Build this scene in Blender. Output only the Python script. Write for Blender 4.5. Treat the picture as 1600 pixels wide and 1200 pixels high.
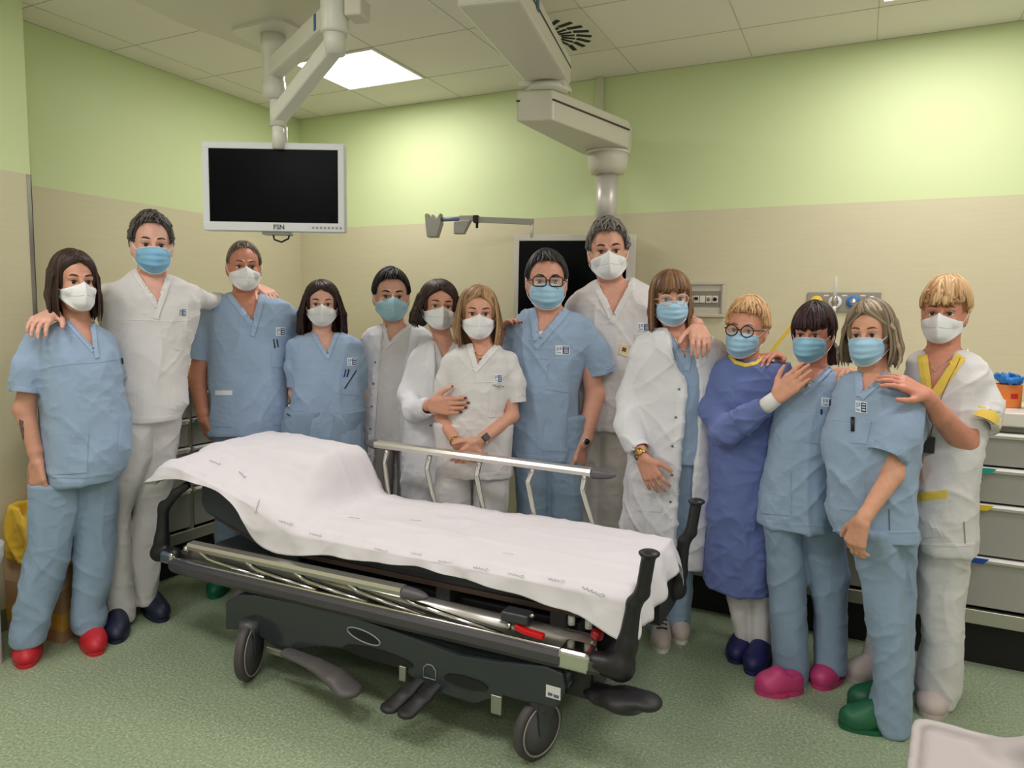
import bpy, bmesh, math, random
import numpy as np
from mathutils import Vector, Matrix
from mathutils.bvhtree import BVHTree

for _o in list(bpy.data.objects):
    bpy.data.objects.remove(_o)
SC = bpy.context.scene
COL = SC.collection
random.seed(7)
RNG = np.random.default_rng(11)

# ------------------------------------------------------------------ camera
CAM_H, FPX = 1.47, 1104.0
YAW, PITCH, ROLL = 0.4542, 0.0963, 0.0178
_fw = Vector((-math.sin(YAW) * math.cos(PITCH), math.cos(YAW) * math.cos(PITCH), -math.sin(PITCH)))
_r0 = Vector((math.cos(YAW), math.sin(YAW), 0))
_u0 = _r0.cross(_fw)
_r = math.cos(ROLL) * _r0 + math.sin(ROLL) * _u0
_u = -math.sin(ROLL) * _r0 + math.cos(ROLL) * _u0
CAMP = Vector((0, 0, CAM_H))
cd = bpy.data.cameras.new('camera')
cd.sensor_fit = 'HORIZONTAL'; cd.sensor_width = 36.0; cd.lens = 36.0 * FPX / 1600.0
cd.clip_start = 0.05; cd.clip_end = 60
cam = bpy.data.objects.new('camera', cd); COL.objects.link(cam)
cam.matrix_world = Matrix(((_r.x, _u.x, -_fw.x, 0), (_r.y, _u.y, -_fw.y, 0), (_r.z, _u.z, -_fw.z, CAM_H), (0, 0, 0, 1)))
SC.camera = cam

def ray(x, y):
    return _fw + _r * ((x - 800) / FPX) + _u * ((600 - y) / FPX)
def at_t(x, y, t):
    return CAMP + ray(x, y) * t
def at_z(x, y, z):
    d = ray(x, y); return CAMP + d * ((z - CAM_H) / d.z)
def at_y(x, y, Y):
    d = ray(x, y); return CAMP + d * (Y / d.y)
def at_x(x, y, X):
    d = ray(x, y); return CAMP + d * (X / d.x)

# ------------------------------------------------------------------ world, exposure
w = bpy.data.worlds.new('world'); SC.world = w; w.use_nodes = True
w.node_tree.nodes['Background'].inputs[0].default_value = (0.9, 0.95, 1.0, 1)
w.node_tree.nodes['Background'].inputs[1].default_value = 0.3
SC.view_settings.view_transform = 'Standard'
SC.view_settings.look = 'None'
SC.view_settings.gamma = 1
SC.view_settings.exposure = 0.0
SC.view_settings.use_curve_mapping = False
SC.cycles.max_bounces = 8
SC.cycles.diffuse_bounces = 5
SC.cycles.use_denoising = True

PANEL_POWER = 4.0; PANEL_WATT = 14.5; PANEL_SPREAD = 180
PANEL_COLOR = (1.0, 0.945, 0.955)

# ------------------------------------------------------------------ materials
MATS = {}
def lin(c):
    return tuple(((v / 255) / 12.92 if v / 255 <= 0.04045 else ((v / 255 + 0.055) / 1.055) ** 2.4) for v in c)
def mat(name, rgb, rough=0.6, metal=0.0, bump=None, vary=None, spec=None, sheen=0, emit=None, trans=None, alpha=None, sss=0):
    """rgb in sRGB 0-255; bump=(scale, strength, distance[, stretch xyz]); vary=(scale, amount)"""
    if name in MATS: return MATS[name]
    m = bpy.data.materials.new(name); m.use_nodes = True
    nt = m.node_tree; b = nt.nodes['Principled BSDF']
    c = lin(rgb)
    b.inputs['Base Color'].default_value = (*c, 1)
    b.inputs['Roughness'].default_value = rough
    b.inputs['Metallic'].default_value = metal
    if spec is not None: b.inputs['Specular IOR Level'].default_value = spec
    if sheen: b.inputs['Sheen Weight'].default_value = sheen
    if trans: b.inputs['Transmission Weight'].default_value = trans
    if alpha is not None: b.inputs['Alpha'].default_value = alpha
    if sss:
        b.inputs['Subsurface Weight'].default_value = sss
        b.inputs['Subsurface Radius'].default_value = (0.012, 0.004, 0.002)
        b.inputs['Subsurface Scale'].default_value = 0.4
    if emit:
        b.inputs['Emission Color'].default_value = (*emit[0], 1)
        b.inputs['Emission Strength'].default_value = emit[1]
    tc = None
    if bump or vary:
        tc = nt.nodes.new('ShaderNodeTexCoord')
    if vary:
        n = nt.nodes.new('ShaderNodeTexNoise'); n.inputs['Scale'].default_value = vary[0]; n.inputs['Detail'].default_value = 3
        nt.links.new(tc.outputs['Object'], n.inputs['Vector'])
        mr = nt.nodes.new('ShaderNodeMapRange'); mr.inputs['From Min'].default_value = .3; mr.inputs['From Max'].default_value = .7
        mr.inputs['To Min'].default_value = 1 - vary[1]; mr.inputs['To Max'].default_value = 1 + vary[1]
        nt.links.new(n.outputs['Fac'], mr.inputs['Value'])
        mx = nt.nodes.new('ShaderNodeVectorMath'); mx.operation = 'SCALE'; mx.inputs[0].default_value = c
        nt.links.new(mr.outputs['Result'], mx.inputs['Scale'])
        nt.links.new(mx.outputs['Vector'], b.inputs['Base Color'])
    if bump:
        n = nt.nodes.new('ShaderNodeTexNoise'); n.inputs['Scale'].default_value = bump[0]; n.inputs['Detail'].default_value = 4
        mp = nt.nodes.new('ShaderNodeMapping')
        if len(bump) > 3: mp.inputs['Scale'].default_value = bump[3]
        nt.links.new(tc.outputs['Object'], mp.inputs['Vector']); nt.links.new(mp.outputs['Vector'], n.inputs['Vector'])
        bp = nt.nodes.new('ShaderNodeBump'); bp.inputs['Strength'].default_value = bump[1]; bp.inputs['Distance'].default_value = bump[2]
        nt.links.new(n.outputs['Fac'], bp.inputs['Height']); nt.links.new(bp.outputs['Normal'], b.inputs['Normal'])
    MATS[name] = m
    return m

# ------------------------------------------------------------------ object helpers
def tag(o, label=None, cat=None, group=None, kind=None):
    if label: o['label'] = label
    if cat: o['category'] = cat
    if group: o['group'] = group
    if kind: o['kind'] = kind
    return o
def empty(name, loc=(0, 0, 0), rz=0, label=None, cat=None, group=None):
    o = bpy.data.objects.new(name, None); COL.objects.link(o)
    o.location = loc; o.rotation_euler = (0, 0, rz); o.empty_display_size = .1
    return tag(o, label, cat, group)
def link(name, me, m, parent=None, smooth=True):
    o = bpy.data.objects.new(name, me); COL.objects.link(o)
    if parent: o.parent = parent
    if m is not None and len(me.materials) == 0:
        for q in (m if isinstance(m, (list, tuple)) else [m]): me.materials.append(q)
    if smooth and len(me.polygons): me.polygons.foreach_set('use_smooth', [True] * len(me.polygons))
    return o

class MB:
    """collects shapes into one mesh"""
    def __init__(self): self.v = []; self.f = []; self.mi = []; self.sm = []
    def add(self, vs, fs, mi=0, sm=False):
        b = len(self.v); self.v += [tuple(p) for p in vs]
        for f in fs: self.f.append([b + i for i in f]); self.mi.append(mi); self.sm.append(sm)
        return self
    def box(self, lo, hi, mi=0, bev=0.0):
        x0, y0, z0 = lo; x1, y1, z1 = hi
        if bev <= 0:
            vs = [(x0, y0, z0), (x1, y0, z0), (x1, y1, z0), (x0, y1, z0), (x0, y0, z1), (x1, y0, z1), (x1, y1, z1), (x0, y1, z1)]
            return self.add(vs, [(0, 3, 2, 1), (4, 5, 6, 7), (0, 1, 5, 4), (1, 2, 6, 5), (2, 3, 7, 6), (3, 0, 4, 7)], mi)
        bm = bmesh.new(); bmesh.ops.create_cube(bm, size=1)
        for v in bm.verts:
            v.co = Vector(((x0 + x1) / 2 + v.co.x * (x1 - x0), (y0 + y1) / 2 + v.co.y * (y1 - y0), (z0 + z1) / 2 + v.co.z * (z1 - z0)))
        bmesh.ops.bevel(bm, geom=bm.edges[:], offset=min(bev, .45 * min(x1 - x0, y1 - y0, z1 - z0)), segments=3, affect='EDGES', profile=.5)
        bm.verts.index_update()
        self.add([v.co[:] for v in bm.verts], [[v.index for v in f.verts] for f in bm.faces], mi, False); bm.free()
        return self
    def prism(self, poly, axis, a, b, mi=0, sm=False):
        """poly 2D ccw in the two other axes, extruded along axis from a to b"""
        def P(p, h):
            if axis == 'z': return (p[0], p[1], h)
            if axis == 'y': return (p[0], h, p[1])
            return (h, p[0], p[1])
        n = len(poly)
        vs = [P(p, a) for p in poly] + [P(p, b) for p in poly]
        fs = [list(range(n))[::-1], list(range(n, 2 * n))] + [(i, (i + 1) % n, n + (i + 1) % n, n + i) for i in range(n)]
        return self.add(vs, fs, mi, sm)
    def tube(self, pts, r, n=12, mi=0, cap=True, flat=1.0, up=None):
        pts = [Vector(p) for p in pts]; m = len(pts)
        rs = r if isinstance(r, (list, tuple)) else [r] * m
        vs = []; fs = []; prev = Vector(up) if up else None
        for i, p in enumerate(pts):
            t = (pts[min(i + 1, m - 1)] - pts[max(i - 1, 0)])
            if t.length < 1e-9: t = Vector((0, 0, 1))
            t.normalize()
            if prev is None: prev = Vector((0, 0, 1)) if abs(t.z) < .9 else Vector((1, 0, 0))
            a = (prev - t * prev.dot(t))
            if a.length < 1e-6: a = t.orthogonal()
            a.normalize(); b = t.cross(a); prev = a
            for k in range(n):
                an = 2 * math.pi * k / n
                vs.append(p + a * (math.cos(an) * rs[i] * flat) + b * (math.sin(an) * rs[i]))
        for i in range(m - 1):
            for k in range(n):
                fs.append((i * n + k, i * n + (k + 1) % n, (i + 1) * n + (k + 1) % n, (i + 1) * n + k))
        if cap: fs.append(list(range(n))[::-1]); fs.append(list(range((m - 1) * n, m * n)))
        return self.add(vs, fs, mi, True)
    def sweep(self, pts, sect, mi=0, up=(0, 0, 1), sm=False):
        """sweep a closed 2D section (side, up) along pts"""
        pts = [Vector(p) for p in pts]; m = len(pts); n = len(sect); U = Vector(up); vs = []; fs = []
        for i, p in enumerate(pts):
            t = (pts[min(i + 1, m - 1)] - pts[max(i - 1, 0)]).normalized()
            s = t.cross(U).normalized(); u = s.cross(t)
            for q in sect: vs.append(p + s * q[0] + u * q[1])
        for i in range(m - 1):
            for k in range(n): fs.append((i * n + k, i * n + (k + 1) % n, (i + 1) * n + (k + 1) % n, (i + 1) * n + k))
        fs.append(list(range(n))[::-1]); fs.append(list(range((m - 1) * n, m * n)))
        return self.add(vs, fs, mi, sm)
    def lathe(self, prof, c=(0, 0, 0), n=32, mi=0, axis=(0, 0, 1), cap=True):
        """prof = [(r, h)...] about axis through c"""
        A = Vector(axis).normalized(); X = A.orthogonal().normalized(); Y = A.cross(X); c = Vector(c)
        vs = []; fs = []
        for (r, h) in prof:
            for k in range(n):
                an = 2 * math.pi * k / n
                vs.append(c + A * h + X * (r * math.cos(an)) + Y * (r * math.sin(an)))
        for i in range(len(prof) - 1):
            for k in range(n): fs.append((i * n + k, i * n + (k + 1) % n, (i + 1) * n + (k + 1) % n, (i + 1) * n + k))
        if cap: fs.append(list(range(n))[::-1]); fs.append(list(range((len(prof) - 1) * n, len(prof) * n)))
        return self.add(vs, fs, mi, True)
    def build(self, name, m, parent=None, fix=True, bevel=0, autosmooth=True):
        me = bpy.data.meshes.new(name)
        me.from_pydata(self.v, [], self.f)
        for q in (m if isinstance(m, (list, tuple)) else [m]): me.materials.append(q)
        me.polygons.foreach_set('material_index', self.mi)
        me.polygons.foreach_set('use_smooth', self.sm)
        me.update()
        if fix or bevel:
            bm = bmesh.new(); bm.from_mesh(me)
            if fix: bmesh.ops.recalc_face_normals(bm, faces=bm.faces[:])
            if bevel:
                ed = [e for e in bm.edges if len(e.link_faces) == 2 and e.calc_face_angle(0) > .6]
                bmesh.ops.bevel(bm, geom=ed, offset=bevel, segments=2, affect='EDGES', profile=.5, clamp_overlap=True)
            bm.to_mesh(me); bm.free()
        o = bpy.data.objects.new(name, me); COL.objects.link(o)
        if parent: o.parent = parent
        return o

def rrect(x0, y0, x1, y1, r, n=5):
    out = []
    for (cx, cy, a0) in ((x1 - r, y1 - r, 0), (x0 + r, y1 - r, 90), (x0 + r, y0 + r, 180), (x1 - r, y0 + r, 270)):
        for k in range(n + 1):
            a = math.radians(a0 + 90 * k / n); out.append((cx + r * math.cos(a), cy + r * math.sin(a)))
    return out
def text_mesh(name, body, size, m, parent, loc, xdir, ydir, extrude=.0008, bold=0.0, center=True):
    """a word as real raised lettering; xdir/ydir = reading direction and up direction"""
    c = bpy.data.curves.new(name, 'FONT'); c.body = body; c.size = size; c.extrude = extrude; c.offset = bold
    c.align_x = 'CENTER' if center else 'LEFT'; c.align_y = 'CENTER'; c.resolution_u = 2
    tmp = bpy.data.objects.new(name + '_t', c); COL.objects.link(tmp)
    dg = bpy.context.evaluated_depsgraph_get(); dg.update()
    me = bpy.data.meshes.new_from_object(tmp.evaluated_get(dg))
    bpy.data.objects.remove(tmp); bpy.data.curves.remove(c)
    X = Vector(xdir).normalized(); Y = Vector(ydir).normalized(); Z = X.cross(Y)
    M = Matrix(((X.x, Y.x, Z.x, loc[0]), (X.y, Y.y, Z.y, loc[1]), (X.z, Y.z, Z.z, loc[2]), (0, 0, 0, 1)))
    me.transform(M); me.materials.clear(); me.materials.append(m)
    o = bpy.data.objects.new(name, me); COL.objects.link(o)
    if parent: o.parent = parent
    return o
# ================================================================== ROOM
XL, YB, HC, HB = -3.713, 4.032, 2.85, 2.07
XP, YP = -3.428, 1.985          # pier: room-side face and end
XR, YF = 2.6, -2.4
def wall_mat(name):
    m = bpy.data.materials.new(name); m.use_nodes = True
    nt = m.node_tree; b = nt.nodes['Principled BSDF']; b.inputs['Roughness'].default_value = .55
    b.inputs['Specular IOR Level'].default_value = .25
    g = nt.nodes.new('ShaderNodeNewGeometry'); s = nt.nodes.new('ShaderNodeSeparateXYZ')
    nt.links.new(g.outputs['Position'], s.inputs[0])
    cmp = nt.nodes.new('ShaderNodeMath'); cmp.operation = 'GREATER_THAN'; cmp.inputs[1].default_value = HB
    nt.links.new(s.outputs['Z'], cmp.inputs[0])
    mp = nt.nodes.new('ShaderNodeMapping'); mp.inputs['Scale'].default_value = (6, 6, 90)
    nt.links.new(g.outputs['Position'], mp.inputs['Vector'])
    n = nt.nodes.new('ShaderNodeTexNoise'); n.inputs['Scale'].default_value = 1; n.inputs['Detail'].default_value = 3
    nt.links.new(mp.outputs['Vector'], n.inputs['Vector'])
    lo = nt.nodes.new('ShaderNodeMix'); lo.data_type = 'RGBA'
    lo.inputs['A'].default_value = (*lin((199, 193, 161)), 1); lo.inputs['B'].default_value = (*lin((208, 202, 171)), 1)
    nt.links.new(n.outputs['Fac'], lo.inputs['Factor'])
    mx = nt.nodes.new('ShaderNodeMix'); mx.data_type = 'RGBA'
    nt.links.new(cmp.outputs[0], mx.inputs['Factor']); nt.links.new(lo.outputs['Result'], mx.inputs['A'])
    mx.inputs['B'].default_value = (*lin((206, 219, 168)), 1)
    nt.links.new(mx.outputs['Result'], b.inputs['Base Color'])
    return m
WALLM = wall_mat('two_tone_wall')
def floor_mat():
    m = bpy.data.materials.new('speckled_vinyl'); m.use_nodes = True
    nt = m.node_tree; b = nt.nodes['Principled BSDF']; b.inputs['Roughness'].default_value = .42
    b.inputs['Specular IOR Level'].default_value = .35
    g = nt.nodes.new('ShaderNodeNewGeometry')
    n = nt.nodes.new('ShaderNodeTexNoise'); n.inputs['Scale'].default_value = 95; n.inputs['Detail'].default_value = 3
    nt.links.new(g.outputs['Position'], n.inputs['Vector'])
    r = nt.nodes.new('ShaderNodeValToRGB'); e = r.color_ramp.elements
    e[0].position = .33; e[0].color = (*lin((130, 146, 116)), 1); e[1].position = .55; e[1].color = (*lin((153, 168, 138)), 1)
    x = r.color_ramp.elements.new(.68); x.color = (*lin((171, 185, 155)), 1)
    nt.links.new(n.outputs['Fac'], r.inputs['Fac'])
    v = nt.nodes.new('ShaderNodeTexVoronoi'); v.inputs['Scale'].default_value = 75
    nt.links.new(g.outputs['Position'], v.inputs['Vector'])
    lt = nt.nodes.new('ShaderNodeMath'); lt.operation = 'LESS_THAN'; lt.inputs[1].default_value = .17
    nt.links.new(v.outputs['Distance'], lt.inputs[0])
    sx = nt.nodes.new('ShaderNodeSeparateColor'); nt.links.new(v.outputs['Color'], sx.inputs[0])
    gt = nt.nodes.new('ShaderNodeMath'); gt.operation = 'GREATER_THAN'; gt.inputs[1].default_value = .6
    nt.links.new(sx.outputs[0], gt.inputs[0])
    an = nt.nodes.new('ShaderNodeMath'); an.operation = 'MULTIPLY'
    nt.links.new(lt.outputs[0], an.inputs[0]); nt.links.new(gt.outputs[0], an.inputs[1])
    mx = nt.nodes.new('ShaderNodeMix'); mx.data_type = 'RGBA'; mx.inputs['B'].default_value = (*lin((202, 208, 184)), 1)
    nt.links.new(an.outputs[0], mx.inputs['Factor']); nt.links.new(r.outputs['Color'], mx.inputs['A'])
    nt.links.new(mx.outputs['Result'], b.inputs['Base Color'])
    return m
FLOORM = floor_mat()
CEILM = mat('ceiling_tile', (232, 228, 218), .8, bump=(120, .15, .002))
SEAM = mat('tile_joint', (178, 173, 156), .8)
STEEL = mat('brushed_steel', (172, 170, 166), .33, .9, bump=(30, .1, .001, (1, 1, 30)))

def structure(name, mb, m, bevel=0):
    o = mb.build(name, m, bevel=bevel); o['kind'] = 'structure'; return o
structure('floor', MB().box((XL - .1, YF - .1, -.1), (XR + .1, YB + .1, 0)), FLOORM)
structure('ceiling', MB().box((XL - .1, YF - .1, HC), (XR + .1, YB + .1, HC + .1)), CEILM)
structure('wall_back', MB().box((XL - .1, YB, 0), (XR + .1, YB + .1, HC)), WALLM)
structure('wall_left', MB().box((XL - .1, YP - .3, 0), (XL, YB, HC)), WALLM)
structure('wall_left_pier', MB().box((XL - .1, YF - .1, 0), (XP, YP, HC)), WALLM)
PALE = mat('pale_bounce_wall', (238, 237, 232), .6)  # made pale so the unseen right and front walls bounce more light
structure('wall_right', MB().box((XR, YF - .1, 0), (XR + .1, YB, HC)), PALE)
structure('wall_front', MB().box((XP, YF - .1, 0), (XR, YF, HC)), PALE)
# seams of the suspended ceiling
seam = MB()
XS = [-3.50, -2.93, -2.36, -1.79, -1.205, -.59, -.005, .572, 1.14, 1.71, 2.28]
YS = [3.625, 3.105, 2.59, 2.07, 1.55, 1.03, .51, -.01, -.53, -1.05, -1.57, -2.09]
for x in XS: seam.box((x - .0012, YF, HC - .0015), (x + .0012, YB, HC + .002))
for y in YS: seam.box((XL, y - .0012, HC - .0015), (XR, y + .0012, HC + .002))
structure('trim_1', seam, SEAM)
gap = MB()   # narrow shadow joint where the ceiling meets the walls
gap.box((XL, YB - .003, HC - .002), (XR, YB, HC)); gap.box((XL, YP, HC - .002), (XL + .003, YB, HC))
structure('trim_2', gap, SEAM)
gd = MB(); gd.box((XP - .022, YP, .1), (XP + .003, YP + .003, HB)); gd.box((XP, YP - .016, .1), (XP + .003, YP + .003, HB))
structure('trim_3', gd, STEEL)
bb = MB(); bb.box((XL, YB - .012, 0), (XR, YB, .1)); structure('baseboard_back', bb, mat('skirting', (120, 138, 105), .5))
bb = MB(); bb.box((XL, YP, 0), (XL + .012, YB - .012, .1)); structure('baseboard_left', bb, MATS['skirting'])
bb = MB(); bb.box((XP, YF, 0), (XP + .012, YP, .1)); structure('baseboard_pier', bb, MATS['skirting'])

# ---------------------------------------------------------------- lights: recessed panels
FRAMEW = mat('white_enamel', (232, 230, 222), .4)
GLOW = mat('lit_diffuser', (255, 255, 255), .5, emit=(PANEL_COLOR, PANEL_POWER))
GLOW.cycles.emission_sampling = 'FRONT_BACK'
def panel(x0, x1, y0, y1, label):
    c = ((x0 + x1) / 2, (y0 + y1) / 2, HC)
    r = empty('ceiling_light', c, 0, label, 'ceiling light', 'square light panels in the ceiling')
    hx, hy = (x1 - x0) / 2 - .006, (y1 - y0) / 2 - .006
    f = MB(); t = .014
    f.box((-hx, -hy, -.008), (hx, -hy + t, 0)); f.box((-hx, hy - t, -.008), (hx, hy, 0))
    f.box((-hx, -hy + t, -.008), (-hx + t, hy - t, 0)); f.box((hx - t, -hy + t, -.008), (hx, hy - t, 0))
    f.build('frame', FRAMEW, r)
    MB().box((-hx + t, -hy + t, -.005), (hx - t, hy - t, -.001)).build('diffuser', GLOW, r)
    ld = bpy.data.lights.new('panel_light', 'AREA'); ld.shape = 'RECTANGLE'; ld.size = 2 * (hx - t); ld.size_y = 2 * (hy - t); ld.energy = PANEL_WATT * (.95 if y0 > 2 else .9); ld.color = PANEL_COLOR; ld.spread = math.radians(PANEL_SPREAD)
    lo = bpy.data.objects.new('panel_light', ld); COL.objects.link(lo); lo.parent = r; lo.location = (0, 0, -.012)
panel(-2.93, -2.36, 3.105, 3.625, 'square lit ceiling panel behind the hanging monitor arm')
panel(-.005, .572, 3.05, 3.57, 'lit ceiling panel cut by the top right edge of the picture')
panel(-2.93, -2.36, .51, 1.03, 'lit ceiling panel over the left of the room, behind the camera side')
panel(-.005, .572, .51, 1.03, 'lit ceiling panel overhead near the camera')
panel(-1.79, -1.205, -1.57, -1.05, 'lit ceiling panel far behind the camera')
panel(1.14, 1.71, 2.07, 2.59, 'unseen lit ceiling panel added to brighten the right side of the room')  # added panel out of view, more light from the right
panel(-1.79, -1.205, .51, 1.03, 'unseen lit ceiling panel added for brightness, nearly above the camera, left of it')  # added overhead panel out of view, evens out the light
panel(.572, 1.14, -1.57, -1.05, 'unseen lit ceiling panel added for brightness far behind the camera, right side')  # added panel behind the camera, raises the overall light

# ---------------------------------------------------------------- swirl vent
vt = empty('ceiling_vent', (-1.47, 3.345, HC), 0, 'square ceiling vent with a round swirl of dark slots beside the beige pendant arm', 'vent')
vp = MB(); vp.box((-.265, -.25, -.006), (.265, .25, 0)); vp.build('plate', mat('vent_plate', (222, 220, 205), .5), vt)
vs_ = MB()
for ring, (ra, rb, n) in enumerate(((.07, .135, 20), (.145, .215, 20))):
    for k in range(n):
        a = 2 * math.pi * (k + .5 * ring) / n; da = .16
        def pp(r, an): return (r * math.cos(an), r * math.sin(an))
        wd = .0075 + .004 * ring
        x0, y0 = pp(ra, a); x1, y1 = pp(rb, a + da); nx, ny = -(y1 - y0), x1 - x0; L = math.hypot(nx, ny); nx *= wd / L; ny *= wd / L
        vs_.prism([(x0 - nx, y0 - ny), (x1 - nx, y1 - ny), (x1 + nx, y1 + ny), (x0 + nx, y0 + ny)], 'z', -.0085, -.0055)
vs_.build('slots', mat('dark_slot', (28, 30, 28), .8), vt)
# wall pipe / trunking under the ceiling
pp_ = MB(); pp_.box((-1.45, YB - .03, 2.33), (-1.405, YB, HC), bev=.004)
tag(pp_.build('cable_trunking', mat('trunking', (196, 200, 172), .5)), 'short pale vertical cable trunking on the wall below the ceiling', 'cable trunking')
# ================================================================== SDF TOOLKIT (bodies, clothes and hair are grown as distance fields and meshed)
def smin(a, b, k):
    if k <= 0: return np.minimum(a, b)
    h = np.clip(.5 + .5 * (b - a) / k, 0, 1)
    return b + (a - b) * h - k * h * (1 - h)
def V3(*a): return np.array(a, dtype=np.float64)
class Grid:
    def __init__(s, lo, hi, h):
        s.h = h; s.lo = np.array(lo, float)
        n = np.ceil((np.array(hi) - s.lo) / h).astype(int) + 1
        s.ax = [(s.lo[i] + h * np.arange(n[i])).astype(np.float32) for i in range(3)]
        s.D = np.full(tuple(n), .5, np.float32)
    def sl(s, lo, hi):
        r = []
        for i in range(3):
            a = int(np.clip(np.floor((lo[i] - s.lo[i]) / s.h), 0, len(s.ax[i]) - 1)); b = int(np.clip(np.ceil((hi[i] - s.lo[i]) / s.h) + 1, a + 1, len(s.ax[i])))
            r.append(slice(a, b))
        return tuple(r)
    def pts(s, q): return s.ax[0][q[0]][:, None, None], s.ax[1][q[1]][None, :, None], s.ax[2][q[2]][None, None, :]
    def op(s, fn, lo, hi, mode='add', k=.01):
        m = k + 2.5 * s.h
        q = s.sl(np.array(lo) - m, np.array(hi) + m)
        d = fn(*s.pts(q)).astype(np.float32)
        if mode == 'add': s.D[q] = smin(s.D[q], d, k)
        elif mode == 'sub': s.D[q] = -smin(-s.D[q], d, k)
        elif mode == 'and': s.D[q] = -smin(-s.D[q], -d, k)
    def cap(s, a, b, ra, rb=None, k=.012, mode='add', fl=None):
        a = np.array(a, float); b = np.array(b, float); rb = ra if rb is None else rb; R = max(ra, rb)
        ba = b - a; L2 = max(float(ba @ ba), 1e-9)
        def fn(X, Y, Z):
            px, py, pz = X - a[0], Y - a[1], Z - a[2]
            t = np.clip((px * ba[0] + py * ba[1] + pz * ba[2]) / L2, 0, 1)
            return np.sqrt((px - t * ba[0]) ** 2 + (py - t * ba[1]) ** 2 + (pz - t * ba[2]) ** 2) - (ra + (rb - ra) * t)
        s.op(fn, np.minimum(a, b) - R, np.maximum(a, b) + R, mode, k)
    def ell(s, c, rad, M=None, k=.012, mode='add'):
        c = np.array(c, float); rad = np.array(rad, float); M = np.eye(3) if M is None else np.array(M)
        R = max(rad)
        def fn(X, Y, Z):
            p = (X - c[0], Y - c[1], Z - c[2])
            k0 = 0; k1 = 0
            for i in range(3):
                u = p[0] * M[i][0] + p[1] * M[i][1] + p[2] * M[i][2]
                k0 = k0 + (u / rad[i]) ** 2; k1 = k1 + (u / rad[i] ** 2) ** 2
            k0 = np.sqrt(k0); k1 = np.sqrt(k1) + 1e-6
            return k0 * (k0 - 1) / k1
        s.op(fn, c - R, c + R, mode, k)
    def loft(s, rows, k=.012, mode='add', grow=0.0, p=2.5, zlo=None, zhi=None):
        """rows: (z, cx, cy, rx, ry) sorted by z"""
        A = np.array(sorted(rows), float); z = A[:, 0]
        def fn(X, Y, Z):
            zz = Z.ravel()
            cx, cy, rx, ry = [np.interp(zz, z, A[:, i])[None, None, :] for i in (1, 2, 3, 4)]
            rx = rx + grow; ry = ry + grow
            d = (((np.abs(X - cx) / rx) ** p + (np.abs(Y - cy) / ry) ** p) ** (1 / p) - 1) * np.minimum(rx, ry)
            z0 = (z[0] if zlo is None else zlo); z1 = (z[-1] if zhi is None else zhi)
            dz = np.maximum(z0 - Z, Z - z1)
            return -smin(-d, -(dz + 0 * d), .008)
        lo = [min(A[:, 1] - A[:, 3]) - abs(grow), min(A[:, 2] - A[:, 4]) - abs(grow), z[0] if zlo is None else zlo]
        hi = [max(A[:, 1] + A[:, 3]) + abs(grow), max(A[:, 2] + A[:, 4]) + abs(grow), z[-1] if zhi is None else zhi]
        s.op(fn, lo, hi, mode, k)
    def polycut(s, poly, y0, k=.004, extra=None):
        """remove what lies inside the (x,z) polygon and in front of y0"""
        P = np.array(poly, float); lo = [P[:, 0].min(), s.ax[1][0], P[:, 1].min()]; hi = [P[:, 0].max(), y0, P[:, 1].max()]
        def fn(X, Y, Z):
            d2 = poly2(P, X, Z); return np.maximum(d2, Y - y0)
        s.op(fn, lo, hi, 'sub', k)
    def mesh(s, name, lap=1, disp=None):
        D = s.D
        S = D < 0
        nx, ny, nz = D.shape
        c = np.zeros((nx - 1, ny - 1, nz - 1), np.int8)
        for i in (0, 1):
            for j in (0, 1):
                for l in (0, 1): c += S[i:nx - 1 + i, j:ny - 1 + j, l:nz - 1 + l]
        act = np.argwhere((c > 0) & (c < 8)); N = len(act)
        if N == 0: return np.zeros((0, 3)), []
        idx = np.full(c.shape, -1, np.int32); idx[act[:, 0], act[:, 1], act[:, 2]] = np.arange(N)
        off = [(i, j, l) for i in (0, 1) for j in (0, 1) for l in (0, 1)]
        val = np.stack([D[act[:, 0] + o[0], act[:, 1] + o[1], act[:, 2] + o[2]] for o in off], 1)
        acc = np.zeros((N, 3)); cnt = np.zeros(N)
        for a in range(8):
            for b in range(a + 1, 8):
                oa, ob = np.array(off[a]), np.array(off[b])
                if np.abs(oa - ob).sum() != 1: continue
                m = (val[:, a] < 0) != (val[:, b] < 0)
                t = np.where(m, val[:, a] / np.where(m, val[:, a] - val[:, b], 1), 0)
                acc += np.where(m[:, None], oa + t[:, None] * (ob - oa), 0); cnt += m
        V = (act + acc / cnt[:, None]) * s.h + s.lo
        F = []
        for axn in range(3):
            A = np.moveaxis(S, axn, 0); I = np.moveaxis(idx, axn, 0)
            m = A[:-1] != A[1:]
            e = np.argwhere(m[:, 1:-1, 1:-1]); i, j, l = e[:, 0], e[:, 1] + 1, e[:, 2] + 1
            q = np.stack([I[i, j - 1, l - 1], I[i, j, l - 1], I[i, j, l], I[i, j - 1, l]], 1)
            fl = A[i, j, l]
            if axn == 1: fl = ~fl
            q[~fl] = q[~fl][:, ::-1]
            F.append(q)
        F = np.concatenate(F); F = F[(F >= 0).all(1)]
        for _ in range(lap):
            acc = np.zeros_like(V); cnt = np.zeros(len(V))
            for a, b in ((0, 1), (1, 2), (2, 3), (3, 0)):
                np.add.at(acc, F[:, a], V[F[:, b]]); np.add.at(acc, F[:, b], V[F[:, a]])
                np.add.at(cnt, F[:, a], 1); np.add.at(cnt, F[:, b], 1)
            V = V * .5 + .5 * acc / np.maximum(cnt, 1)[:, None]
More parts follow.
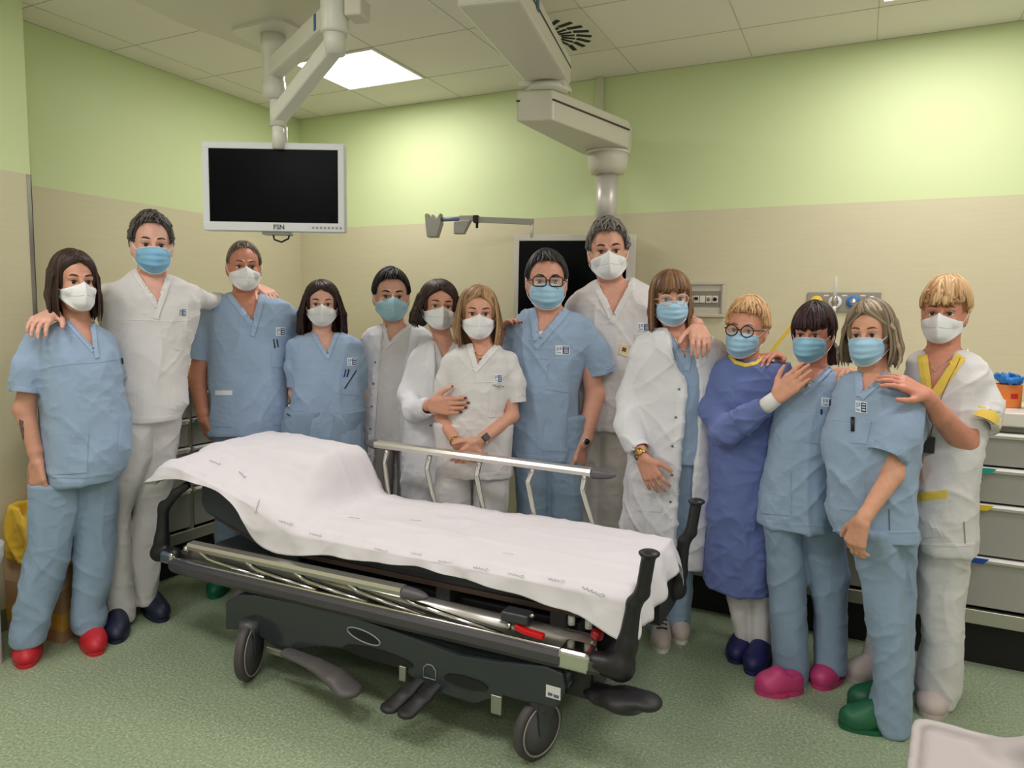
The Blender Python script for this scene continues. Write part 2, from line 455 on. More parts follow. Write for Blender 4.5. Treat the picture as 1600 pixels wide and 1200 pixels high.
        if disp is not None:
            a = V[F[:, 0]]; n = np.cross(V[F[:, 2]] - a, V[F[:, 3]] - V[F[:, 1]])
            vn = np.zeros_like(V)
            for i in range(4): np.add.at(vn, F[:, i], n)
            vn /= np.maximum(np.linalg.norm(vn, axis=1), 1e-9)[:, None]
            V = V + vn * disp(V, vn)[:, None]
        return V, F
def poly2(P, X, Z):
    """signed distance to polygon P in the plane (negative inside)"""
    d = None; sgn = None; n = len(P)
    X = X + 0 * Z; Z = Z + 0 * X
    for i in range(n):
        a = P[i]; b = P[i - 1]; ex, ez = b[0] - a[0], b[1] - a[1]; wx, wz = X - a[0], Z - a[1]
        t = np.clip((wx * ex + wz * ez) / max(ex * ex + ez * ez, 1e-12), 0, 1)
        q = (wx - ex * t) ** 2 + (wz - ez * t) ** 2
        d = q if d is None else np.minimum(d, q)
        c1 = Z >= a[1]; c2 = Z < b[1]; c3 = ex * wz > ez * wx
        fl = (c1 & c2 & c3) | (~c1 & ~c2 & ~c3)
        sgn = np.where(fl, -1.0, 1.0) * (1.0 if sgn is None else sgn)
    return np.sqrt(d) * sgn
LAT = RNG.random((24, 24, 24)).astype(np.float32)
def vnoise(P, sx, sy, sz, seed=0):
    q = P * np.array([sx, sy, sz]) + seed * np.array([3.17, 7.31, 1.73])
    i = np.floor(q).astype(int); f = q - i; f = f * f * (3 - 2 * f); r = 0
    for a in (0, 1):
        for b in (0, 1):
            for c in (0, 1):
                wgt = (f[:, 0] if a else 1 - f[:, 0]) * (f[:, 1] if b else 1 - f[:, 1]) * (f[:, 2] if c else 1 - f[:, 2])
                r = r + wgt * LAT[(i[:, 0] + a) % 24, (i[:, 1] + b) % 24, (i[:, 2] + c) % 24]
    return r
def np_mesh(name, V, F, m, parent=None, smooth=True):
    me = bpy.data.meshes.new(name)
    V = np.asarray(V, np.float32); F = np.asarray(F, np.int32)
    me.vertices.add(len(V)); me.vertices.foreach_set('co', V.ravel())
    me.loops.add(F.size); me.loops.foreach_set('vertex_index', F.ravel())
    me.polygons.add(len(F)); me.polygons.foreach_set('loop_start', np.arange(0, F.size, F.shape[1], dtype=np.int32))
    me.update(calc_edges=True)
    return link(name, me, m, parent, smooth)
def fold_fn(seed, amp=.005, sc=(9, 9, 3.2), fine=.0016):
    """cloth folds: long ridges, slanting pulls and a finer rumple"""
    def f(V, N):
        W = V + .07 * np.stack([vnoise(V, 5, 5, 5, seed + 1), vnoise(V, 5, 5, 5, seed + 2), vnoise(V, 5, 5, 5, seed + 3)], 1)
        a = 1 - np.abs(2 * vnoise(W, *sc, seed) - 1)
        q = .7071; D = np.stack([(W[:, 0] + W[:, 2]) * q, W[:, 1], (W[:, 2] - W[:, 0]) * q], 1)
        d1 = 1 - np.abs(2 * vnoise(D, 13, 8, 4, seed + 7) - 1)
        D[:, 0], D[:, 2] = (W[:, 0] - W[:, 2]) * q, (W[:, 2] + W[:, 0]) * q
        d2 = 1 - np.abs(2 * vnoise(D, 15, 8, 4.5, seed + 8) - 1)
        b = 1 - np.abs(2 * vnoise(W, 20, 20, 26, seed + 5) - 1)
        c = vnoise(V, 4, 4, 4, seed + 9); e = vnoise(V, 5, 5, 5, seed + 11)
        return amp * (1.25 * (a ** 3 - .3) * (.5 + c) + 1.0 * (d1 ** 4 - .2) * c + .9 * (d2 ** 4 - .2) * e) + fine * (b * b * 1.6 - .6)
    return f
# ================================================================== CABINETS
CABG = mat('grey_laminate', (166, 164, 156), .45, vary=(3, .02)); CABF = mat('drawer_front_grey', (168, 166, 160), .4)
TOPW = mat('white_worktop', (228, 224, 214), .35); RAILW = mat('white_label_rail', (226, 224, 220), .35); DARK = mat('dark_recess', (16, 16, 16), .7)
ALU = mat('aluminium_profile', (186, 182, 172), .35, .7)
TABC = {'red': mat('red_tab', (206, 40, 34), .5), 'teal': mat('teal_tab', (24, 160, 148), .5), 'yellow': mat('yellow_tab', (232, 196, 34), .5), 'blue': mat('blue_tab', (20, 70, 160), .5), 'white': RAILW}
LEV = [1.022, .875, .718, .489, .264]
def cabinet(org, rz, w_, dep, label, cols, group='drawer cabinets along the walls'):
    """unit with its front on the local plane y=0, extending to y=dep, x from 0 to w"""
    r = empty('drawer_cabinet', org, rz, label, 'cabinet', group)
    b = MB(); t = .02
    b.box((0, .012, .19), (t, dep, 1.05)); b.box((w_ - t, .012, .19), (w_, dep, 1.05)); b.box((t, dep - .01, .19), (w_ - t, dep, 1.05)); b.box((t, .012, .19), (w_ - t, dep, .21)); b.box((t, .03, 1.024), (w_ - t, dep, 1.05))
    b.build('body', CABG, r)
    MB().box((.0, .05, .0), (w_, dep, .19)).build('plinth', DARK, r)
    MB().box((0, -.006, .192), (w_, .02, .255), bev=.004).build('base_rail', ALU, r)
    for sx in (0, w_ - .012): MB().box((sx, .0, .255), (sx + .012, .014, 1.03)).build('side_profile', ALU, r)
    for i in range(4):
        z1, z0 = LEV[i] , LEV[i + 1] + .008
        d = MB().box((.014, -.004, z0), (w_ - .014, .03, z1), bev=.003).build('drawer', CABF, r)
        rail = MB(); rail.sweep([(.014, -.004, z1 - .012), (w_ - .014, -.004, z1 - .012)], [(0, -.012), (.012, -.010), (.02, .002), (.012, .012), (0, .012)])
        rl = rail.build('handle_rail', RAILW, d)
        if cols[i] != 'white':
            tb = MB(); x1 = .085; tb.prism([(.016, z1 - .0245), (x1 - .02, z1 - .0245), (x1, z1 - .0015), (.016, z1 - .0015)], 'y', -.0275, -.0245)
            tb.build('colour_tab', TABC[cols[i]], d)
        else:
            lb = MB(); lb.box((w_ - .11, -.028, z1 - .023), (w_ - .03, -.0245, z1 - .004)); lb.build('label_holder', mat('paper_label', (236, 234, 230), .6), d)
            for k in range(2):
                ln = MB(); ln.box((w_ - .10, -.0285, z1 - .018 + k * .007), (w_ - .045, -.0278, z1 - .016 + k * .007)); ln.build('label_print', mat('label_ink', (120, 110, 112), .7), d)
    return r
YC = 3.5
XSC = [-1.94, -1.34, -.74, -.14, .46, 1.06, 1.66]
LBC = ['drawer cabinet hidden behind the white coats at the back wall', 'drawer cabinet at the back wall behind the man with black glasses', 'drawer cabinet at the back wall behind the open white coat and blue gown',
       'drawer cabinet at the back wall behind the women in pink and green clogs', 'grey drawer cabinet with teal, yellow and blue tabs at the right picture edge', 'drawer cabinet right of the one with teal, yellow and blue tabs']
for i, x in enumerate(XSC[2:-1]):
    i += 2
    cabinet((x, YC, 0), 0, .6, YB - YC - .002, LBC[i], ['white', 'teal', 'yellow', 'blue'] if i != 3 else ['red', 'teal', 'yellow', 'white'])
wt = MB().box((-.76, YC - .02, 1.052), (1.68, YB - .002, 1.11), bev=.006).build('worktop', TOPW)
tag(wt, 'white worktop running along the back wall over the grey drawer cabinets', 'worktop')
# left wall run: front plane x = -3.28
XC = -3.28
LL = ['drawer cabinet at the left wall behind the tall man in white scrubs', 'drawer cabinet at the left wall between the two men nearest the bed head', 'drawer cabinet in the far left corner behind the women in blue']
for i, y in enumerate((2.08, 2.68, 3.28)):
    cabinet((XC, y, 0), math.pi / 2, .6, XC - XL - .002, LL[i], ['red', 'teal', 'white', 'white'] if i else ['white', 'white', 'white', 'white'])
wt = MB().box((XL + .002, 2.06, 1.052), (XC + .02, 3.9, 1.11), bev=.006).build('worktop', TOPW)
tag(wt, 'white worktop on the grey cabinets along the left wall', 'worktop')

# ---- things on the worktops
ORB = mat('orange_box', (232, 132, 60), .5); 
def glove_box(loc, rz, label, sz=(.11, .09, .10)):
    r = empty('glove_box', loc, rz, label, 'box')
    x, y, z = sz
    MB().box((-x / 2, -y / 2, 0), (x / 2, y / 2, z), bev=.003).build('carton', ORB, r)
    b = MB(); b.prism(rrect(-x * .3, -y * .28, x * .3, y * .28, .012), 'z', z, z + .0012); b.build('opening', mat('opening_dark', (60, 40, 36), .7), r)
    MB().box((-x * .35, -y / 2 - .001, z * .12), (-x * .05, -y / 2, z * .35)).build('printed_panel', mat('box_print', (236, 226, 214), .6), r)
    MB().box((x * .1, -y / 2 - .001, z * .4), (x * .35, -y / 2, z * .62)).build('printed_mark', TABC['red'], r)
    return r
glove_box((.585, 3.72, 1.111), .2, 'orange carton on the worktop at the right picture edge')
g = Grid((-.1, -.1, -.02), (.1, .1, .12), .004)
rg = random.Random(5)
for i in range(9):
    a = rg.uniform(0, 6.28); c = V3(.03 * math.cos(a), .02 * math.sin(a), .015); e = c + V3(rg.uniform(-.045, .045), rg.uniform(-.03, .03), rg.uniform(0, .03)); g.cap(c, e, .014, .007, k=.006)
V, F = g.mesh('glove', 1, fold_fn(66, .006, (40, 40, 40), .003))
gl = np_mesh('glove', V, F, mat('nitrile_blue', (30, 118, 200), .4)); gl.location = (.60, 3.70, 1.2125); tag(gl, 'crumpled blue glove on top of the orange carton', 'glove')
g = Grid((-.14, -.12, -.01), (.14, .12, .17), .005)
g.ell((0, 0, .02), (.105, .09, .115), k=0); g.op(lambda X, Y, Z: -(Z - .002) + 0 * X + 0 * Y, g.lo, (.14, .12, .17), 'and', .006); g.cap((-.01, 0, .12), (.03, .0, .14), .02, .012, k=.02)
V, F = g.mesh('cap', 1, fold_fn(67, .008, (16, 16, 12), .002))
r = empty("knitted_cap", (.765, 3.64, 1.119), 0, 'grey soft cap lying on the white worktop at the right edge', 'cap')
np_mesh('crown', V, F, mat('grey_jersey', (112, 102, 104), .9, bump=(120, .3, .002)), r)
b = MB(); b.tube([(.107 * math.cos(a), .092 * math.sin(a), .018) for a in np.linspace(math.pi, 2 * math.pi, 20)], .004, 6); b.build('stitched_band', mat('dark_stitch', (58, 52, 56), .9), r)
r = empty('dispenser_bottle', (.442, 3.74, 1.111), 0, 'white bottle with pointed nozzle behind the woman at the far right', 'bottle')
b = MB(); b.lathe([(.036, 0), (.038, .01), (.038, .14), (.03, .165), (.014, .175), (.014, .19)]); b.build('bottle_body', mat('white_plastic', (230, 230, 226), .4), r)
b = MB(); b.lathe([(.016, .185), (.016, .205), (.006, .215), (.003, .245)]); b.build('nozzle', MATS['white_plastic'], r)
glove_box((-3.42, 2.64, 1.111), 1.5, 'orange and yellow carton on the left worktop between the two men', (.1, .09, .13))
r = empty('white_tray', (-3.42, 2.92, 1.111), math.pi / 2, 'white plastic tray on the left worktop behind the cropped-haired man', 'tray')
b = MB(); b.box((-.12, -.08, 0), (.12, .08, .008)); b.box((-.12, -.08, .008), (.12, -.072, .05)); b.box((-.12, .072, .008), (.12, .08, .05)); b.box((-.12, -.072, .008), (-.112, .072, .05)); b.box((.112, -.072, .008), (.12, .072, .05))
b.build('tray_body', MATS['white_plastic'], r)

# ---- wall fixtures
r = empty('socket_panel', (-.76, YB, 1.58), 0, 'beige wall box with switches and sockets behind the woman with clear glasses', 'socket panel')
GRP = mat('grey_beige_plastic', (192, 186, 168), .45); GRD = mat('recess_grey', (128, 122, 110), .5)
b = MB(); x0, x1, z0, z1 = -.15, .09, -.098, .098; t = .018
b.box((x0, -.022, z0), (x1, 0, z0 + t), bev=.003); b.box((x0, -.022, z1 - t), (x1, 0, z1), bev=.003); b.box((x0, -.022, z0 + t), (x0 + t, 0, z1 - t), bev=.003); b.box((x1 - t, -.022, z0 + t), (x1, 0, z1 - t), bev=.003)
b.build('frame', GRP, r)
MB().box((x0 + t, -.008, z0 + t), (x1 - t, 0, z1 - t)).build('back_plate', GRP, r)
MB().box((x0 + t + .01, -.012, -.04), (x1 - t - .01, -.008, .045)).build('recess', GRD, r)
for i in range(5):
    MB().box((x0 + .035 + i * .034, -.018, -.02), (x0 + .065 + i * .034, -.012, .02), bev=.002).build('module', mat('light_module', (214, 210, 196), .4), r)
for i in range(2):
    MB().box((x0 + .04 + i * .034, -.024, -.004), (x0 + .06 + i * .034, -.018, .012), bev=.001).build('switch_lever', DARK, r)
for i in (3, 4):
    b = MB(); b.lathe([(.011, 0), (.011, .002)], (x0 + .05 + i * .034, -.018, 0), 16, axis=(0, -1, 0)); b.build('socket_face', DARK if i == 4 else GRD, r)

r = empty('gas_outlet_panel', (-.083, YB, 1.57), 0, 'steel wall plate with four round medical gas outlets', 'gas outlet panel')
MB().box((-.17, -.012, -.05), (.172, 0, .05), bev=.002).build('steel_plate', mat('plate_steel', (158, 154, 146), .4, .6), r)
def outlet(x, m, inner, label):
    b = MB(); b.lathe([(.0315, 0), (.0315, .012), (.026, .018), (.022, .016), (.020, .020)], (x, -.012, 0), 32, axis=(0, -1, 0)); o = b.build('outlet_ring', m, r)
    b = MB(); b.lathe([(.017, .01), (.017, .028), (.012, .034), (.0, .034)], (x, -.012, 0), 24, axis=(0, -1, 0)); b.build('outlet_socket', inner, o)
    o['label'] = label
YLO = mat('yellow_plastic', (226, 190, 40), .45); BLO = mat('blue_plastic', (36, 112, 190), .45)
outlet(-.125, YLO, YLO, 'yellow outlet'); outlet(-.037, MATS['white_plastic'], SILV if 'SILV' in globals() else STEEL, 'white outlet'); outlet(.047, BLO, STEEL, 'blue outlet'); outlet(.128, STEEL, DARK, 'chrome and black outlet')
for x in (-.08, .005, .09): 
    b = MB(); b.box((x - .012, -.0135, .03), (x + .012, -.012, .036)); b.build('engraved_label', RAILW, r)
CLR = mat('clear_acrylic', (232, 234, 228), .1, alpha=.45)
r = empty('flowmeter', (-.12, YB - .075, 1.57), 0, 'clear upright flowmeter tube plugged into the white gas outlet', 'flowmeter')
b = MB(); b.tube([(0, .05, 0), (0, 0, 0)], .009, 12); b.build('probe', STEEL, r)
b = MB(); b.lathe([(.011, -.02), (.013, -.01), (.013, .02), (.010, .028)]); b.build('valve_body', STEEL, r)
b = MB(); b.lathe([(.009, .028), (.0085, .115), (.006, .125)]); b.build('scale_tube', CLR, r)
b = MB(); b.lathe([(.009, -.05), (.009, -.02)], cap=True); b.build('outlet_nozzle', MATS['white_plastic'], r)
r = empty('oxygen_hose', (-.208, YB - .04, 1.57), 0, 'yellow hose hanging slanting from the yellow gas outlet', 'hose')
b = MB(); b.tube([(0, .0, 0), (0, -.06, 0)], .012, 12); b.build('plug', YLO, r)
b = MB(); b.tube([(0, -.055, 0), (-.03, -.075, -.02), (-.08, -.07, -.09), (-.17, -.06, -.22), (-.25, -.05, -.34), (-.31, -.05, -.44), (-.32, -.06, -.455)], .0085, 10); b.build('hose', YLO, r)

# ================================================================== SCREENS AND PENDANTS
BEIG = mat('pendant_enamel', (206, 202, 186), .38); BEIG2 = mat('pendant_enamel_light', (214, 212, 200), .35); STRIPE = mat('bumper_stripe', (66, 66, 56), .6)
BEZ = mat('white_bezel', (206, 208, 210), .35); GLS = mat('black_screen', (4, 5, 8), .25, spec=.08)
# ceiling box over the monitor arm
bx = MB()
q = [(-3.10, 2.50), (-2.95, 1.75), (-2.30, 1.75), (-2.22, 2.55), (-2.45, 2.74), (-2.93, 2.74)]
q = [(-2.76, 2.25), (-2.72, 1.9), (-2.05, 1.9), (-2.04, 2.38), (-2.20, 2.56), (-2.70, 2.68)]
bx.prism(q, 'z', 2.72, HC - .0)
tag(bx.build('ceiling_mount_box', BEIG, bevel=.008), 'beige boxy ceiling mount over the hanging monitor arm', 'ceiling mount')
def obox(b, A, Bp, w_, z0, z1, mi=0):
    """box along A->B (xy) with width w"""
    A = Vector((A[0], A[1])); Bp = Vector((Bp[0], Bp[1])); d = (Bp - A).normalized(); n = Vector((-d.y, d.x)) * (w_ / 2)
    p = [A - n, Bp - n, Bp + n, A + n]; b.prism([(v.x, v.y) for v in p], 'z', z0, z1, mi)
r = empty('monitor_arm', (-2.45, 2.5, 2.72), 0, 'jointed beige ceiling arm carrying the hanging monitor', 'monitor arm')
o_ = Vector((-2.45, 2.5, 2.72))
def rel(*p): return tuple(Vector(p) - o_)
b = MB(); b.prism(rrect(-.16, -.12, .16, .12, .06), 'z', -.012, 0); b.build('flange', BEIG2, r)
b = MB(); b.lathe([(.055, -.0), (.055, -.09), (.047, -.095), (.047, -.21), (.052, -.215), (.052, -.27), (.04, -.29), (.0, -.295)]); b.build('column', BEIG2, r)
J2 = (-1.80, 2.145)
b = MB(); d = Vector((J2[0] + 2.45, J2[1] - 2.5, 0)).normalized()
obox(b, (-2.45 + .5 - .5, 2.5), J2, .07, 2.52, 2.60); b.v = [rel(*v) for v in b.v]; b.build('upper_arm', BEIG2, r, bevel=.012)
b = MB(); b.lathe([(.048, 2.49), (.052, 2.50), (.052, 2.68), (.045, 2.69)], (0, 0, 0)); b.v = [rel(v[0] + J2[0], v[1] + J2[1], v[2]) for v in b.v]; b.build('elbow_joint', BEIG2, r)
b = MB(); obox(b, (J2[0] + .05, J2[1] + .02), (J2[0] + .115, J2[1] + .035), .09, 2.54, 2.61); b.v = [rel(*v) for v in b.v]; b.build('joint_cover', BEIG, r, bevel=.008)
E2 = Vector((-2.20, 2.265, 2.27)); S2 = Vector((J2[0], J2[1], 2.455)); b = MB()
b.sweep([S2 - o_, S2.lerp(E2, .12) - o_, S2.lerp(E2, .9) - o_, E2 - o_], [(-.026, -.032), (.026, -.032), (.031, -.024), (.031, .024), (.024, .032), (-.024, .032), (-.031, .024), (-.031, -.024)]); b.build('spring_arm', BEIG2, r, bevel=.004)
b = MB(); b.tube([S2 - o_ + Vector((0, 0, .05)), S2 - o_ + Vector((.002, 0, -.035))], [.044, .036], 20); b.build('knuckle', BEIG2, r)
b = MB(); b.tube([E2 - o_ + Vector((0, 0, .06)), E2 - o_ - Vector((0, 0, .04))], .032, 20); b.build('end_joint', BEIG2, r)
b = MB(); b.tube([E2 - o_ - Vector((0, 0, .03)), E2 - o_ - Vector((0, 0, .13))], .024, 20); b.build('monitor_post', BEIG2, r)
b = MB(); b.box((-.012, -.0005, -.03), (.012, .0005, .03)); ob = b.build('maker_label', mat('label_blue', (44, 92, 140), .5), r)
# label sits on the camera side of the upper arm, near the elbow
nrm = Vector((d.y, -d.x, 0)); pos = Vector((J2[0], J2[1], 2.56)) - d * .11 - Vector((-d.y, d.x, 0)) * (-.0435) - o_
side = Vector((-d.y, d.x, 0)); 
cs = (CAMP - Vector((J2[0], J2[1], 2.46))).dot(side)
pos = Vector((J2[0], J2[1], 2.56)) - d * .11 + side * (.0358 if cs > 0 else -.0358) - o_
ob.location = pos; ob.rotation_euler = (0, 0, math.atan2(d.y, d.x))

def monitor(name, org, ux, w_, h, depth, label, bez, mfront, ctrl=False, back=True):
    """org = top centre of the front plane; ux = unit vector to picture right along the screen"""
    ux = Vector(ux).normalized(); rz = math.atan2(ux.y, ux.x)
    r = empty(name, org, rz, label, 'monitor')
    bl, br_, bt, bb_ = bez
    b = MB(); x0, x1, z0, z1 = -w_ / 2, w_ / 2, -h, 0
    b.box((x0, .0, z0), (x1, depth, z1), bev=.008); b.build('housing', mfront, r)
    fr = MB(); f = .006
    fr.box((x0, -f, z0), (x1, .004, z0 + bb_), bev=.003); fr.box((x0, -f, z1 - bt), (x1, .004, z1), bev=.003)
    fr.box((x0, -f, z0 + bb_ - .002), (x0 + bl, .004, z1 - bt + .002), bev=.003); fr.box((x1 - br_, -f, z0 + bb_ - .002), (x1, .004, z1 - bt + .002), bev=.003)
    fr.build('bezel', mfront, r)
    MB().box((x0 + bl - .002, -.003, z0 + bb_ - .002), (x1 - br_ + .002, .001, z1 - bt + .002)).build('screen', GLS, r)
    return r
pA = at_t(313, 220, 2.93); pB = at_t(540, 226, 2.93); pC = at_t(327, 359, 2.93); pD = at_t(545, 361, 2.93)
ctr = (pA + pB) / 2; ctr2 = (pC + pD) / 2; hh = ctr.z - ctr2.z; ww = ((pB - pA).length + (pD - pC).length) / 2
ux = (pB - pA); ux.z = 0
mon = monitor('hanging_monitor', (ctr.x, ctr.y, ctr.z), ux, ww, hh, .05, 'white-framed monitor with black screen hanging from the ceiling arm', (.028, .026, .027, .036), BEZ)
mt = MATS.get('mon_ink') or mat('mon_ink', (52, 56, 62), .6)
text_mesh('brand_lettering', 'FSN', .028, mt, mon, (.022, -.0068, -hh + .016), (1, 0, 0), (0, 0, 1), bold=.0004)
for i in range(8):
    b = MB(); b.lathe([(.0055, 0), (.0055, .0015), (.0045, .0018), (.004, .0008)], (ww / 2 - .13 + i * .0165, -.0062, -hh + .0165), 14, axis=(0, -1, 0)); b.build('button_ring', mat('button_grey', (150, 152, 154), .4), mon)
b = MB(); b.box((-.06, .02, -hh - .012), (.06, .07, -hh + .002), bev=.004); b.build('bracket', STEEL, mon)
b = MB(); b.tube([(-.02, .045, -hh - .006), (-.015, .045, -hh - .03), (.015, .045, -hh - .04), (.045, .045, -hh - .025), (.05, .045, -hh - .006)], .004, 8); b.build('cable_loop', BLK if 'BLK' in globals() else DARK, mon)
b = MB(); b.tube([(.02, .06, .08), (.02, .06, -.1)], .022, 16); b.build('rear_mount', BEIG2, mon)

# big pendant
r = empty('supply_pendant', (-1.373, 3.184, 2.557), 0, 'large beige two-armed ceiling pendant with a steel column', 'ceiling pendant')
o_ = Vector((-1.373, 3.184, 2.557))
b = MB(); b.prism([(-1.351, 2.262), (-1.12, 2.306), (-1.29, 3.217), (-1.482, 3.162)], 'z', 2.557, 2.685); b.v = [rel(*v) for v in b.v]; b.build('upper_arm', BEIG, r, bevel=.012)
b = MB(); b.lathe([(.13, 2.685), (.13, HC)], (-1.241, 2.416, 0)); b.v = [rel(*v) for v in b.v]; b.build('ceiling_stem', BEIG, r)
def stripe(b, A, Bp, z): b.tube([Vector((A[0], A[1], z)) - o_, Vector((Bp[0], Bp[1], z)) - o_], .005, 8)
b = MB(); stripe(b, (-1.12, 2.306), (-1.29, 3.206), 2.635); b.build('bumper_stripe', STRIPE, r)
b = MB(); stripe(b, (-1.351, 2.262), (-1.482, 3.151), 2.635); b.build('bumper_stripe', STRIPE, r)
b = MB(); stripe(b, (-1.342, 3.129), (-1.171, 3.777), 2.475); b.build('bumper_stripe', STRIPE, r)
b = MB(); stripe(b, (-1.51, 3.085), (-1.493, 3.091), 2.475); b.build('bumper_stripe', STRIPE, r)
b = MB(); b.box((-.0005, -.02, -.045), (.0005, .02, .045)); lb = b.build('maker_label', MATS['label_blue'], r); lb.location = Vector((-1.166, 2.547, 2.667)) - o_ + Vector((.004, 0, 0)); lb.rotation_euler = (0, 0, .186)
b = MB(); b.prism([(-1.493, 3.074), (-1.285, 3.129), (-1.307, 3.272), (-1.482, 3.217)], 'z', 2.537, 2.559); b.v = [rel(*v) for v in b.v]; b.build('joint_plate', BEIG2, r)
b = MB(); b.lathe([(.093, 2.524), (.099, 2.531), (.099, 2.548)], (-1.389, 3.173, 0)); b.v = [rel(*v) for v in b.v]; b.build('joint_ring', BEIG2, r)
b = MB(); b.prism([(-1.51, 3.085), (-1.342, 3.129), (-1.175, 3.777), (-1.197, 3.92), (-1.394, 3.931), (-1.46, 3.843)], 'z', 2.381, 2.524); b.v = [rel(*v) for v in b.v]; b.build('lower_arm', BEIG, r, bevel=.01)
b = MB(); b.lathe([(.115, 2.365), (.12, 2.37), (.12, 2.381)], (-1.305, 3.83, 0)); b.v = [rel(*v) for v in b.v]; b.build('collar_plate', BEIG2, r)
b = MB(); b.lathe([(.055, 2.255), (.09, 2.261), (.107, 2.294), (.112, 2.337), (.112, 2.37)], (-1.305, 3.83, 0)); b.v = [rel(*v) for v in b.v]; b.build('collar', BEIG, r)
b = MB(); b.lathe([(.059, 1.95), (.059, 2.272)], (-1.305, 3.83, 0)); b.v = [rel(*v) for v in b.v]; b.build('steel_column', mat('satin_steel_light', (206, 202, 196), .4, .35), r)
b = MB(); b.box((-1.365, 3.77, 1.85), (-1.245, 3.885, 1.95), bev=.006); b.v = [rel(*v) for v in b.v]; b.build('column_head', BEIG, r)
# big screen
pA = at_t(804, 375, 4.14); pB = at_t(994, 358, 4.0); ctr = (pA + pB) / 2; ux = pB - pA; ux.z = 0
big = monitor('large_screen', (ctr.x, ctr.y, ctr.z), ux, (pB - pA).length, .50, .055, 'large pale-framed dark screen behind the two men in the centre', (.03, .05, .035, .04), mat('pale_bezel', (214, 210, 200), .4))
# instrument holder arm on the big screen
r = empty('instrument_holder', tuple(at_t(831, 366, 4.12)), rz=math.atan2(ux.y, ux.x), label='grey arm with two clamp-like holders above the large screen', cat='holder arm')
GH = mat('grey_casting', (150, 148, 138), .5, .2)
k = 4.2 / FPX
MB().tube([(0, 0, -.02), (0, 0, .06)], .012, 12).build('post', BEIG, r)
b = MB(); b.sweep([(.01, 0, .07), (-.34, -.02, .085)], [(-.012, -.016), (.012, -.016), (.012, .016), (-.012, .016)]); b.build('cross_bar', GH, r)
MB().box((-.345, -.04, .065), (-.315, .0, .108), bev=.003).build('clamp_block', DARK, r)
MB().tube([(-.325, -.02, .065), (-.325, -.02, .035)], .008, 8).build('clamp_knob', DARK, r)
MB().box((-.43, -.035, .075), (-.345, -.005, .108), bev=.004).build('bracket', GH, r)
b = MB(); b.prism([(-.46, .0), (-.40, .0), (-.36, .075), (-.40, .08), (-.46, .07)], 'y', -.05, .0); b.build('holder_cup', GH, r, bevel=.004)
b = MB(); b.prism([(-.62, -.02), (-.56, -.02), (-.535, .06), (-.54, .12), (-.565, .085), (-.59, .115), (-.605, .08), (-.62, .12), (-.635, .115), (-.63, .05)], 'y', -.06, .0); b.build('holder_jaw', GH, r, bevel=.004)
MB().tube([(-.54, -.03, .085), (-.43, -.02, .09)], .013, 10).build('link', mat('blue_grey', (112, 120, 150), .5), r)

# ================================================================== BINS, BOX, FRONT TRAY
r = empty('waste_bin', (-3.215, 1.49, 0), 0, 'white waste bin lined with a white bag at the left picture edge', 'bin')
b = MB(); b.prism(rrect(-.12, -.12, .12, .12, .04), 'z', 0, .52); b.build('bin_body', mat('bin_white', (216, 214, 210), .4), r)
g = Grid((-.2, -.2, .4), (.2, .2, .72), .007)
g.loft([(.43, 0, 0, .128, .128), (.46, 0, 0, .142, .142), (.5, 0, 0, .145, .145), (.52, 0, 0, .128, .128), (.60, 0, 0, .122, .122), (.655, 0, 0, .115, .115)], k=0, p=5)
g.cap((0, 0, .64), (0, 0, .72), .09, .1, k=.01, mode='sub')
V, F = g.mesh('bag', 1, fold_fn(71, .008, (12, 12, 4), .003)); np_mesh('liner_bag', V, F, mat('white_film', (222, 222, 222), .35, alpha=.93), r)
r = empty('cardboard_bin', (-3.225, 1.83, 0), -.0, 'tall cardboard clinical waste box with yellow liner behind the red clogs', 'waste box')
CB = mat('cardboard', (176, 138, 100), .8, bump=(60, .1, .001))
b = MB(); 
pts = [(.085, -.13), (.165, .02), (-.10, .13), (-.20, -.04)]
pts = [(.17, -.012), (.10, .12), (-.18, .12), (-.18, -.05)]
b.prism(pts, 'z', 0, .36); b.build('carton', CB, r)
MB().prism([(p[0] * 1.004, p[1] * 1.004 - .0005) for p in pts], 'z', .055, .13).build('printed_band', mat('carton_ochre', (206, 158, 62), .75), r)
MB().prism([(p[0] * 1.004, p[1] * 1.004 - .0005) for p in pts], 'z', .24, .36).build('upper_band', mat('carton_pale', (196, 164, 134), .75), r)
g = Grid((-.25, -.2, .3), (.25, .22, .66), .007)
g.loft([(.345, 0, .04, .175, .095), (.36, 0, .04, .19, .105), (.45, 0, .04, .188, .105), (.52, 0, .04, .18, .10), (.585, -.01, .04, .165, .09)], k=0, p=4)
g.cap((0, .04, .56), (0, .04, .7), .09, .11, k=.01, mode='sub'); g.cap((-.09, .04, .56), (-.09, .04, .7), .07, .09, k=.01, mode='sub')
V, F = g.mesh('bag', 1, fold_fn(72, .012, (10, 10, 4), .003)); np_mesh('liner_bag', V, F, mat('yellow_film', (222, 184, 58), .3), r)

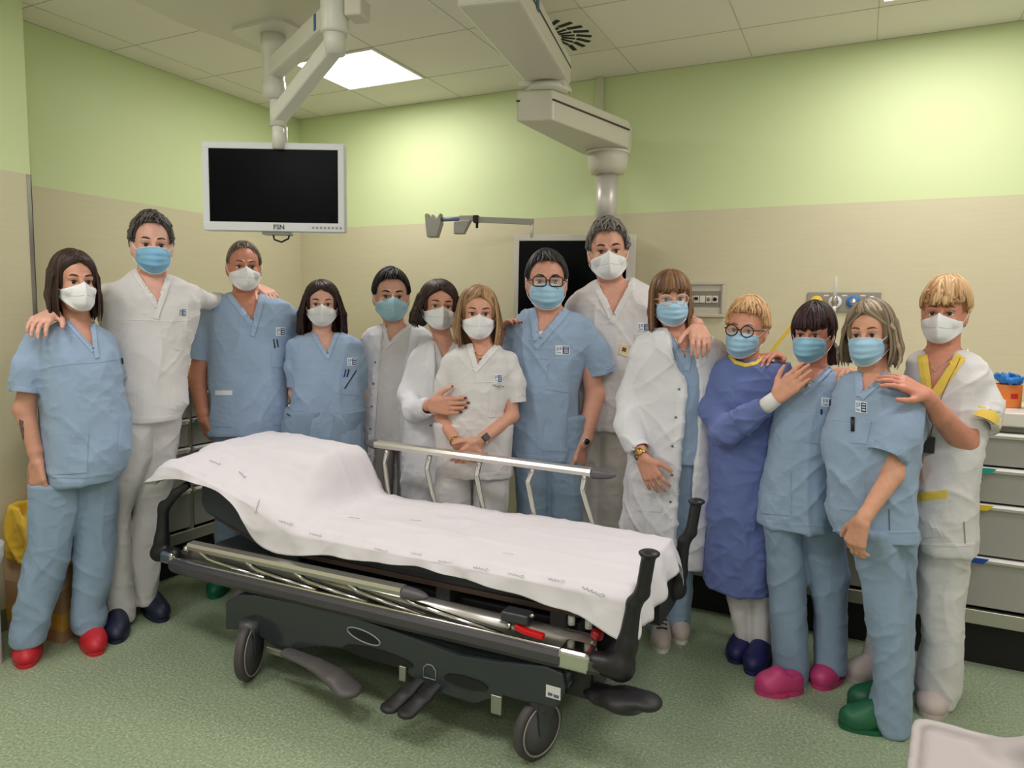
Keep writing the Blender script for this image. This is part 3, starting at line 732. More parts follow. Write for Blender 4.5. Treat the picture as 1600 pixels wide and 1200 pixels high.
# foreground trolley tray, bottom right
r = empty('instrument_trolley', (.32, 1.12, 0), 0, 'grey plastic trolley top with raised rim cut by the bottom right corner', 'trolley')
TR = mat('warm_grey_plastic', (178, 170, 168), .45)
zt = .75; A = at_z(1436, 1120, zt); Bp = at_z(1600, 1165, zt); u = (Bp - A); u.z = 0; u.normalize(); v = Vector((u.y, -u.x, 0)); rz = math.atan2(u.y, u.x)
def tr(a, b_, c): p = A + u * a + v * b_; return (p.x - .32, p.y - 1.12, c)
g = Grid(tuple(np.array((A.x - .32, A.y - 1.12, 0)) + (-.35, -.5, .66)), tuple(np.array((A.x - .32, A.y - 1.12, 0)) + (.65, .4, 1.02)), .006)
ux_ = V3(u.x, u.y, 0); vx_ = V3(v.x, v.y, 0); A0 = V3(A.x - .32, A.y - 1.12, 0)
def rbox(cx, cy, hx, hy, z0, z1, rad, k=.004, mode='add'):
    def fn(X, Y, Z):
        px = (X - A0[0]) * ux_[0] + (Y - A0[1]) * ux_[1] - cx; py = (X - A0[0]) * vx_[0] + (Y - A0[1]) * vx_[1] - cy; pz = Z - (z0 + z1) / 2
        qx = np.abs(px) - hx + rad; qy = np.abs(py) - hy + rad
        d2 = np.sqrt(np.maximum(qx, 0) ** 2 + np.maximum(qy, 0) ** 2) + np.minimum(np.maximum(qx, qy), 0) - rad
        return np.maximum(d2, np.abs(pz) - (z1 - z0) / 2)
    g.op(fn, g.lo, [a[-1] for a in g.ax], mode, k)
rbox(.26, .21, .27, .215, .70, .752, .035, 0); rbox(.26, .21, .252, .197, .738, .80, .026, .006, 'sub')
def T3(a, b_, c): return A0 + ux_ * a + vx_ * b_ + V3(0, 0, c)
g.cap(T3(.125, .03, .742), T3(.27, .02, .83), .016, .022, k=.03); g.cap(T3(.27, .02, .83), T3(.5, .02, .90), .022, .024, k=.02)
V, F = g.mesh('tray', 2); np_mesh('tray', V, F, TR, r)
MB().box(tuple(np.array(tr(.26, .21, .25)) - (.025, .025, .25)), tuple(np.array(tr(.26, .21, .70)) + (.025, .025, .004)), bev=.006).build('column', STEEL, r)
b = MB()
c0 = Vector(tr(.26, .21, .06))
b.tube([c0 + Vector((-.2, -.16, 0)), c0, c0 + Vector((.2, .16, 0))], .018, 10); b.tube([c0 + Vector((-.2, .16, 0)), c0, c0 + Vector((.2, -.16, 0))], .018, 10); b.build('foot_cross', STEEL, r)
for sx in (-1, 1):
    for sy in (-1, 1):
        b = MB(); b.lathe([(.03, -.012), (.03, .012)], tuple(c0 + Vector((.2 * sx, .16 * sy, -.029))), 20, axis=(1, 0, 0)); b.build('castor', DARK, r)
# ================================================================== THE HOSPITAL BED (stretcher), long side along x
SG = empty('hospital_stretcher', (-1.6, 2.38, 0), 0, 'hospital stretcher with raised head section, dark frame and castors in the middle of the room', 'stretcher')
OG = Vector((-1.6, 2.38, 0))
def G(mb): mb.v = [(v[0] - OG.x, v[1] - OG.y, v[2]) for v in mb.v]; return mb
PADM = mat('charcoal_vinyl', (44, 47, 55), .5); BUMP = mat('grey_bumper', (72, 70, 74), .35); CHAS = mat('slate_gloss', (48, 53, 58), .16, spec=.6)
CHR = mat('chrome', (214, 212, 208), .14, 1.0); SATIN = mat('satin_aluminium', (206, 202, 194), .28, .75); BLKP = mat('matte_black_grip', (30, 28, 32), .4); GCAP = mat('grey_end_cap', (92, 88, 92), .4)
# mattress: flat part and raised back part
b = MB(); b.box((-1.97, 2.10, .505), (-.66, 2.66, .60), bev=.03); G(b).build('mattress', PADM, SG, bevel=0)
def bp(t, n):   # point of the raised back section: t up the slope from the hinge, n square to it
    a = math.atan2(.155, .53); return (-1.98 - t * math.cos(a) + n * math.sin(a), .45 + t * math.sin(a) + n * math.cos(a))
b = MB(); sec = [bp(0, 0), bp(.53, 0), bp(.57, .03), bp(.585, .12), bp(.0, .12)]
b.prism(sec, 'y', 2.10, 2.66); G(b).build('back_pad', PADM, SG, bevel=.015)
b = MB(); b.prism([(-2.52, .70), (-2.06, .57), (-2.02, .64), (-2.06, .79), (-2.50, .815)], 'y', 2.34, 2.64); G(b).build('pillow_core', PADM, SG, bevel=.02)
b = MB(); b.box((-1.99, 2.115, .485), (-.66, 2.645, .506), bev=.004); G(b).build('deck', mat('brown_deck', (78, 58, 54), .5), SG)
b = MB(); a0 = bp(.0, -.02); a1 = bp(.58, -.02); b.prism([bp(0, -.022), bp(.50, -.022), bp(.50, -.002), bp(0, -.002)], 'y', 2.13, 2.63); G(b).build('back_deck', MATS['brown_deck'], SG)
# side tubes and frame
for y in (2.115, 2.665):
    b = MB(); b.tube([(-2.62, y, .395), (-1.6, y, .405), (-.72, y, .40)], .036, 18); G(b).build('frame_tube', SATIN, SG)
b = MB(); b.box((-2.55, 2.2, .37), (-.8, 2.58, .43), bev=.01); G(b).build('under_frame', mat('frame_dark', (58, 58, 60), .5, .3), SG)
for x in (-2.1, -1.1):
    b = MB(); b.box((x - .07, 2.3, .25), (x + .07, 2.48, .38), bev=.01); G(b).build('lift_column', MATS['frame_dark'], SG)
for x in (-1.3, -.85):
    b = MB(); b.box((x - .03, 2.12, .42), (x + .03, 2.65, .487), bev=.005); G(b).build('cross_member', MATS['frame_dark'], SG)
# bumper rails
sec = [(-.022, -.026), (.018, -.030), (.030, -.012), (.030, .014), (.016, .024), (-.022, .022)]
for y, sg in ((2.02, 1), (2.76, -1)):
    pts = [(-2.64, y + sg * .05, .372), (-2.60, y + sg * .015, .374), (-2.5, y, .376), (-.80, y, .388), (-.66, y + sg * .008, .39)]
    b = MB(); b.sweep(pts, [(s_ * sg, u_) for s_, u_ in sec] if sg > 0 else [(s_ * sg, u_) for s_, u_ in sec][::-1]); G(b).build('bumper_rail', BUMP, SG)
    b = MB(); b.tube([(p[0], p[1] + sg * .004, p[2] + .024) for p in pts], .007, 10); G(b).build('chrome_trim', CHR, SG)
# corner fittings
for y, sg in ((2.02, 1), (2.76, -1)):
    b = MB(); b.box((-.80, y - .03, .36), (-.69, y + .06, .43), bev=.016); G(b).build('corner_fitting', CHR, SG)
    b = MB(); b.box((-2.68, y - .005 - (.0 if sg > 0 else .05), .372), (-2.60, y + .06, .425), bev=.014); G(b).build('corner_fitting', CHR, SG)
    b = MB(); b.lathe([(.014, 0), (.016, .01), (.014, .022), (.0, .026)], (-2.57, y + sg * .05, .425), 16); G(b).build('knob', CHR, SG)
# push handles, foot end: wide black base and an upright that leans and flares
def handle_foot(y, sg):
    g = Grid((-.95, min(y - .1, y + .1), .3), (-.45, max(y - .1, y + .1), .85), .006)
    g.cap((-.68, y, .395), (-.60, y, .395), .034, .040, k=.02); g.cap((-.60, y, .40), (-.585, y + sg * .01, .47), .042, .030, k=.02)
    g.cap((-.585, y + sg * .01, .47), (-.57, y + sg * .015, .60), .030, .023, k=.02); g.cap((-.57, y + sg * .015, .60), (-.545, y + sg * .015, .64), .023, .022, k=.012); g.cap((-.545, y + sg * .015, .64), (-.53, y + sg * .015, .755), .022, .022, k=.012)
    g.ell((-.528, y + sg * .015, .765), (.034, .034, .012), k=.008)
    V, F = g.mesh('handle', 1); V = V - np.array(OG); np_mesh('push_handle', V, F, BLKP, SG)
handle_foot(2.03, 1); handle_foot(2.75, -1)
def handle_head(y, sg):
    g = Grid((-2.85, y - .12, .3), (-2.4, y + .12, .82), .006)
    g.cap((-2.62, y, .41), (-2.72, y, .40), .028, .034, k=.02); g.cap((-2.72, y, .40), (-2.70, y, .47), .036, .028, k=.02)
    g.cap((-2.70, y, .46), (-2.685, y, .62), .028, .021, k=.02); g.cap((-2.685, y, .60), (-2.63, y + sg * .02, .675), .021, .019, k=.015); g.cap((-2.63, y + sg * .02, .675), (-2.585, y + sg * .04, .71), .019, .018, k=.015)
    V, F = g.mesh('handle', 1); V = V - np.array(OG); np_mesh('push_handle', V, F, BLKP, SG)
handle_head(2.05, 1); handle_head(2.73, -1)
# black end board between the foot handles, low
b = MB(); b.prism(rrect(2.50, .33, 2.79, .50, .03), 'x', -.635, -.60); G(b).build('foot_panel', BLKP, SG)
# folded near side rail
RS = [(-.022, -.015), (.020, -.012), (.025, .004), (.018, .016), (-.014, .019), (-.023, .008)]
def side_rail(x0, x1, y, z, z1, name='side_rail', flip=1):
    b = MB(); b.sweep([(x0, y, z), (x1, y, z1)], [(s_ * flip, u_) for s_, u_ in RS]); o = G(b).build(name, SATIN, SG); return o
nr = side_rail(-2.50, -1.41, 2.035, .472, .482)
def cap_end(o, x, y, z, dx):
    g = Grid((x - .14, y - .05, z - .05), (x + .14, y + .05, z + .05), .004); g.ell((x, y, z), (abs(dx), .026, .024), k=0)
    g.op(lambda X, Y, Z: -(X - x) * (1 if dx > 0 else -1) + 0 * Y + 0 * Z, g.lo, [a[-1] for a in g.ax], 'and', .002)
    V, F = g.mesh('cap', 1); np_mesh('end_cap', V - np.array(OG), F, GCAP, o)
cap_end(nr, -1.41, 2.035, .478, .105)
for i, (xs, xe) in enumerate(((-2.451, -2.095), (-2.185, -1.829), (-1.929, -1.582), (-1.668, -1.334), (-1.425, -1.017))):
    zs = .445 + .004 * i; b = MB()
    b.tube([(xs - .008, 2.045, zs + .012), (xs, 2.045, zs), (xs + .04, 2.05, zs - .022), (xs + .07, 2.052, zs - .028), (xe, 2.05, .398)], .0105, 10); G(b).build('folded_arm', CHR, SG)
# raised far side rail
fr_ = side_rail(-2.045, -.955, 2.72, .845, .832)
cap_end(fr_, -2.045, 2.72, .845, -.06); cap_end(fr_, -.955, 2.72, .832, .105)
for xs, xm, xe in ((-1.982, -2.001, -1.955), (-1.741, -1.758, -1.694), (-1.48, -1.495, -1.442), (-1.22, -1.243, -1.193), (-.982, -.994, -.925)):
    b = MB(); b.tube([(xs, 2.72, .828), (xs - .006, 2.72, .80), (xm, 2.72, .762), (xm + .003, 2.72, .745), ((xm + xe) / 2, 2.71, .67), (xe, 2.70, .58), (xe + .03, 2.69, .44)], .0105, 12, flat=1.15); G(b).build('rail_post', CHR, SG)
# gas strut under the back section
b = MB(); b.tube([(-2.36, 2.16, .575), (-2.27, 2.17, .535)], .016, 12); G(b).build('strut_joint', CHR, SG)
b = MB(); b.tube([(-2.28, 2.17, .54), (-1.93, 2.2, .40)], .014, 12); G(b).build('gas_strut', BLKP, SG)
b = MB(); b.lathe([(.012, 0), (.014, .006), (.011, .012)], (-2.40, 2.115, .60), 14, axis=(0, -1, 0)); G(b).build('bolt', CHR, SG)
# latch, red lever and red knob
b = MB(); b.box((-1.02, 2.03, .455), (-.92, 2.09, .49), bev=.008); G(b).build('latch', mat('dark_latch', (58, 58, 62), .4), SG)
b = MB(); b.tube([(-.93, 2.06, .475), (-.90, 2.03, .50)], .006, 8); b.tube([(-.99, 2.04, .45), (-.99, 2.04, .43)], .008, 8); G(b).build('latch_pin', CHR, SG)
b = MB(); b.sweep([(-.965, 2.04, .446), (-.93, 2.032, .440), (-.86, 2.03, .436)], [(-.012, -.009), (.012, -.009), (.012, .009), (-.012, .009)]); G(b).build('release_lever', mat('signal_red', (214, 24, 30), .35), SG, bevel=.004)
b = MB(); b.lathe([(.0, -.02), (.018, -.014), (.022, 0), (.018, .014), (.0, .02)], (-.70, 2.09, .455), 18); G(b).build('brake_knob', mat('dark_red_knob', (166, 20, 30), .3), SG)
for x in (-.80, -.74):
    b = MB(); b.lathe([(.012, 0), (.012, .03)], (x, 2.12, .455), 14, axis=(0, 0, 1)); G(b).build('buffer', MATS['white_plastic'], SG)
# chassis cover: curved skirts on both sides joined by a top
prof_b = [(-2.268, .165), (-2.14, .188), (-2.06, .175), (-2.0, .150), (-1.90, .152), (-1.86, .175), (-1.75, .21), (-1.62, .225), (-1.45, .235), (-1.38, .20), (-1.30, .17), (-1.2, .158), (-1.10, .158), (-1.04, .19), (-.98, .215), (-.90, .215), (-.80, .225)]
prof_t = [(-.77, .30), (-.78, .345), (-.84, .355), (-1.00, .33), (-1.16, .315), (-1.35, .335), (-1.6, .355), (-1.9, .352), (-2.1, .345), (-2.2, .325), (-2.265, .28)]
poly = prof_b + prof_t
for y0, y1 in ((2.0, 2.03), (2.73, 2.76)):
    b = MB(); b.prism(poly, 'y', y0, y1); G(b).build('chassis_skirt', CHAS, SG, bevel=.006)
b = MB(); n = len(prof_t); top = [(x, z) for x, z in prof_t]
b.prism(top + [(x, z - .02) for x, z in reversed(top)], 'y', 2.025, 2.735, sm=True); G(b).build('chassis_top', CHAS, SG)
b = MB(); ov = [(-1.56 + .075 * math.cos(a) + .0 * math.sin(a), .295 + .022 * math.sin(a) - .010 * math.cos(a)) for a in np.linspace(0, 2 * math.pi, 33)]
b.tube([(x, 1.9975, z) for x, z in ov], .0025, 6, cap=False); G(b).build('grip_outline', mat('outline_grey', (150, 152, 152), .4), SG)
b = MB(); b.prism([(-1.56 + .062 * math.cos(a), .293 + .014 * math.sin(a) - .008 * math.cos(a)) for a in np.linspace(0, 2 * math.pi, 25)[:-1]], 'y', 1.9985, 2.001); G(b).build('grip_recess', mat('recess_black', (18, 19, 21), .5), SG)
b = MB(); b.prism([(-1.50 + .155 * math.cos(a), .232 + .022 * math.sin(a) * (1.2 if math.sin(a) > 0 else .8)) for a in np.linspace(0, 2 * math.pi, 33)[:-1]], 'y', 1.994, 2.002); G(b).build('pedal_recess', MATS['recess_black'], SG)
b = MB(); b.prism([(-1.13 + .085 * math.cos(a), .228 + .020 * math.sin(a)) for a in np.linspace(0, 2 * math.pi, 33)[:-1]], 'y', 1.994, 2.002); G(b).build('pedal_recess', MATS['recess_black'], SG)
b = MB(); b.tube([(-1.30, 1.9975, .205), (-1.30, 1.9975, .24), (-1.285, 1.9975, .255), (-1.265, 1.9975, .255), (-1.25, 1.9975, .24), (-1.25, 1.9975, .205), (-1.30, 1.9975, .205)], .002, 6); G(b).build('grip_outline', MATS['outline_grey'], SG)
b = MB(); b.box((-.835, 1.998, .255), (-.785, 2.0005, .295)); o = G(b).build('data_label', RAILW, SG)
b = MB(); b.box((-.828, 1.9972, .262), (-.812, 1.9985, .272)); b.box((-.808, 1.9972, .26), (-.79, 1.9985, .27)); G(b).build('label_print', mat('label_ink2', (90, 100, 130), .7), o)
# rear box at the foot end
b = MB(); b.box((-.80, 2.06, .24), (-.70, 2.7, .35), bev=.012); G(b).build('end_box', BLKP, SG)
# wheels
def castor(x, y, yaw, z=.105):
    c = Vector((x - OG.x, y - OG.y, z)); d = Vector((math.cos(yaw), math.sin(yaw), 0)); ax = Vector((-math.sin(yaw), math.cos(yaw), 0))
    R = z
    b = MB(); b.lathe([(R - .016, -.017), (R - .003, -.015), (R, -.007), (R, .007), (R - .003, .015), (R - .016, .017)], tuple(c), 36, axis=tuple(ax)); o = b.build('castor_wheel', mat('tyre_grey', (74, 68, 70), .55), SG)
    b = MB(); b.lathe([(R - .023, -.0195), (R - .023, -.0225), (R - .017, -.0225), (R - .017, -.0195)], tuple(c), 36, axis=tuple(ax), cap=False); b.lathe([(R - .023, .0195), (R - .023, .0225), (R - .017, .0225), (R - .017, .0195)], tuple(c), 36, axis=tuple(ax), cap=False); b.build('rim_ring', mat('rim_light', (150, 146, 142), .4), o)
    b = MB(); b.lathe([(.0, -.0215), (R - .022, -.019), (R - .022, .019), (.0, .0215)], tuple(c), 36, axis=tuple(ax)); b.build('wheel_disc', mat('wheel_cover', (78, 76, 78), .45), o)
    b = MB(); up = Vector((0, 0, 1))
    for s_ in (-1, 1):
        q = [c + ax * s_ * .026 - up * .012 - d * .018, c + ax * s_ * .026 - up * .012 + d * .018, c + ax * s_ * .026 + up * .1 + d * .055, c + ax * s_ * .026 + up * .1 - d * .03]
        q2 = [p + ax * s_ * .006 for p in q]; b.add([tuple(p) for p in q + q2], [(0, 1, 2, 3), (4, 5, 6, 7), (0, 1, 5, 4), (1, 2, 6, 5), (2, 3, 7, 6), (3, 0, 4, 7)])
    b.build('castor_fork', mat('fork_grey', (70, 72, 76), .4), SG)
    b = MB(); b.lathe([(.034, .085), (.04, .105), (.04, .14)], tuple((c.x, c.y, z - .02)), 20); b.build('castor_socket', MATS['fork_grey'], SG)
castor(-2.12, 1.99, 1.97, .118); castor(-.885, 2.055, 1.21, .105); castor(-2.12, 2.68, 1.3, .11); castor(-.88, 2.70, 1.9, .105)
b = MB(); castor(-1.40, 2.36, .2, .09)
# pedals
def pedal(pts, rr, name='pedal', m=None, ribs=None):
    g = Grid((min(p[0] for p in pts) - .1, min(p[1] for p in pts) - .1, .0), (max(p[0] for p in pts) + .1, max(p[1] for p in pts) + .1, .5), .005)
    for (a, ra), (c, rc) in zip(list(zip(pts, rr))[:-1], list(zip(pts, rr))[1:]):
        ra_, rc_ = ra, rc
        a_, c_ = np.array(a, float), np.array(c, float); ba = c_ - a_; L2 = float(ba @ ba)
        def fn(X, Y, Z, a_=a_, ba=ba, L2=L2, ra_=ra_, rc_=rc_):
            px, py, pz = X - a_[0], Y - a_[1], Z - a_[2]; t = np.clip((px * ba[0] + py * ba[1] + pz * ba[2]) / L2, 0, 1)
            return np.sqrt((px - t * ba[0]) ** 2 + ((py - t * ba[1])) ** 2 + ((pz - t * ba[2]) * 2.2) ** 2) - (ra_ + (rc_ - ra_) * t)
        R = max(ra, rc); g.op(fn, np.minimum(a_, c_) - R, np.maximum(a_, c_) + R, 'add', .01)
    V, F = g.mesh('pedal', 1); o = np_mesh(name, V - np.array(OG), F, m or mat('pedal_grey', (84, 80, 80), .5), SG)
    if ribs:
        for (p, q_) in ribs:
            b = MB(); b.tube([Vector(p) - OG, Vector(q_) - OG], .0035, 6); b.build('grip_rib', BLKP, o)
    return o
pedal([(-1.90, 1.97, .165), (-1.75, 1.95, .165), (-1.64, 1.93, .155), (-1.57, 1.92, .125)], [.03, .036, .046, .052],
      ribs=[((-1.645 + .02 * i, 1.908, .165 - .0075 * i), (-1.635 + .02 * i, 1.945, .166 - .0075 * i)) for i in range(4)])
for i, x in enumerate((-1.345, -1.275)):
    pedal([(x + .03, 2.02, .19), (x, 1.96, .155), (x - .025, 1.90, .125)], [.022, .034, .036], m=mat('pedal_black', (34, 33, 36), .5),
          ribs=[((x - .022 - .005 * k, 1.955 - .014 * k, .167 - .0075 * k), (x + .016 - .005 * k, 1.955 - .014 * k, .167 - .0075 * k)) for k in range(4)])
pedal([(-.74, 2.12, .26), (-.66, 2.06, .275), (-.58, 2.02, .300), (-.51, 2.0, .325)], [.035, .055, .07, .05], m=MATS['pedal_black'])
b = MB(); b.box((-2.02, 1.975, .135), (-1.93, 1.985, .16), bev=.003); G(b).build('pedal_bracket', STEEL, SG)
b = MB(); b.box((-1.03, 1.99, .15), (-.99, 2.0, .215), bev=.003); G(b).build('castor_bracket', STEEL, SG)
b = MB(); b.box((-1.40, 1.99, .17), (-1.37, 2.0, .225), bev=.003); G(b).build('pedal_bracket', STEEL, SG)

# ================================================================== THE SHEET
def sheet_top(X, y):
    """height of the cloth over mattress, back section and pillow"""
    flat = .622
    back_n = np.interp(X, [-2.70, -2.60, -2.2, -2.0, -1.95], [.815, .81, .715, .645, flat])
    back_f = np.interp(X, [-2.70, -2.5, -2.09, -2.045, -1.99, -1.94], [.86, .862, .842, .80, .665, flat + .008])
    s = np.clip((y - 2.12) / .30, 0, 1); s = s * s * (3 - 2 * s)
    return back_n * (1 - s) + back_f * s
def smooth_interp(x, xs, ys):
    r = 0
    for d in (-.04, -.02, 0, .02, .04): r = r + np.interp(x + d, xs, ys)
    return r / 5
NX, NW, NT, NFH = 150, 16, 46, 12
xs_ = np.linspace(-2.66, -.60, NX)
hemN = lambda x: smooth_interp(x, [-2.70, -2.6, -2.52, -2.40, -2.30, -2.23, -2.17, -2.0, -1.8, -1.6, -1.36, -1.2, -1.0, -.85, -.74, -.66, -.60], [.73, .745, .745, .73, .705, .66, .545, .505, .545, .553, .575, .565, .550, .535, .525, .50, .47])
rowsS = []
for i, x in enumerate(xs_):
    row = []
    zn = float(sheet_top(x, 2.085)); hn = float(hemN(x))
    flare = .02 + .03 * max(0, (x + .9) / .3) if x > -.9 else .02
    for j in range(NW):        # hem up to the edge
        t = j / NW; z = hn + (zn - .02 - hn) * t
        y = 2.085 - .022 - flare * (1 - t) * .6 + .006 * math.sin(x * 31) * (1 - t)
        row.append((x, y, z))
    for j in range(NT + 1):
        t = j / NT; y = 2.072 + .60 * t
        z = float(smooth_interp(x, xs_, np.array([0.0] * NX))) if False else float(np.mean([sheet_top(x + d, y) for d in (-.02, 0, .02)]))
        e = min(1, t / .05, (1 - t) / .05); z -= .02 * (1 - math.sin(e * math.pi / 2))
        row.append((x, y, z))
    for j in range(1, 7):
        t = j / 6; z = float(sheet_top(x, 2.67)) - .02 - .08 * t; row.append((x, 2.675 + .012 * t, z))
    rowsS.append(row)
# foot end drop and head end drop
last = rowsS[-1]; m = len(last)
for k in range(1, NFH + 1):
    t = k / NFH; row = []
    for j, (x, y, z) in enumerate(last):
        edge = max(0, (NW - j) / NW) if j < NW else 0
        drop = .17 * t if j >= NW else (.02 * t)
        row.append((x + .035 * math.sin(t * math.pi / 2) + .012 * math.sin(y * 40) * t, y - .02 * t * (1 if y < 2.2 else 0), z - (.12 + .03 * math.sin(y * 9)) * t * (1 - edge * .75) * (1 if t > .12 else .5)))
    rowsS.append(row)
first = rowsS[0]; pre = []
for k in range(1, 9):
    t = k / 8; row = []
    for j, (x, y, z) in enumerate(first):
        edge = max(0, (NW - j) / NW) if j < NW else 0
        row.append((x - .085 * math.sin(t * 1.3) - .03 * edge * t + .01 * math.sin(y * 35) * t, y - .03 * t * edge, z - .10 * t * t * (1 - edge) - .045 * t * edge + .008 * math.sin(y * 50) * t))
    pre.append(row)
rowsS = pre[::-1] + rowsS
A = np.array(rowsS); nr_, nc_ = A.shape[:2]
V = A.reshape(-1, 3)
dx = np.gradient(A, axis=0); dy = np.gradient(A, axis=1); Nn = np.cross(dx.reshape(-1, 3), dy.reshape(-1, 3)); Nn /= np.maximum(np.linalg.norm(Nn, axis=1), 1e-9)[:, None]
wr = fold_fn(301, .008, (2.4, 6, 4), .0012)(V, Nn); wr2 = fold_fn(305, .004, (6, 3, 6), .001)(V, Nn)
creases = .0035 * (np.exp(-((V[:, 1] - 2.28) / .008) ** 2) + np.exp(-((V[:, 1] - 2.46) / .008) ** 2) + np.exp(-((np.mod(V[:, 0] + .13, .42) - .2) / .007) ** 2))
V = V + Nn * (np.clip(wr + wr2, -.004, .02) + creases)[:, None]
idx = np.arange(nr_ * nc_).reshape(nr_, nc_); F = np.stack([idx[:-1, :-1], idx[1:, :-1], idx[1:, 1:], idx[:-1, 1:]], -1).reshape(-1, 4)
SH = empty('bed_sheet', (-1.6, 2.38, .6), 0, 'white cotton sheet covering the stretcher and its raised head end', 'bed sheet')
V0 = V - np.array((-1.6, 2.38, .6))
SHM = mat('white_sheet', (226, 221, 226), .85, bump=(9, .25, .006), sheen=.1)
# two cloth layers so the sheet has thickness
K = len(V0); Vb = V0 - Nn * .002; F2 = F[:, ::-1] + K
rim = list(idx[0, :]) + list(idx[1:, -1]) + list(idx[-1, ::-1][1:]) + list(idx[::-1, 0][1:-1])
R_ = np.array([(a, b_, b_ + K, a + K) for a, b_ in zip(rim, rim[1:] + rim[:1])])
so = np_mesh('cloth', np.concatenate([V0, Vb]), np.concatenate([F, F2, R_]), SHM, SH)
bvS = BVHTree.FromPolygons([tuple(v) for v in V], [tuple(f) for f in F])
INK = mat('sheet_print', (172, 168, 174), .85)
def sheet_mark(px, py, s_=1.0, ang=0.0):
    h = bvS.ray_cast(CAMP, ray(px, py).normalized(), 10)
    if h[0] is None: return
    c, n = h[0], h[1]
    if n.dot(CAMP - c) < 0: n = -n
    X = Vector((math.cos(ang), math.sin(ang), 0)); X = (X - n * X.dot(n)).normalized(); Y = n.cross(X)
    b = MB(); pts = []
    for k in range(26):
        t = k / 25; pts.append(c + n * .003 + X * ((t - .6) * .05 * s_) + Y * (.0045 * s_ * math.sin(t * 26) * (1.3 if k % 7 == 0 else .8)) - Vector((-1.6, 2.38, .6)))
    b.tube(pts, .0009 * s_, 4)
    q = [c + n * .003 + X * (.03 * s_ + .007 * s_ * math.cos(a)) + Y * (.007 * s_ * math.sin(a)) - Vector((-1.6, 2.38, .6)) for a in np.linspace(0, 2 * math.pi, 5)]
    b.tube(q, .0009 * s_, 4); b.build('printed_mark', INK, SH, fix=False)
for (x, y, s_, a) in ((925, 925, 1.3, -.3), (300, 707, 1, .2), (335, 723, 1, 0), (378, 742, 1, -.4), (403, 790, 1, -1.2), (445, 817, 1, 0), (492, 836, .9, 0), (594, 860, .9, 0), (650, 866, .7, 0), (695, 879, .9, 0), (750, 889, .9, 0), (805, 899, .9, 0), (868, 907, .9, 0), (552, 810, .8, .1), (648, 814, .7, .2), (793, 866, .6, 0)):
    sheet_mark(x, y, s_, a)
# ================================================================== PEOPLE
SKIN = {}
def skin_mat(rgb):
    k = tuple(rgb)
    if k not in SKIN: SKIN[k] = mat('skin_%d' % len(SKIN), rgb, .5, sss=.08, vary=(60, .05), bump=(300, .1, .0006))
    return SKIN[k]
def cloth_mat(name, rgb, rough=.85):
    return mat(name, rgb, rough, bump=(55, .35, .004), vary=(9, .03), sheen=.1)
BLUE = cloth_mat('light_blue_cotton', (150, 172, 200)); BLUEP = cloth_mat('light_blue_trouser', (138, 160, 184))
BLUED = mat('light_blue_band', (156, 178, 206), .85)
WHITE = cloth_mat('white_cotton', (216, 213, 213)); WHITEB = mat('white_band', (222, 219, 219), .85)
COAT = cloth_mat('white_coat_cotton', (224, 224, 230)); COATB = mat('white_coat_band', (230, 230, 236), .85)
GOWN = cloth_mat('surgical_gown_blue', (100, 116, 174)); YEL = mat('yellow_trim', (232, 200, 84), .8)
CUFF = mat('knit_cuff', (228, 228, 224), .9)
MWHITE = mat('respirator_fleece', (236, 237, 240), .85, bump=(200, .15, .001)); MBLUE = mat('surgical_mask_blue', (160, 200, 226), .8, bump=(200, .15, .001))
MAQUA = mat('surgical_mask_aqua', (164, 206, 222), .8); STRAP = mat('ear_loop', (238, 238, 236), .8)
EYEW = mat('eye_white', (214, 206, 200), .3); IRIS = mat('iris_brown', (66, 44, 32), .25); PUP = mat('pupil', (12, 10, 10), .15)
LASH = mat('lash_line', (42, 28, 24), .8)
BLK = mat('black_plastic', (24, 24, 26), .35); GOLD = mat('gold', (196, 160, 92), .3, 1.0); SILV = mat('silver', (200, 198, 192), .25, 1.0)
NAVY = mat('print_navy', (42, 66, 122), .7); LOGOW = mat('print_white', (232, 236, 240), .7); LOGOG = mat('print_grey_blue', (150, 170, 196), .7)
LENS = mat('clear_lens', (240, 244, 246), .03, trans=None, alpha=.12)
BUT = mat('snap_button', (130, 128, 122), .35, .7)
NAILR = mat('red_nail', (120, 22, 30), .25); NAILD = mat('dark_nail', (58, 18, 22), .25); NAILN = mat('natural_nail', (222, 166, 150), .3)

def hair_mat(name, dark, light):
    m = bpy.data.materials.new(name); m.use_nodes = True; nt = m.node_tree; b = nt.nodes['Principled BSDF']
    b.inputs['Roughness'].default_value = .45; b.inputs['Specular IOR Level'].default_value = .3
    a = nt.nodes.new('ShaderNodeAttribute'); a.attribute_name = 'strand'
    r = nt.nodes.new('ShaderNodeMix'); r.data_type = 'RGBA'; r.inputs['A'].default_value = (*lin(dark), 1); r.inputs['B'].default_value = (*lin(light), 1)
    nt.links.new(a.outputs['Fac'], r.inputs['Factor'])
    nt.links.new(r.outputs['Result'], b.inputs['Base Color'])
    return m

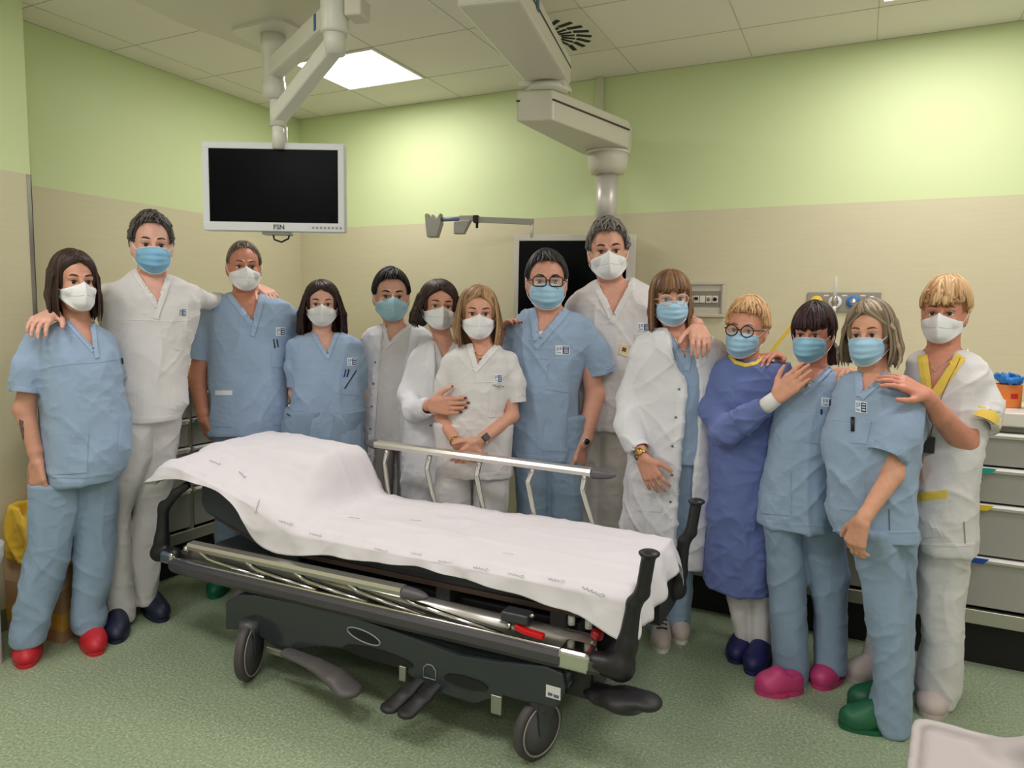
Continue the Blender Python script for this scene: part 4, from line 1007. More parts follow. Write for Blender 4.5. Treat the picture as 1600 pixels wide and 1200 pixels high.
class Person:
    def __init__(s, feet, label, x0=None, skin=(214, 160, 136), D=None):
        """feet = pixel of the standing point on the floor (or D = distance along the floor and x0 = pixel column)"""
        if D is None:
            P = at_z(feet[0], feet[1], 0); d = Vector((P.x, P.y))
        else:
            q = ray(x0, 600); d = Vector((q.x, q.y)).normalized() * D
        s.D = d.length; s.f = d.normalized(); s.ct = abs(s.f.dot(Vector((-math.sin(YAW), math.cos(YAW)))))
        s.base = Vector((d.x, d.y, 0)); rz = math.atan2(-s.f.x, s.f.y)
        s.root = empty('person', s.base, rz, label, 'person')
        s.Rm = Matrix.Rotation(-rz, 3, 'Z'); s.skin = skin_mat(skin)
        s.C = s.Rm @ (CAMP - s.base)
        s.bv = {}; s.hands = []; s.bodyops = []
    # pixel -> local point on the plane y = dd
    def p(s, x, y, dd=0.0):
        d = s.Rm @ ray(x, y); t = (dd - s.C.y) / d.y
        return V3(*(s.C + d * t))
    def px(s, n, dd=0.0):   # metres across of n pixels at the person's depth (wide-angle stretch taken out)
        return n * (s.D + dd) / FPX * s.ct ** 2
    def rows(s, R, ry, dd=0.0):
        out = []
        for r in R:
            py, a, b = r[:3]
            A = s.p(a, py, dd); B = s.p(b, py, dd)
            yy = ry if len(r) < 4 else r[3]; dy = 0 if len(r) < 5 else r[4]
            out.append(((A[2] + B[2]) / 2, (A[0] + B[0]) / 2, dd + dy, max(.01, (B[0] - A[0]) / 2), yy))
        return sorted(out)
    def poly(s, pts, dd=-.11):
        return [(q[0], q[2]) for q in (s.p(x, y, dd) for x, y in pts)]
    def reg(s, key, V, F):
        s.bv[key] = BVHTree.FromPolygons([tuple(v) for v in V.tolist()], [tuple(f) for f in F.tolist()])
    def cast(s, key, x, y):
        d = (s.Rm @ ray(x, y)).normalized()
        h = s.bv[key].ray_cast(s.C, d, 20)
        return (h[0], h[1]) if h[0] is not None else None
    def strip(s, name, key, line, wpx, m, th=.0025, n=3, closed=False, parent=None, lift=.0005, step=2.5):
        """a sewn band along a pixel line, laid on the garment's surface"""
        pts = []
        for a, b in zip(line[:-1], line[1:]):
            L = max(1, int(math.hypot(b[0] - a[0], b[1] - a[1]) / step))
            for i in range(L): pts.append((a[0] + (b[0] - a[0]) * i / L, a[1] + (b[1] - a[1]) * i / L))
        pts.append(line[-1]); m_ = len(pts)
        rows = []
        for i, (x, y) in enumerate(pts):
            q0 = pts[max(0, i - 1)]; q1 = pts[min(m_ - 1, i + 1)]
            tx, ty = q1[0] - q0[0], q1[1] - q0[1]; L = math.hypot(tx, ty) or 1; nx, ny = -ty / L, tx / L
            w_ = wpx if not isinstance(wpx, (list, tuple)) else wpx[0] + (wpx[1] - wpx[0]) * i / (m_ - 1)
            row = [s.cast(key, x + nx * w_ * (j / (n - 1) - .5), y + ny * w_ * (j / (n - 1) - .5)) for j in range(n)]
            hit = [r for r in row if r]
            if not hit: continue
            C_ = s.C; ref = min(hit, key=lambda r: (r[0] - C_).length); dr = (ref[0] - C_).length
            for j in range(n):
                if row[j] is None or (row[j][0] - C_).length > dr + .014:
                    v = (s.Rm @ ray(x + nx * w_ * (j / (n - 1) - .5), y + ny * w_ * (j / (n - 1) - .5))).normalized()
                    row[j] = (C_ + v * (dr + .001), ref[1])
            rows.append(row)
        if len(rows) < 2: return None
        return s.sheet(name, rows, m, th, parent, lift)
    def patch(s, name, key, quad, m, nx=8, ny=8, th=.003, parent=None, lift=.0005):
        """a four-cornered piece (tl, tr, br, bl in pixels) laid on the surface"""
        tl, tr, br, bl = quad; rows = []
        for j in range(ny + 1):
            v = j / ny; row = []
            for i in range(nx + 1):
                u = i / nx
                x = (tl[0] * (1 - u) + tr[0] * u) * (1 - v) + (bl[0] * (1 - u) + br[0] * u) * v
                y = (tl[1] * (1 - u) + tr[1] * u) * (1 - v) + (bl[1] * (1 - u) + br[1] * u) * v
                row.append(s.cast(key, x, y))
            if all(row): rows.append(row)
        if len(rows) < 2: return None
        return s.sheet(name, rows, m, th, parent, lift)
    def sheet(s, name, rows, m, th, parent=None, lift=.0005):
        V = []; F = []; nr = len(rows); nc = len(rows[0])
        for lay in (lift + th, -.002):
            for r in rows:
                for (P, N) in r: V.append(P + N * lay)
        K = nr * nc
        for i in range(nr - 1):
            for j in range(nc - 1):
                a = i * nc + j; F.append((a, a + 1, a + nc + 1, a + nc)); F.append((K + a, K + a + nc, K + a + nc + 1, K + a + 1))
        def edge(a, b): F.append((a, K + a, K + b, b))
        for i in range(nr - 1): edge(i * nc, (i + 1) * nc); edge((i + 1) * nc + nc - 1, i * nc + nc - 1)
        for j in range(nc - 1): edge(j + 1, j); edge((nr - 1) * nc + j, (nr - 1) * nc + j + 1)
        me = bpy.data.meshes.new(name); me.from_pydata([tuple(v) for v in V], [], F); me.update()
        return link(name, me, m, parent or s.root, smooth=False)

    # -------------------------------------------------------------- head
    def head(s, eye, crown, chin, yaw=0, pitch=0, roll=0, wid=1.0, dd=0.0, jaw=1.0):
        """eye = pixel of the point between the eyes; crown / chin = pixel rows; yaw>0 turns the face to picture right"""
        s.hs = s.px(chin - crown) / s.ct / .246
        y, p_, r_ = math.radians(yaw), math.radians(pitch), math.radians(roll)
        f = V3(math.sin(y) * math.cos(p_), -math.cos(y) * math.cos(p_), math.sin(p_))
        z0 = V3(0, 0, 1); x = np.cross(z0, f); x /= np.linalg.norm(x)      # x: towards picture right
        u = np.cross(f, x)
        x2 = x * math.cos(r_) + u * math.sin(r_); u2 = -x * math.sin(r_) + u * math.cos(r_)
        s.hx, s.hf, s.hu = x2, f, u2      # hx points to picture right
        s.ew = wid * s.ct
        E = s.p(eye[0], eye[1], dd - .085 * s.hs)
        s.ho = E - s.hf * .085 * s.hs
    def H(s, x, f, u):
        k = s.hs; return s.ho + s.hx * (x * k * s.ew) + s.hf * (f * k) + s.hu * (u * k)
    def Hm(s): return [s.hx, s.hf, s.hu]
    def headfield(s, g, male, neck, ears=True):
        k = s.hs; M = s.Hm(); w_ = s.ew
        R = lambda a, b, c: (a * k * w_, b * k, c * k)
        g.ell(s.H(0, -.012, .03), R(.075, .098, .088), M, k=.01)
        g.ell(s.H(0, .022, -.045), R(.059 if male else .056, .066, .066), M, k=.03 * k)
        g.ell(s.H(0, .06, -.092), R(.024 if male else .019, .024, .02), M, k=.03 * k)
        for sx in (-1, 1):
            g.cap(s.H(sx * .058, .0, -.03), s.H(sx * .03, .055, -.095), .018 * k, .014 * k, k=.03 * k)
            g.ell(s.H(sx * .042, .065, -.03), R(.018, .018, .016), M, k=.025 * k)
            g.ell(s.H(sx * .032, .0985, -.0005), R(.018, .0185, .0115), M, k=.010 * k, mode='sub')
            g.cap(s.H(sx * .018, .0795, -.0115), s.H(sx * .044, .0745, -.0105), .0045 * k, .004 * k, k=.008 * k)
            g.cap(s.H(sx * .018, .081, .0105), s.H(sx * .046, .0755, .0095), .0045 * k, .004 * k, k=.006 * k)
            g.cap(s.H(sx * .014, .0885, .021), s.H(sx * .048, .078, .021), .0065 * k, .005 * k, k=.015 * k)
            if ears:
                g.ell(s.H(sx * .078, -.008, -.008), R(.011, .02, .032), M, k=.008 * k)
                g.ell(s.H(sx * .089, .0, -.004), R(.006, .01, .016), M, k=.005 * k, mode='sub')
        g.cap(s.H(0, .092, .004), s.H(0, .115, -.034), .0075 * k, .0105 * k, k=.012 * k)
        for sx in (-1, 1): g.ell(s.H(sx * .013, .104, -.038), R(.008, .01, .008), M, k=.008 * k)
        g.cap(s.H(-.018, .088, -.066), s.H(.018, .088, -.066), .006 * k, k=.008 * k)
        g.cap(s.H(-.015, .087, -.075), s.H(.015, .087, -.075), .0065 * k, k=.008 * k)
        nb = np.array(neck[0]); rn = neck[1]
        g.cap(s.H(0, -.022, -.06), nb, rn * 1.0, rn * 1.08, k=.025)
        for sx in (-1, 1):   # neck tendons running to the collarbones
            g.cap(s.H(sx * .045, -.02, -.06), nb + V3(sx * .012, -.045, -.03), .012, .012, k=.018)
    def face(s, male, brow=(60, 44, 36), eyes=(66, 44, 32), squint=0.0, lash=True, brow_th=1.0, browz=0.0):
        k = s.hs; br = mat('brow_%d_%d_%d' % brow, brow, .8)
        ir = mat('iris_%d_%d_%d' % eyes, eyes, .25)
        for sx in (-1, 1):
            c = s.H(sx * .0315, .0722, .0); r = .0135 * k; f = s.hf; x = s.hx; u = s.hu
            mb = MB(); rings = [0, 9, 15, 24, 32, 50, 70, 95, 130, 180]; n = 16; vs = [tuple(c + f * r)]; fs = []
            for a in rings[1:-1]:
                A = math.radians(a)
                for q in range(n):
                    an = 2 * math.pi * q / n
                    vs.append(tuple(c + f * (r * math.cos(A)) + (x * math.cos(an) + u * math.sin(an)) * (r * math.sin(A))))
            mi = []
            for q in range(n): fs.append((0, 1 + q, 1 + (q + 1) % n)); mi.append(2)
            for i in range(len(rings) - 3):
                for q in range(n):
                    a = 1 + i * n; fs.append((a + q, a + n + q, a + n + (q + 1) % n, a + (q + 1) % n)); mi.append(2 if rings[i + 2] <= 15 else 1 if rings[i + 2] <= 34 else 0)
            mb.v = vs; mb.f = fs; mb.mi = mi; mb.sm = [True] * len(fs)
            mb.build('eye', [EYEW, ir, PUP], s.root, fix=True)
            b = MB()
            z = .0072 - squint * .0022
            if lash:
                b.tube([s.H(sx * .0175, .0838, z - .0055), s.H(sx * .024, .0865, z - .0008), s.H(sx * .032, .0868, z + .0006), s.H(sx * .040, .0840, z - .0008), s.H(sx * .0465, .0785, z - .0045)],
                       [.0006 * k, .0013 * k, .0016 * k, .0016 * k, .0008 * k], 6)
                b.build('eyelash', LASH, s.root, fix=False)
            b = MB(); t = .0034 * brow_th * k
            bz = .0225 + browz
            b.tube([s.H(sx * .014, .0925, bz), s.H(sx * .026, .0935, bz + .0045), s.H(sx * .038, .089, bz + .0065), s.H(sx * .05, .0795, bz + .001)],
                   [t * .8, t, t * .8, t * .3], 6, flat=1.0)
            b.build('eyebrow', br, s.root, fix=False)
    # -------------------------------------------------------------- masks
    def clear(s, x, y, z, gap):
        """keep a mask point clear of the face"""
        o = Vector(s.H(x, .3, z)); h = s.bv['body'].ray_cast(o, Vector(-s.hf), .35 * s.hs)
        if h[0] is not None:
            f = (h[0] - Vector(s.ho)).dot(Vector(s.hf)) / s.hs
            if f > -.02: y = max(y, f + gap)
        return y
    def mask(s, kind, m=None, drop=0.0, loops=True):
        k = s.hs; V = []; F = []
        if kind == 'ffp2':
            NU, NV = 25, 15; m = m or MWHITE
            for j in range(NV):
                for i in range(NU):
                    u = -1 + 2 * i / (NU - 1); v = j / (NV - 1); a = abs(u)
                    zt = .003 - .031 * a ** .7 - drop; zb = -.113 + .05 * a ** 2.2 - drop
                    z = zt + (zb - zt) * v
                    x = u * .075
                    # beak: sharp vertical ridge, flat cheeks
                    out = .108 + .034 * math.sin(math.pi * min(1, v * .85 + .12)) ** .8
                    if v > .8: out -= (v - .8) * .14
                    edge = .05 - .028 * a
                    y = out * (1 - a) ** .85 * 1.0 + edge * (1 - (1 - a) ** .85) if a < 1 else edge
                    crease = .0022 * math.exp(-((v - .42) / .05) ** 2) * (1 - a)
                    V.append((x, y - crease, z, s.clear(x, -9, z, .006)))
        else:
            NU, NV = 23, 25; m = m or MBLUE
            for j in range(NV):
                for i in range(NU):
                    u = -1 + 2 * i / (NU - 1); v = j / (NV - 1); a = abs(u)
                    zt = -.009 - .008 * a ** 2 - drop; zb = -.112 + .03 * a ** 2 - drop
                    z = zt + (zb - zt) * v
                    wv = .066 + .005 * math.sin(math.pi * v) - .012 * max(0, v - .6)
                    x = u * wv
                    out = .122 + .012 * math.sin(math.pi * min(1, v * 1.1)) - .035 * max(0, v - .72) / .28 - .018 * max(0, .15 - v) / .15
                    y = out - (out - .045) * a ** 2.3
                    pl = abs(((v * 4.2) % 1) - .5) * .012 * (1 - .5 * a)
                    V.append((x, y + pl, z, s.clear(x, -9, z, .005)))
        raw = V; V = []
        for j in range(NV):
            for i in range(NU):
                x, y, z, c = raw[j * NU + i]
                c = max(raw[jj * NU + ii][3] - (.003 if (ii, jj) != (i, j) else 0) for ii in range(max(0, i - 1), min(NU, i + 2)) for jj in range(max(0, j - 1), min(NV, j + 2)))
                V.append(s.H(x, max(y, c), z))
        for j in range(NV - 1):
            for i in range(NU - 1):
                q = j * NU + i; F.append((q, q + 1, q + NU + 1, q + NU))
        # thickness
        n0 = len(V); V2 = V + [p_ - s.hf * .003 for p_ in V]
        F2 = F + [(n0 + a, n0 + d, n0 + c, n0 + b) for (a, b, c, d) in F]
        rim = [i for i in range(NU)] + [NU * (j + 1) - 1 for j in range(1, NV)] + [NU * NV - 2 - i for i in range(NU - 1)] + [NU * (NV - 2 - j) for j in range(NV - 2)]
        for a, b in zip(rim, rim[1:] + rim[:1]): F2.append((a, b, n0 + b, n0 + a))
        me = bpy.data.meshes.new('face_mask'); me.from_pydata([tuple(p_) for p_ in V2], [], F2); me.update()
        o = link('face_mask', me, m, s.root, smooth=True)
        bm = bmesh.new(); bm.from_mesh(me); bmesh.ops.recalc_face_normals(bm, faces=bm.faces[:]); bm.to_mesh(me); bm.free()
        if kind == 'ffp2':      # embossed seam and exhalation print
            b = MB()
            for sx in (-1, 1):
                q = [V[(int(NV * .40)) * NU + (NU // 2 + sx * i)] + s.hf * .0012 for i in range(1, 9)]
                b.tube(q, .0011 * k, 5)
            b.build('seam', mat('mask_seam', (214, 214, 210), .8), o)
        else:
            b = MB(); b.tube([V[i] + s.hf * .001 for i in range(0, NU)], .0016 * k, 5); b.build('binding', STRAP, o)
            b = MB(); b.tube([V[(NV - 1) * NU + i] for i in range(NU)], .0016 * k, 5); b.build('binding', STRAP, o)
        if loops:
            for sx, i in ((-1, 0), (1, NU - 1)):
                b = MB()
                t0 = V[NU * 1 + i]; t1 = V[NU * (NV - 3) + i]
                ear = [s.H(sx * .087, -.005, .02), s.H(sx * .088, -.022, .012), s.H(sx * .086, -.026, -.012), s.H(sx * .082, -.016, -.034)]
                b.tube([t0, (t0 + ear[0]) / 2 + s.hx * sx * .004, ear[0], ear[1], ear[2], ear[3], (t1 + ear[3]) / 2 + s.hx * sx * .004, t1], .0016 * k, 5)
                b.build('ear_loop', STRAP, o, fix=False)
        return o
    # -------------------------------------------------------------- glasses
    def glasses(s, shape='rect', m=None, th=.0022, z=0.0, w_=.026, hgt=.019):
        k = s.hs; m = m or BLK; b = MB(); cs = []
        for sx in (-1, 1):
            pts = []
            n = 28
            for i in range(n + 1):
                a = 2 * math.pi * i / n; ca, sa = math.cos(a), math.sin(a); e = .45 if shape == 'rect' else 1.0
                X = w_ * abs(ca) ** e * (1 if ca > 0 else -1); Z = hgt * abs(sa) ** e * (1 if sa > 0 else -1)
                if shape == 'cat': Z += .004 * sx * X / w_ if Z > 0 else 0
                xx = sx * .033 + X
                pts.append(s.H(xx, .119 - .35 * max(0, abs(xx) - .02) ** 1.15, z + Z))
            b.tube(pts, th * k, 7, cap=False); cs.append(pts)
        b.tube([s.H(-.0075, .1195, z + .004), s.H(0, .122, z + .006), s.H(.0075, .1195, z + .004)], th * k, 7)
        for sx in (-1, 1):
            b.tube([s.H(sx * (.033 + w_), .105, z + .006), s.H(sx * .0745, .075, z + .007), s.H(sx * .0815, .03, z + .006), s.H(sx * .083, -.015, z + .002)], th * .9 * k, 6)
        o = b.build('glasses', m, s.root, fix=False)
        for pts in cs:
            lb = MB(); c = sum(pts[:-1], V3(0, 0, 0)) / (len(pts) - 1) - s.hf * .0
            vs = [c] + pts[:-1]; n = len(pts) - 1
            lb.add(vs, [(0, 1 + i, 1 + (i + 1) % n) for i in range(n)]); lb.build('lens', LENS, o, fix=False)
    # -------------------------------------------------------------- hair
    def hair(s, dark, light, style='short', L=None, vol=.012, part=0.0, top=.0, fringe=None, n=110, seed=1, curl=0.0, hairline=.068, back=-.07, side_in=1.0, width=1.0, temple=.0, lockr=1.0, ends=0.0):
        """style short: L ignored; long: L = local z (height) where the ends stop"""
        k = s.hs; rng = random.Random(seed); M = s.Hm()
        rad = (.0765 * s.ew + vol * (.6 if style == 'short' else 1.1), .1 + vol, .091 + vol + top); C0 = (0, -.014, .03)
        def E(x, f, u, g=1.0): return s.H(x / s.ew, f, u)
        lo = s.ho - .34 * k; hi = s.ho + .2 * k
        if L is not None: lo[2] = min(lo[2], L - .05)
        g = Grid(lo, hi, .0045)
        g.ell(s.H(*C0), (rad[0] * k, rad[1] * k, rad[2] * k), M, k=.0)
        hx, hf, hu, ho = s.hx, s.hf, s.hu, s.ho
        fr = fringe
        def zline_np(f, xa):
            # hairline height (head units) as a function of how far forward
            fx = [-.2, -.06, -.03, .0, .02, .05, .065, .2]
            if style == 'short': fx = [-.2, -.06, -.03, .0, .018, .036, .052, .2]; zz = [back, back, -.045, .004, temple, .04, (fr if fr is not None else hairline) - .008, (fr if fr is not None else hairline)]
            else: zz = [-.3, -.3, -.3, -.2, -.12, .03, (fr if fr is not None else hairline), (fr if fr is not None else hairline)]
            return np.interp(f, fx, zz)
        def cut(X, Y, Z):
            px, py, pz = X - ho[0], Y - ho[1], Z - ho[2]
            f = (px * hf[0] + py * hf[1] + pz * hf[2]) / k; u = (px * hu[0] + py * hu[1] + pz * hu[2]) / k; x = (px * hx[0] + py * hx[1] + pz * hx[2]) / k
            zl = zline_np(f, x) + 0 * u + np.where(f > .0, .012, 0)
            return (u - zl) * k * .75      # positive above the hairline = keep
        g.op(lambda X, Y, Z: -cut(X, Y, Z), lo, hi, 'and', .006)
        if style == 'long':
            Lh = lambda x, f: None
            for sx in (-1, 1):
                for (x0, f0, x1, f1, r0, r1) in ((.07, -.005, .074, -.01, .022, .017), (.062, -.045, .066, -.045, .03, .022), (.03, -.075, .035, -.07, .035, .026)):
                    a = s.H(sx * x0 * width / 1, f0, .04); b0 = s.H(sx * x1 * width * side_in, f1, -.05); bL = b0.copy(); bL[2] = L + .035; bL[0] += sx * ends
                    g.cap(a, b0, r0 * k, r0 * k, k=.012); g.cap(b0, bL, r0 * k, r1 * k, k=.012)
        V, F = g.mesh('hair', lap=1)
        n0 = len(V)
        base = np.clip(vnoise(V, 60, 60, 12, seed) * .7 - .05, 0, 1) if n0 else np.zeros(0)
        vs = [V]; fs = [F]; col = [base]; off = n0
        if L is None: Lz = None
        for i in range(n):
            th = (i + rng.random() * .8) / n * 2 * math.pi; ad = abs(((th + math.pi) % (2 * math.pi)) - math.pi) * 180 / math.pi
            sn, cs = math.sin(th), math.cos(th)
            # start on the parting
            p0 = (part + sn * .012 + rng.uniform(-.006, .006) * (5 if style == 'short' else 1), .055 * cs - .02, 0)
            tier = rng.random()
            # end height
            if style == 'short':
                ze = np.interp(ad, [0, 32, 55, 75, 100, 125, 180], [hairline if fr is None else fr, hairline if fr is None else fr, .06, temple + .01, .004, -.04, back])
                ze = ze + tier * tier * .05 - .004
            else:
                if fr is not None and ad < 42: ze = fr + rng.uniform(-.008, .01)
                else: ze = None
            up = .002 + rng.random() * .006; lift = rng.uniform(-.02, .10) * (1.0 if style == 'short' else .5)
            path = []
            eq = (sn * rad[0], cs * rad[1])
            for j in range(9):
                q = j / 8; 
                # ellipsoid arc from the start to equator level
                ph = q * math.pi / 2
                x = (p0[0]) * (1 - math.sin(ph)) + eq[0] * math.sin(ph) ** 1.0; f = p0[1] * (1 - math.sin(ph)) + (eq[1] + C0[1]) * math.sin(ph)
                u2 = 1 - (x / rad[0]) ** 2 - ((f - C0[1]) / rad[1]) ** 2
                u = C0[2] + rad[2] * math.sqrt(max(u2, 0))
                path.append([x, f, u, up])
            if style == 'short' or (ze is not None):
                below = []
                if ze < C0[2]:
                    for j in range(1, 6): below.append([eq[0] * (1 - .12 * j / 5), (eq[1] + C0[1]) * (1 - .1 * j / 5), C0[2] - (C0[2] - ze) * j / 5, up])
                    path += below
                path = [q for q in path if q[2] >= ze - .004]
                if fr is not None and ad < 42:
                    path.append([eq[0] * .95 + rng.uniform(-.004, .004), eq[1] + C0[1] + .002, ze, up + .001])
                pts = [s.H(q[0] / s.ew * (1 + lift * i_ / 9), q[1] * (1 + lift * i_ / 9), C0[2] + (q[2] - C0[2]) * (1 + lift)) for i_, q in enumerate(path)]
            else:
                if style == 'long' and ad < 58:
                    sg = 1 if sn > 0 else -1
                    # front locks are combed aside and fall past the temple
                    path = path[:5] + [[sg * .078 * width, .028, .02, up], [sg * .083 * width, .012, -.03, up]]
                pts = [s.H(q[0] / s.ew, q[1], q[2]) for q in path]
                last = pts[-1].copy(); sg = 1 if last @ s.hx > s.ho @ s.hx else -1
                Lz = L + rng.uniform(0, .035); steps = 7
                for j in range(1, steps + 1):
                    t = j / steps; q = last.copy(); q[2] = last[2] + (Lz - last[2]) * t
                    wav = curl * math.sin(t * 9 + i * 1.3)
                    q = q + s.hx * (wav + sg * (ends * t - (1 - side_in) * .05 * math.sin(math.pi * t))) + s.hf * (curl * math.cos(t * 8 + i) + rng.uniform(-.002, .002))
                    pts.append(q)
            if len(pts) < 3: continue
            if curl and style == 'short':
                pts = [q + s.hx * rng.uniform(-curl, curl) + s.hu * rng.uniform(0, curl) + s.hf * rng.uniform(-curl, curl) for q in pts]
            r0 = rng.uniform(.0045, .0085) * k * lockr; m_ = len(pts)
            rr = [r0 * (.5 + .5 * min(1, 4 * j / m_)) * (1 if j < m_ - 2 else (.7 if j == m_ - 2 else .25)) for j in range(m_)]
            b = MB(); b.tube(pts, rr, 6, flat=.6)
            A = np.array([tuple(q) for q in b.v]); quads = [f for f in b.f if len(f) == 4]
            vs.append(A); fs.append(np.array(quads) + off); off += len(A)
            c = min(1, max(0, rng.gauss(.45, .28))); col.append(np.full(len(A), c))
        V = np.concatenate(vs); F = np.concatenate([f for f in fs if len(f)])
        o = np_mesh('hair', V, F, hair_mat('hair_%d_%d_%d' % dark, dark, light), s.root)
        at = o.data.attributes.new('strand', 'FLOAT', 'POINT'); at.data.foreach_set('value', np.concatenate(col).astype(np.float32))
        return o
    # -------------------------------------------------------------- hands
    def handfield(s, g, W, T, n, thumb=1, curl=(20, 25, 15), spread=.0, sc=1.0, tcurl=0.0, curls=None, nails=None):
        """W wrist, T direction point of the middle finger, n = palm normal; thumb = +1/-1 side"""
        W = np.array(W, float); d = np.array(T, float) - W; d /= np.linalg.norm(d); n = np.array(n, float); n -= d * (n @ d); n /= np.linalg.norm(n)
        l = np.cross(d, n) * thumb; k = sc * 1.06      # l points to the thumb side
        lat = [.031, .0105, -.0105, -.030]; Ls = [.071, .079, .074, .058]; pal = [.086, .089, .084, .077]; tips = []
        for i in range(4):
            kn = W + d * pal[i] * k + l * lat[i] * k - n * (.0 + .002 * (i in (0, 3)) * 0)
            g.cap(W + l * lat[i] * .6 * k + d * .012 * k, kn, .0135 * k, .0115 * k, k=.012)
            c = curls[i] if curls else curl
            q = kn; ang = 0; dirb = d + l * (lat[i] * spread * 10); dirb /= np.linalg.norm(dirb)
            for j, (fr, rr) in enumerate(((.46, .0092), (.3, .0083), (.24, .0072))):
                ang += math.radians(c[j]); v = dirb * math.cos(ang) + n * math.sin(ang)
                e = q + v * Ls[i] * fr * k
                g.cap(q, e, rr * k, (rr - .0009) * k, k=.0035 if j else .006); q = e
            tips.append((q, v, n * math.cos(ang) - dirb * math.sin(ang)))
        tb = W + d * .022 * k + l * .022 * k; a1 = math.radians(48 - tcurl * .5)
        td = d * math.cos(a1) + l * math.sin(a1); td = td + n * .25; td /= np.linalg.norm(td)
        q1 = tb + td * .042 * k; g.cap(tb, q1, .0145 * k, .0115 * k, k=.014)
        a2 = a1 - math.radians(18 + tcurl); td2 = d * math.cos(a2) + l * math.sin(a2) + n * (.2 + tcurl * .008); td2 /= np.linalg.norm(td2)
        q2 = q1 + td2 * .031 * k; g.cap(q1, q2, .0105 * k, .0095 * k, k=.005)
        a3 = a2 - math.radians(10 + tcurl); td3 = d * math.cos(a3) + l * math.sin(a3) + n * (.2 + tcurl * .012); td3 /= np.linalg.norm(td3)
        q3 = q2 + td3 * .024 * k; g.cap(q2, q3, .0092 * k, .0075 * k, k=.004)
        tips.append((q3, td3, n * .6 - l * .5))
        s.hands.append((tips, nails, k))
    def nails(s):
        for tips, m, k in s.hands:
            if m is None: continue
            for (q, v, nn) in tips:
                out = -nn / np.linalg.norm(nn); v = v / np.linalg.norm(v); sd = np.cross(v, out)
                b = MB(); pr = []
                c = q + out * .0062 * k
                vs = []
                for (a, w_) in ((-.006, .0042), (-.002, .0052), (.004, .005), (.0085, .0032)):
                    for w2, dn in ((-1, -.0022), (0, 0), (1, -.0022)): vs.append(c + v * a * k + sd * w_ * w2 * k + out * dn * k)
                up = [p_ + out * .0012 for p_ in vs]; fs = []
                for i in range(3):
                    for j in range(2): a = i * 3 + j; fs.append((12 + a, 12 + a + 1, 12 + a + 4, 12 + a + 3))
                ring = [0, 1, 2, 5, 8, 11, 10, 9, 6, 3]
                for a, c2 in zip(ring, ring[1:] + ring[:1]): fs.append((a, c2, 12 + c2, 12 + a))
                b.add(vs + up, fs, 0, True); b.build('fingernail', m, s.root)
    # -------------------------------------------------------------- body
    def body(s, male, neck, chest, arms, hands=(), extra=None, h=.0042, lap=1):
        """chest: loft rows in local metres; arms: lists of (point, radius)"""
        pts = [s.H(0, 0, .13), s.H(0, .13, 0), s.H(.1, 0, 0), s.H(-.1, 0, 0), s.H(0, -.13, 0)]
        lo = np.min(pts, 0) - .02; hi = np.max(pts, 0) + .02
        for r in chest:
            lo = np.minimum(lo, [r[1] - r[3], r[2] - r[4], r[0]]); hi = np.maximum(hi, [r[1] + r[3], r[2] + r[4], r[0]])
        for a in arms:
            for q, r in a: lo = np.minimum(lo, np.array(q) - r); hi = np.maximum(hi, np.array(q) + r)
        for hd in hands:
            lo = np.minimum(lo, np.array(hd['W']) - .2); hi = np.maximum(hi, np.array(hd['W']) + .2)
        g = Grid(lo - .02, hi + .02, h)
        g.loft(chest, k=.0)
        s.headfield(g, male, neck)
        for a in arms:
            for (q0, r0), (q1, r1) in zip(a[:-1], a[1:]): g.cap(q0, q1, r0, r1, k=.012)
        for hd in hands: s.handfield(g, **hd)
        if extra: extra(g)
        V, F = g.mesh('body', lap)
        s.reg('body', V, F)
        o = np_mesh('body', V, F, s.skin, s.root)
        s.nails()
        return o
    def garment(s, name, key, m, lofts, sleeves=(), cuts=(), seed=1, amp=.005, hollow=None, h=.0055, k=.02, fine=.0016, sc=(9, 9, 3.2), p=2.5, extra=None, lap=1, trim=None):
        lo = np.array([9., 9, 9]); hi = -lo
        for L in lofts:
            for r in L: lo = np.minimum(lo, [r[1] - r[3], r[2] - r[4], r[0]]); hi = np.maximum(hi, [r[1] + r[3], r[2] + r[4], r[0]])
        for sl in sleeves:
            for q, r in sl: lo = np.minimum(lo, np.array(q) - r); hi = np.maximum(hi, np.array(q) + r)
        g = Grid(lo - .03, hi + .03, h)
        for L in lofts: g.loft(L, k=k, p=p)
        body_grid = g
        if hollow: g.loft(hollow, k=.003, mode='sub', p=p)
        if extra: extra(g)
        if sleeves: g = Grid(lo - .03, hi + .03, h)
        for sl in sleeves:
            for (q0, r0), (q1, r1) in zip(sl[:-1], sl[1:]): g.cap(q0, q1, r0, r1, k=.025)
        for sl in sleeves:      # open the sleeve end
            q0, r0 = sl[-2]; q1, r1 = sl[-1]; q0 = np.array(q0); q1 = np.array(q1); d = (q1 - q0) / np.linalg.norm(q1 - q0)
            def ends(X, Y, Z, q1=q1, d=d): return -((X - q1[0]) * d[0] + (Y - q1[1]) * d[1] + (Z - q1[2]) * d[2])
            g.op(lambda X, Y, Z, q1=q1, d=d, r1=r1: np.maximum(ends(X, Y, Z, q1, d), np.sqrt((X - q1[0]) ** 2 + (Y - q1[1]) ** 2 + (Z - q1[2]) ** 2) - r1 * 1.5), q1 - r1 * 1.6, q1 + r1 * 1.6, 'sub', .003)
            g.cap(q1 - d * .045, q1 + d * .02, r1 - .009, r1 - .005, k=.002, mode='sub')
        if sleeves: body_grid.D = smin(body_grid.D, g.D, .018)
        g = body_grid
        for poly, y0 in cuts: g.polycut(poly, y0)
        V, F = g.mesh(name, lap, fold_fn(seed, amp, sc, fine))
        s.reg(key, V, F)
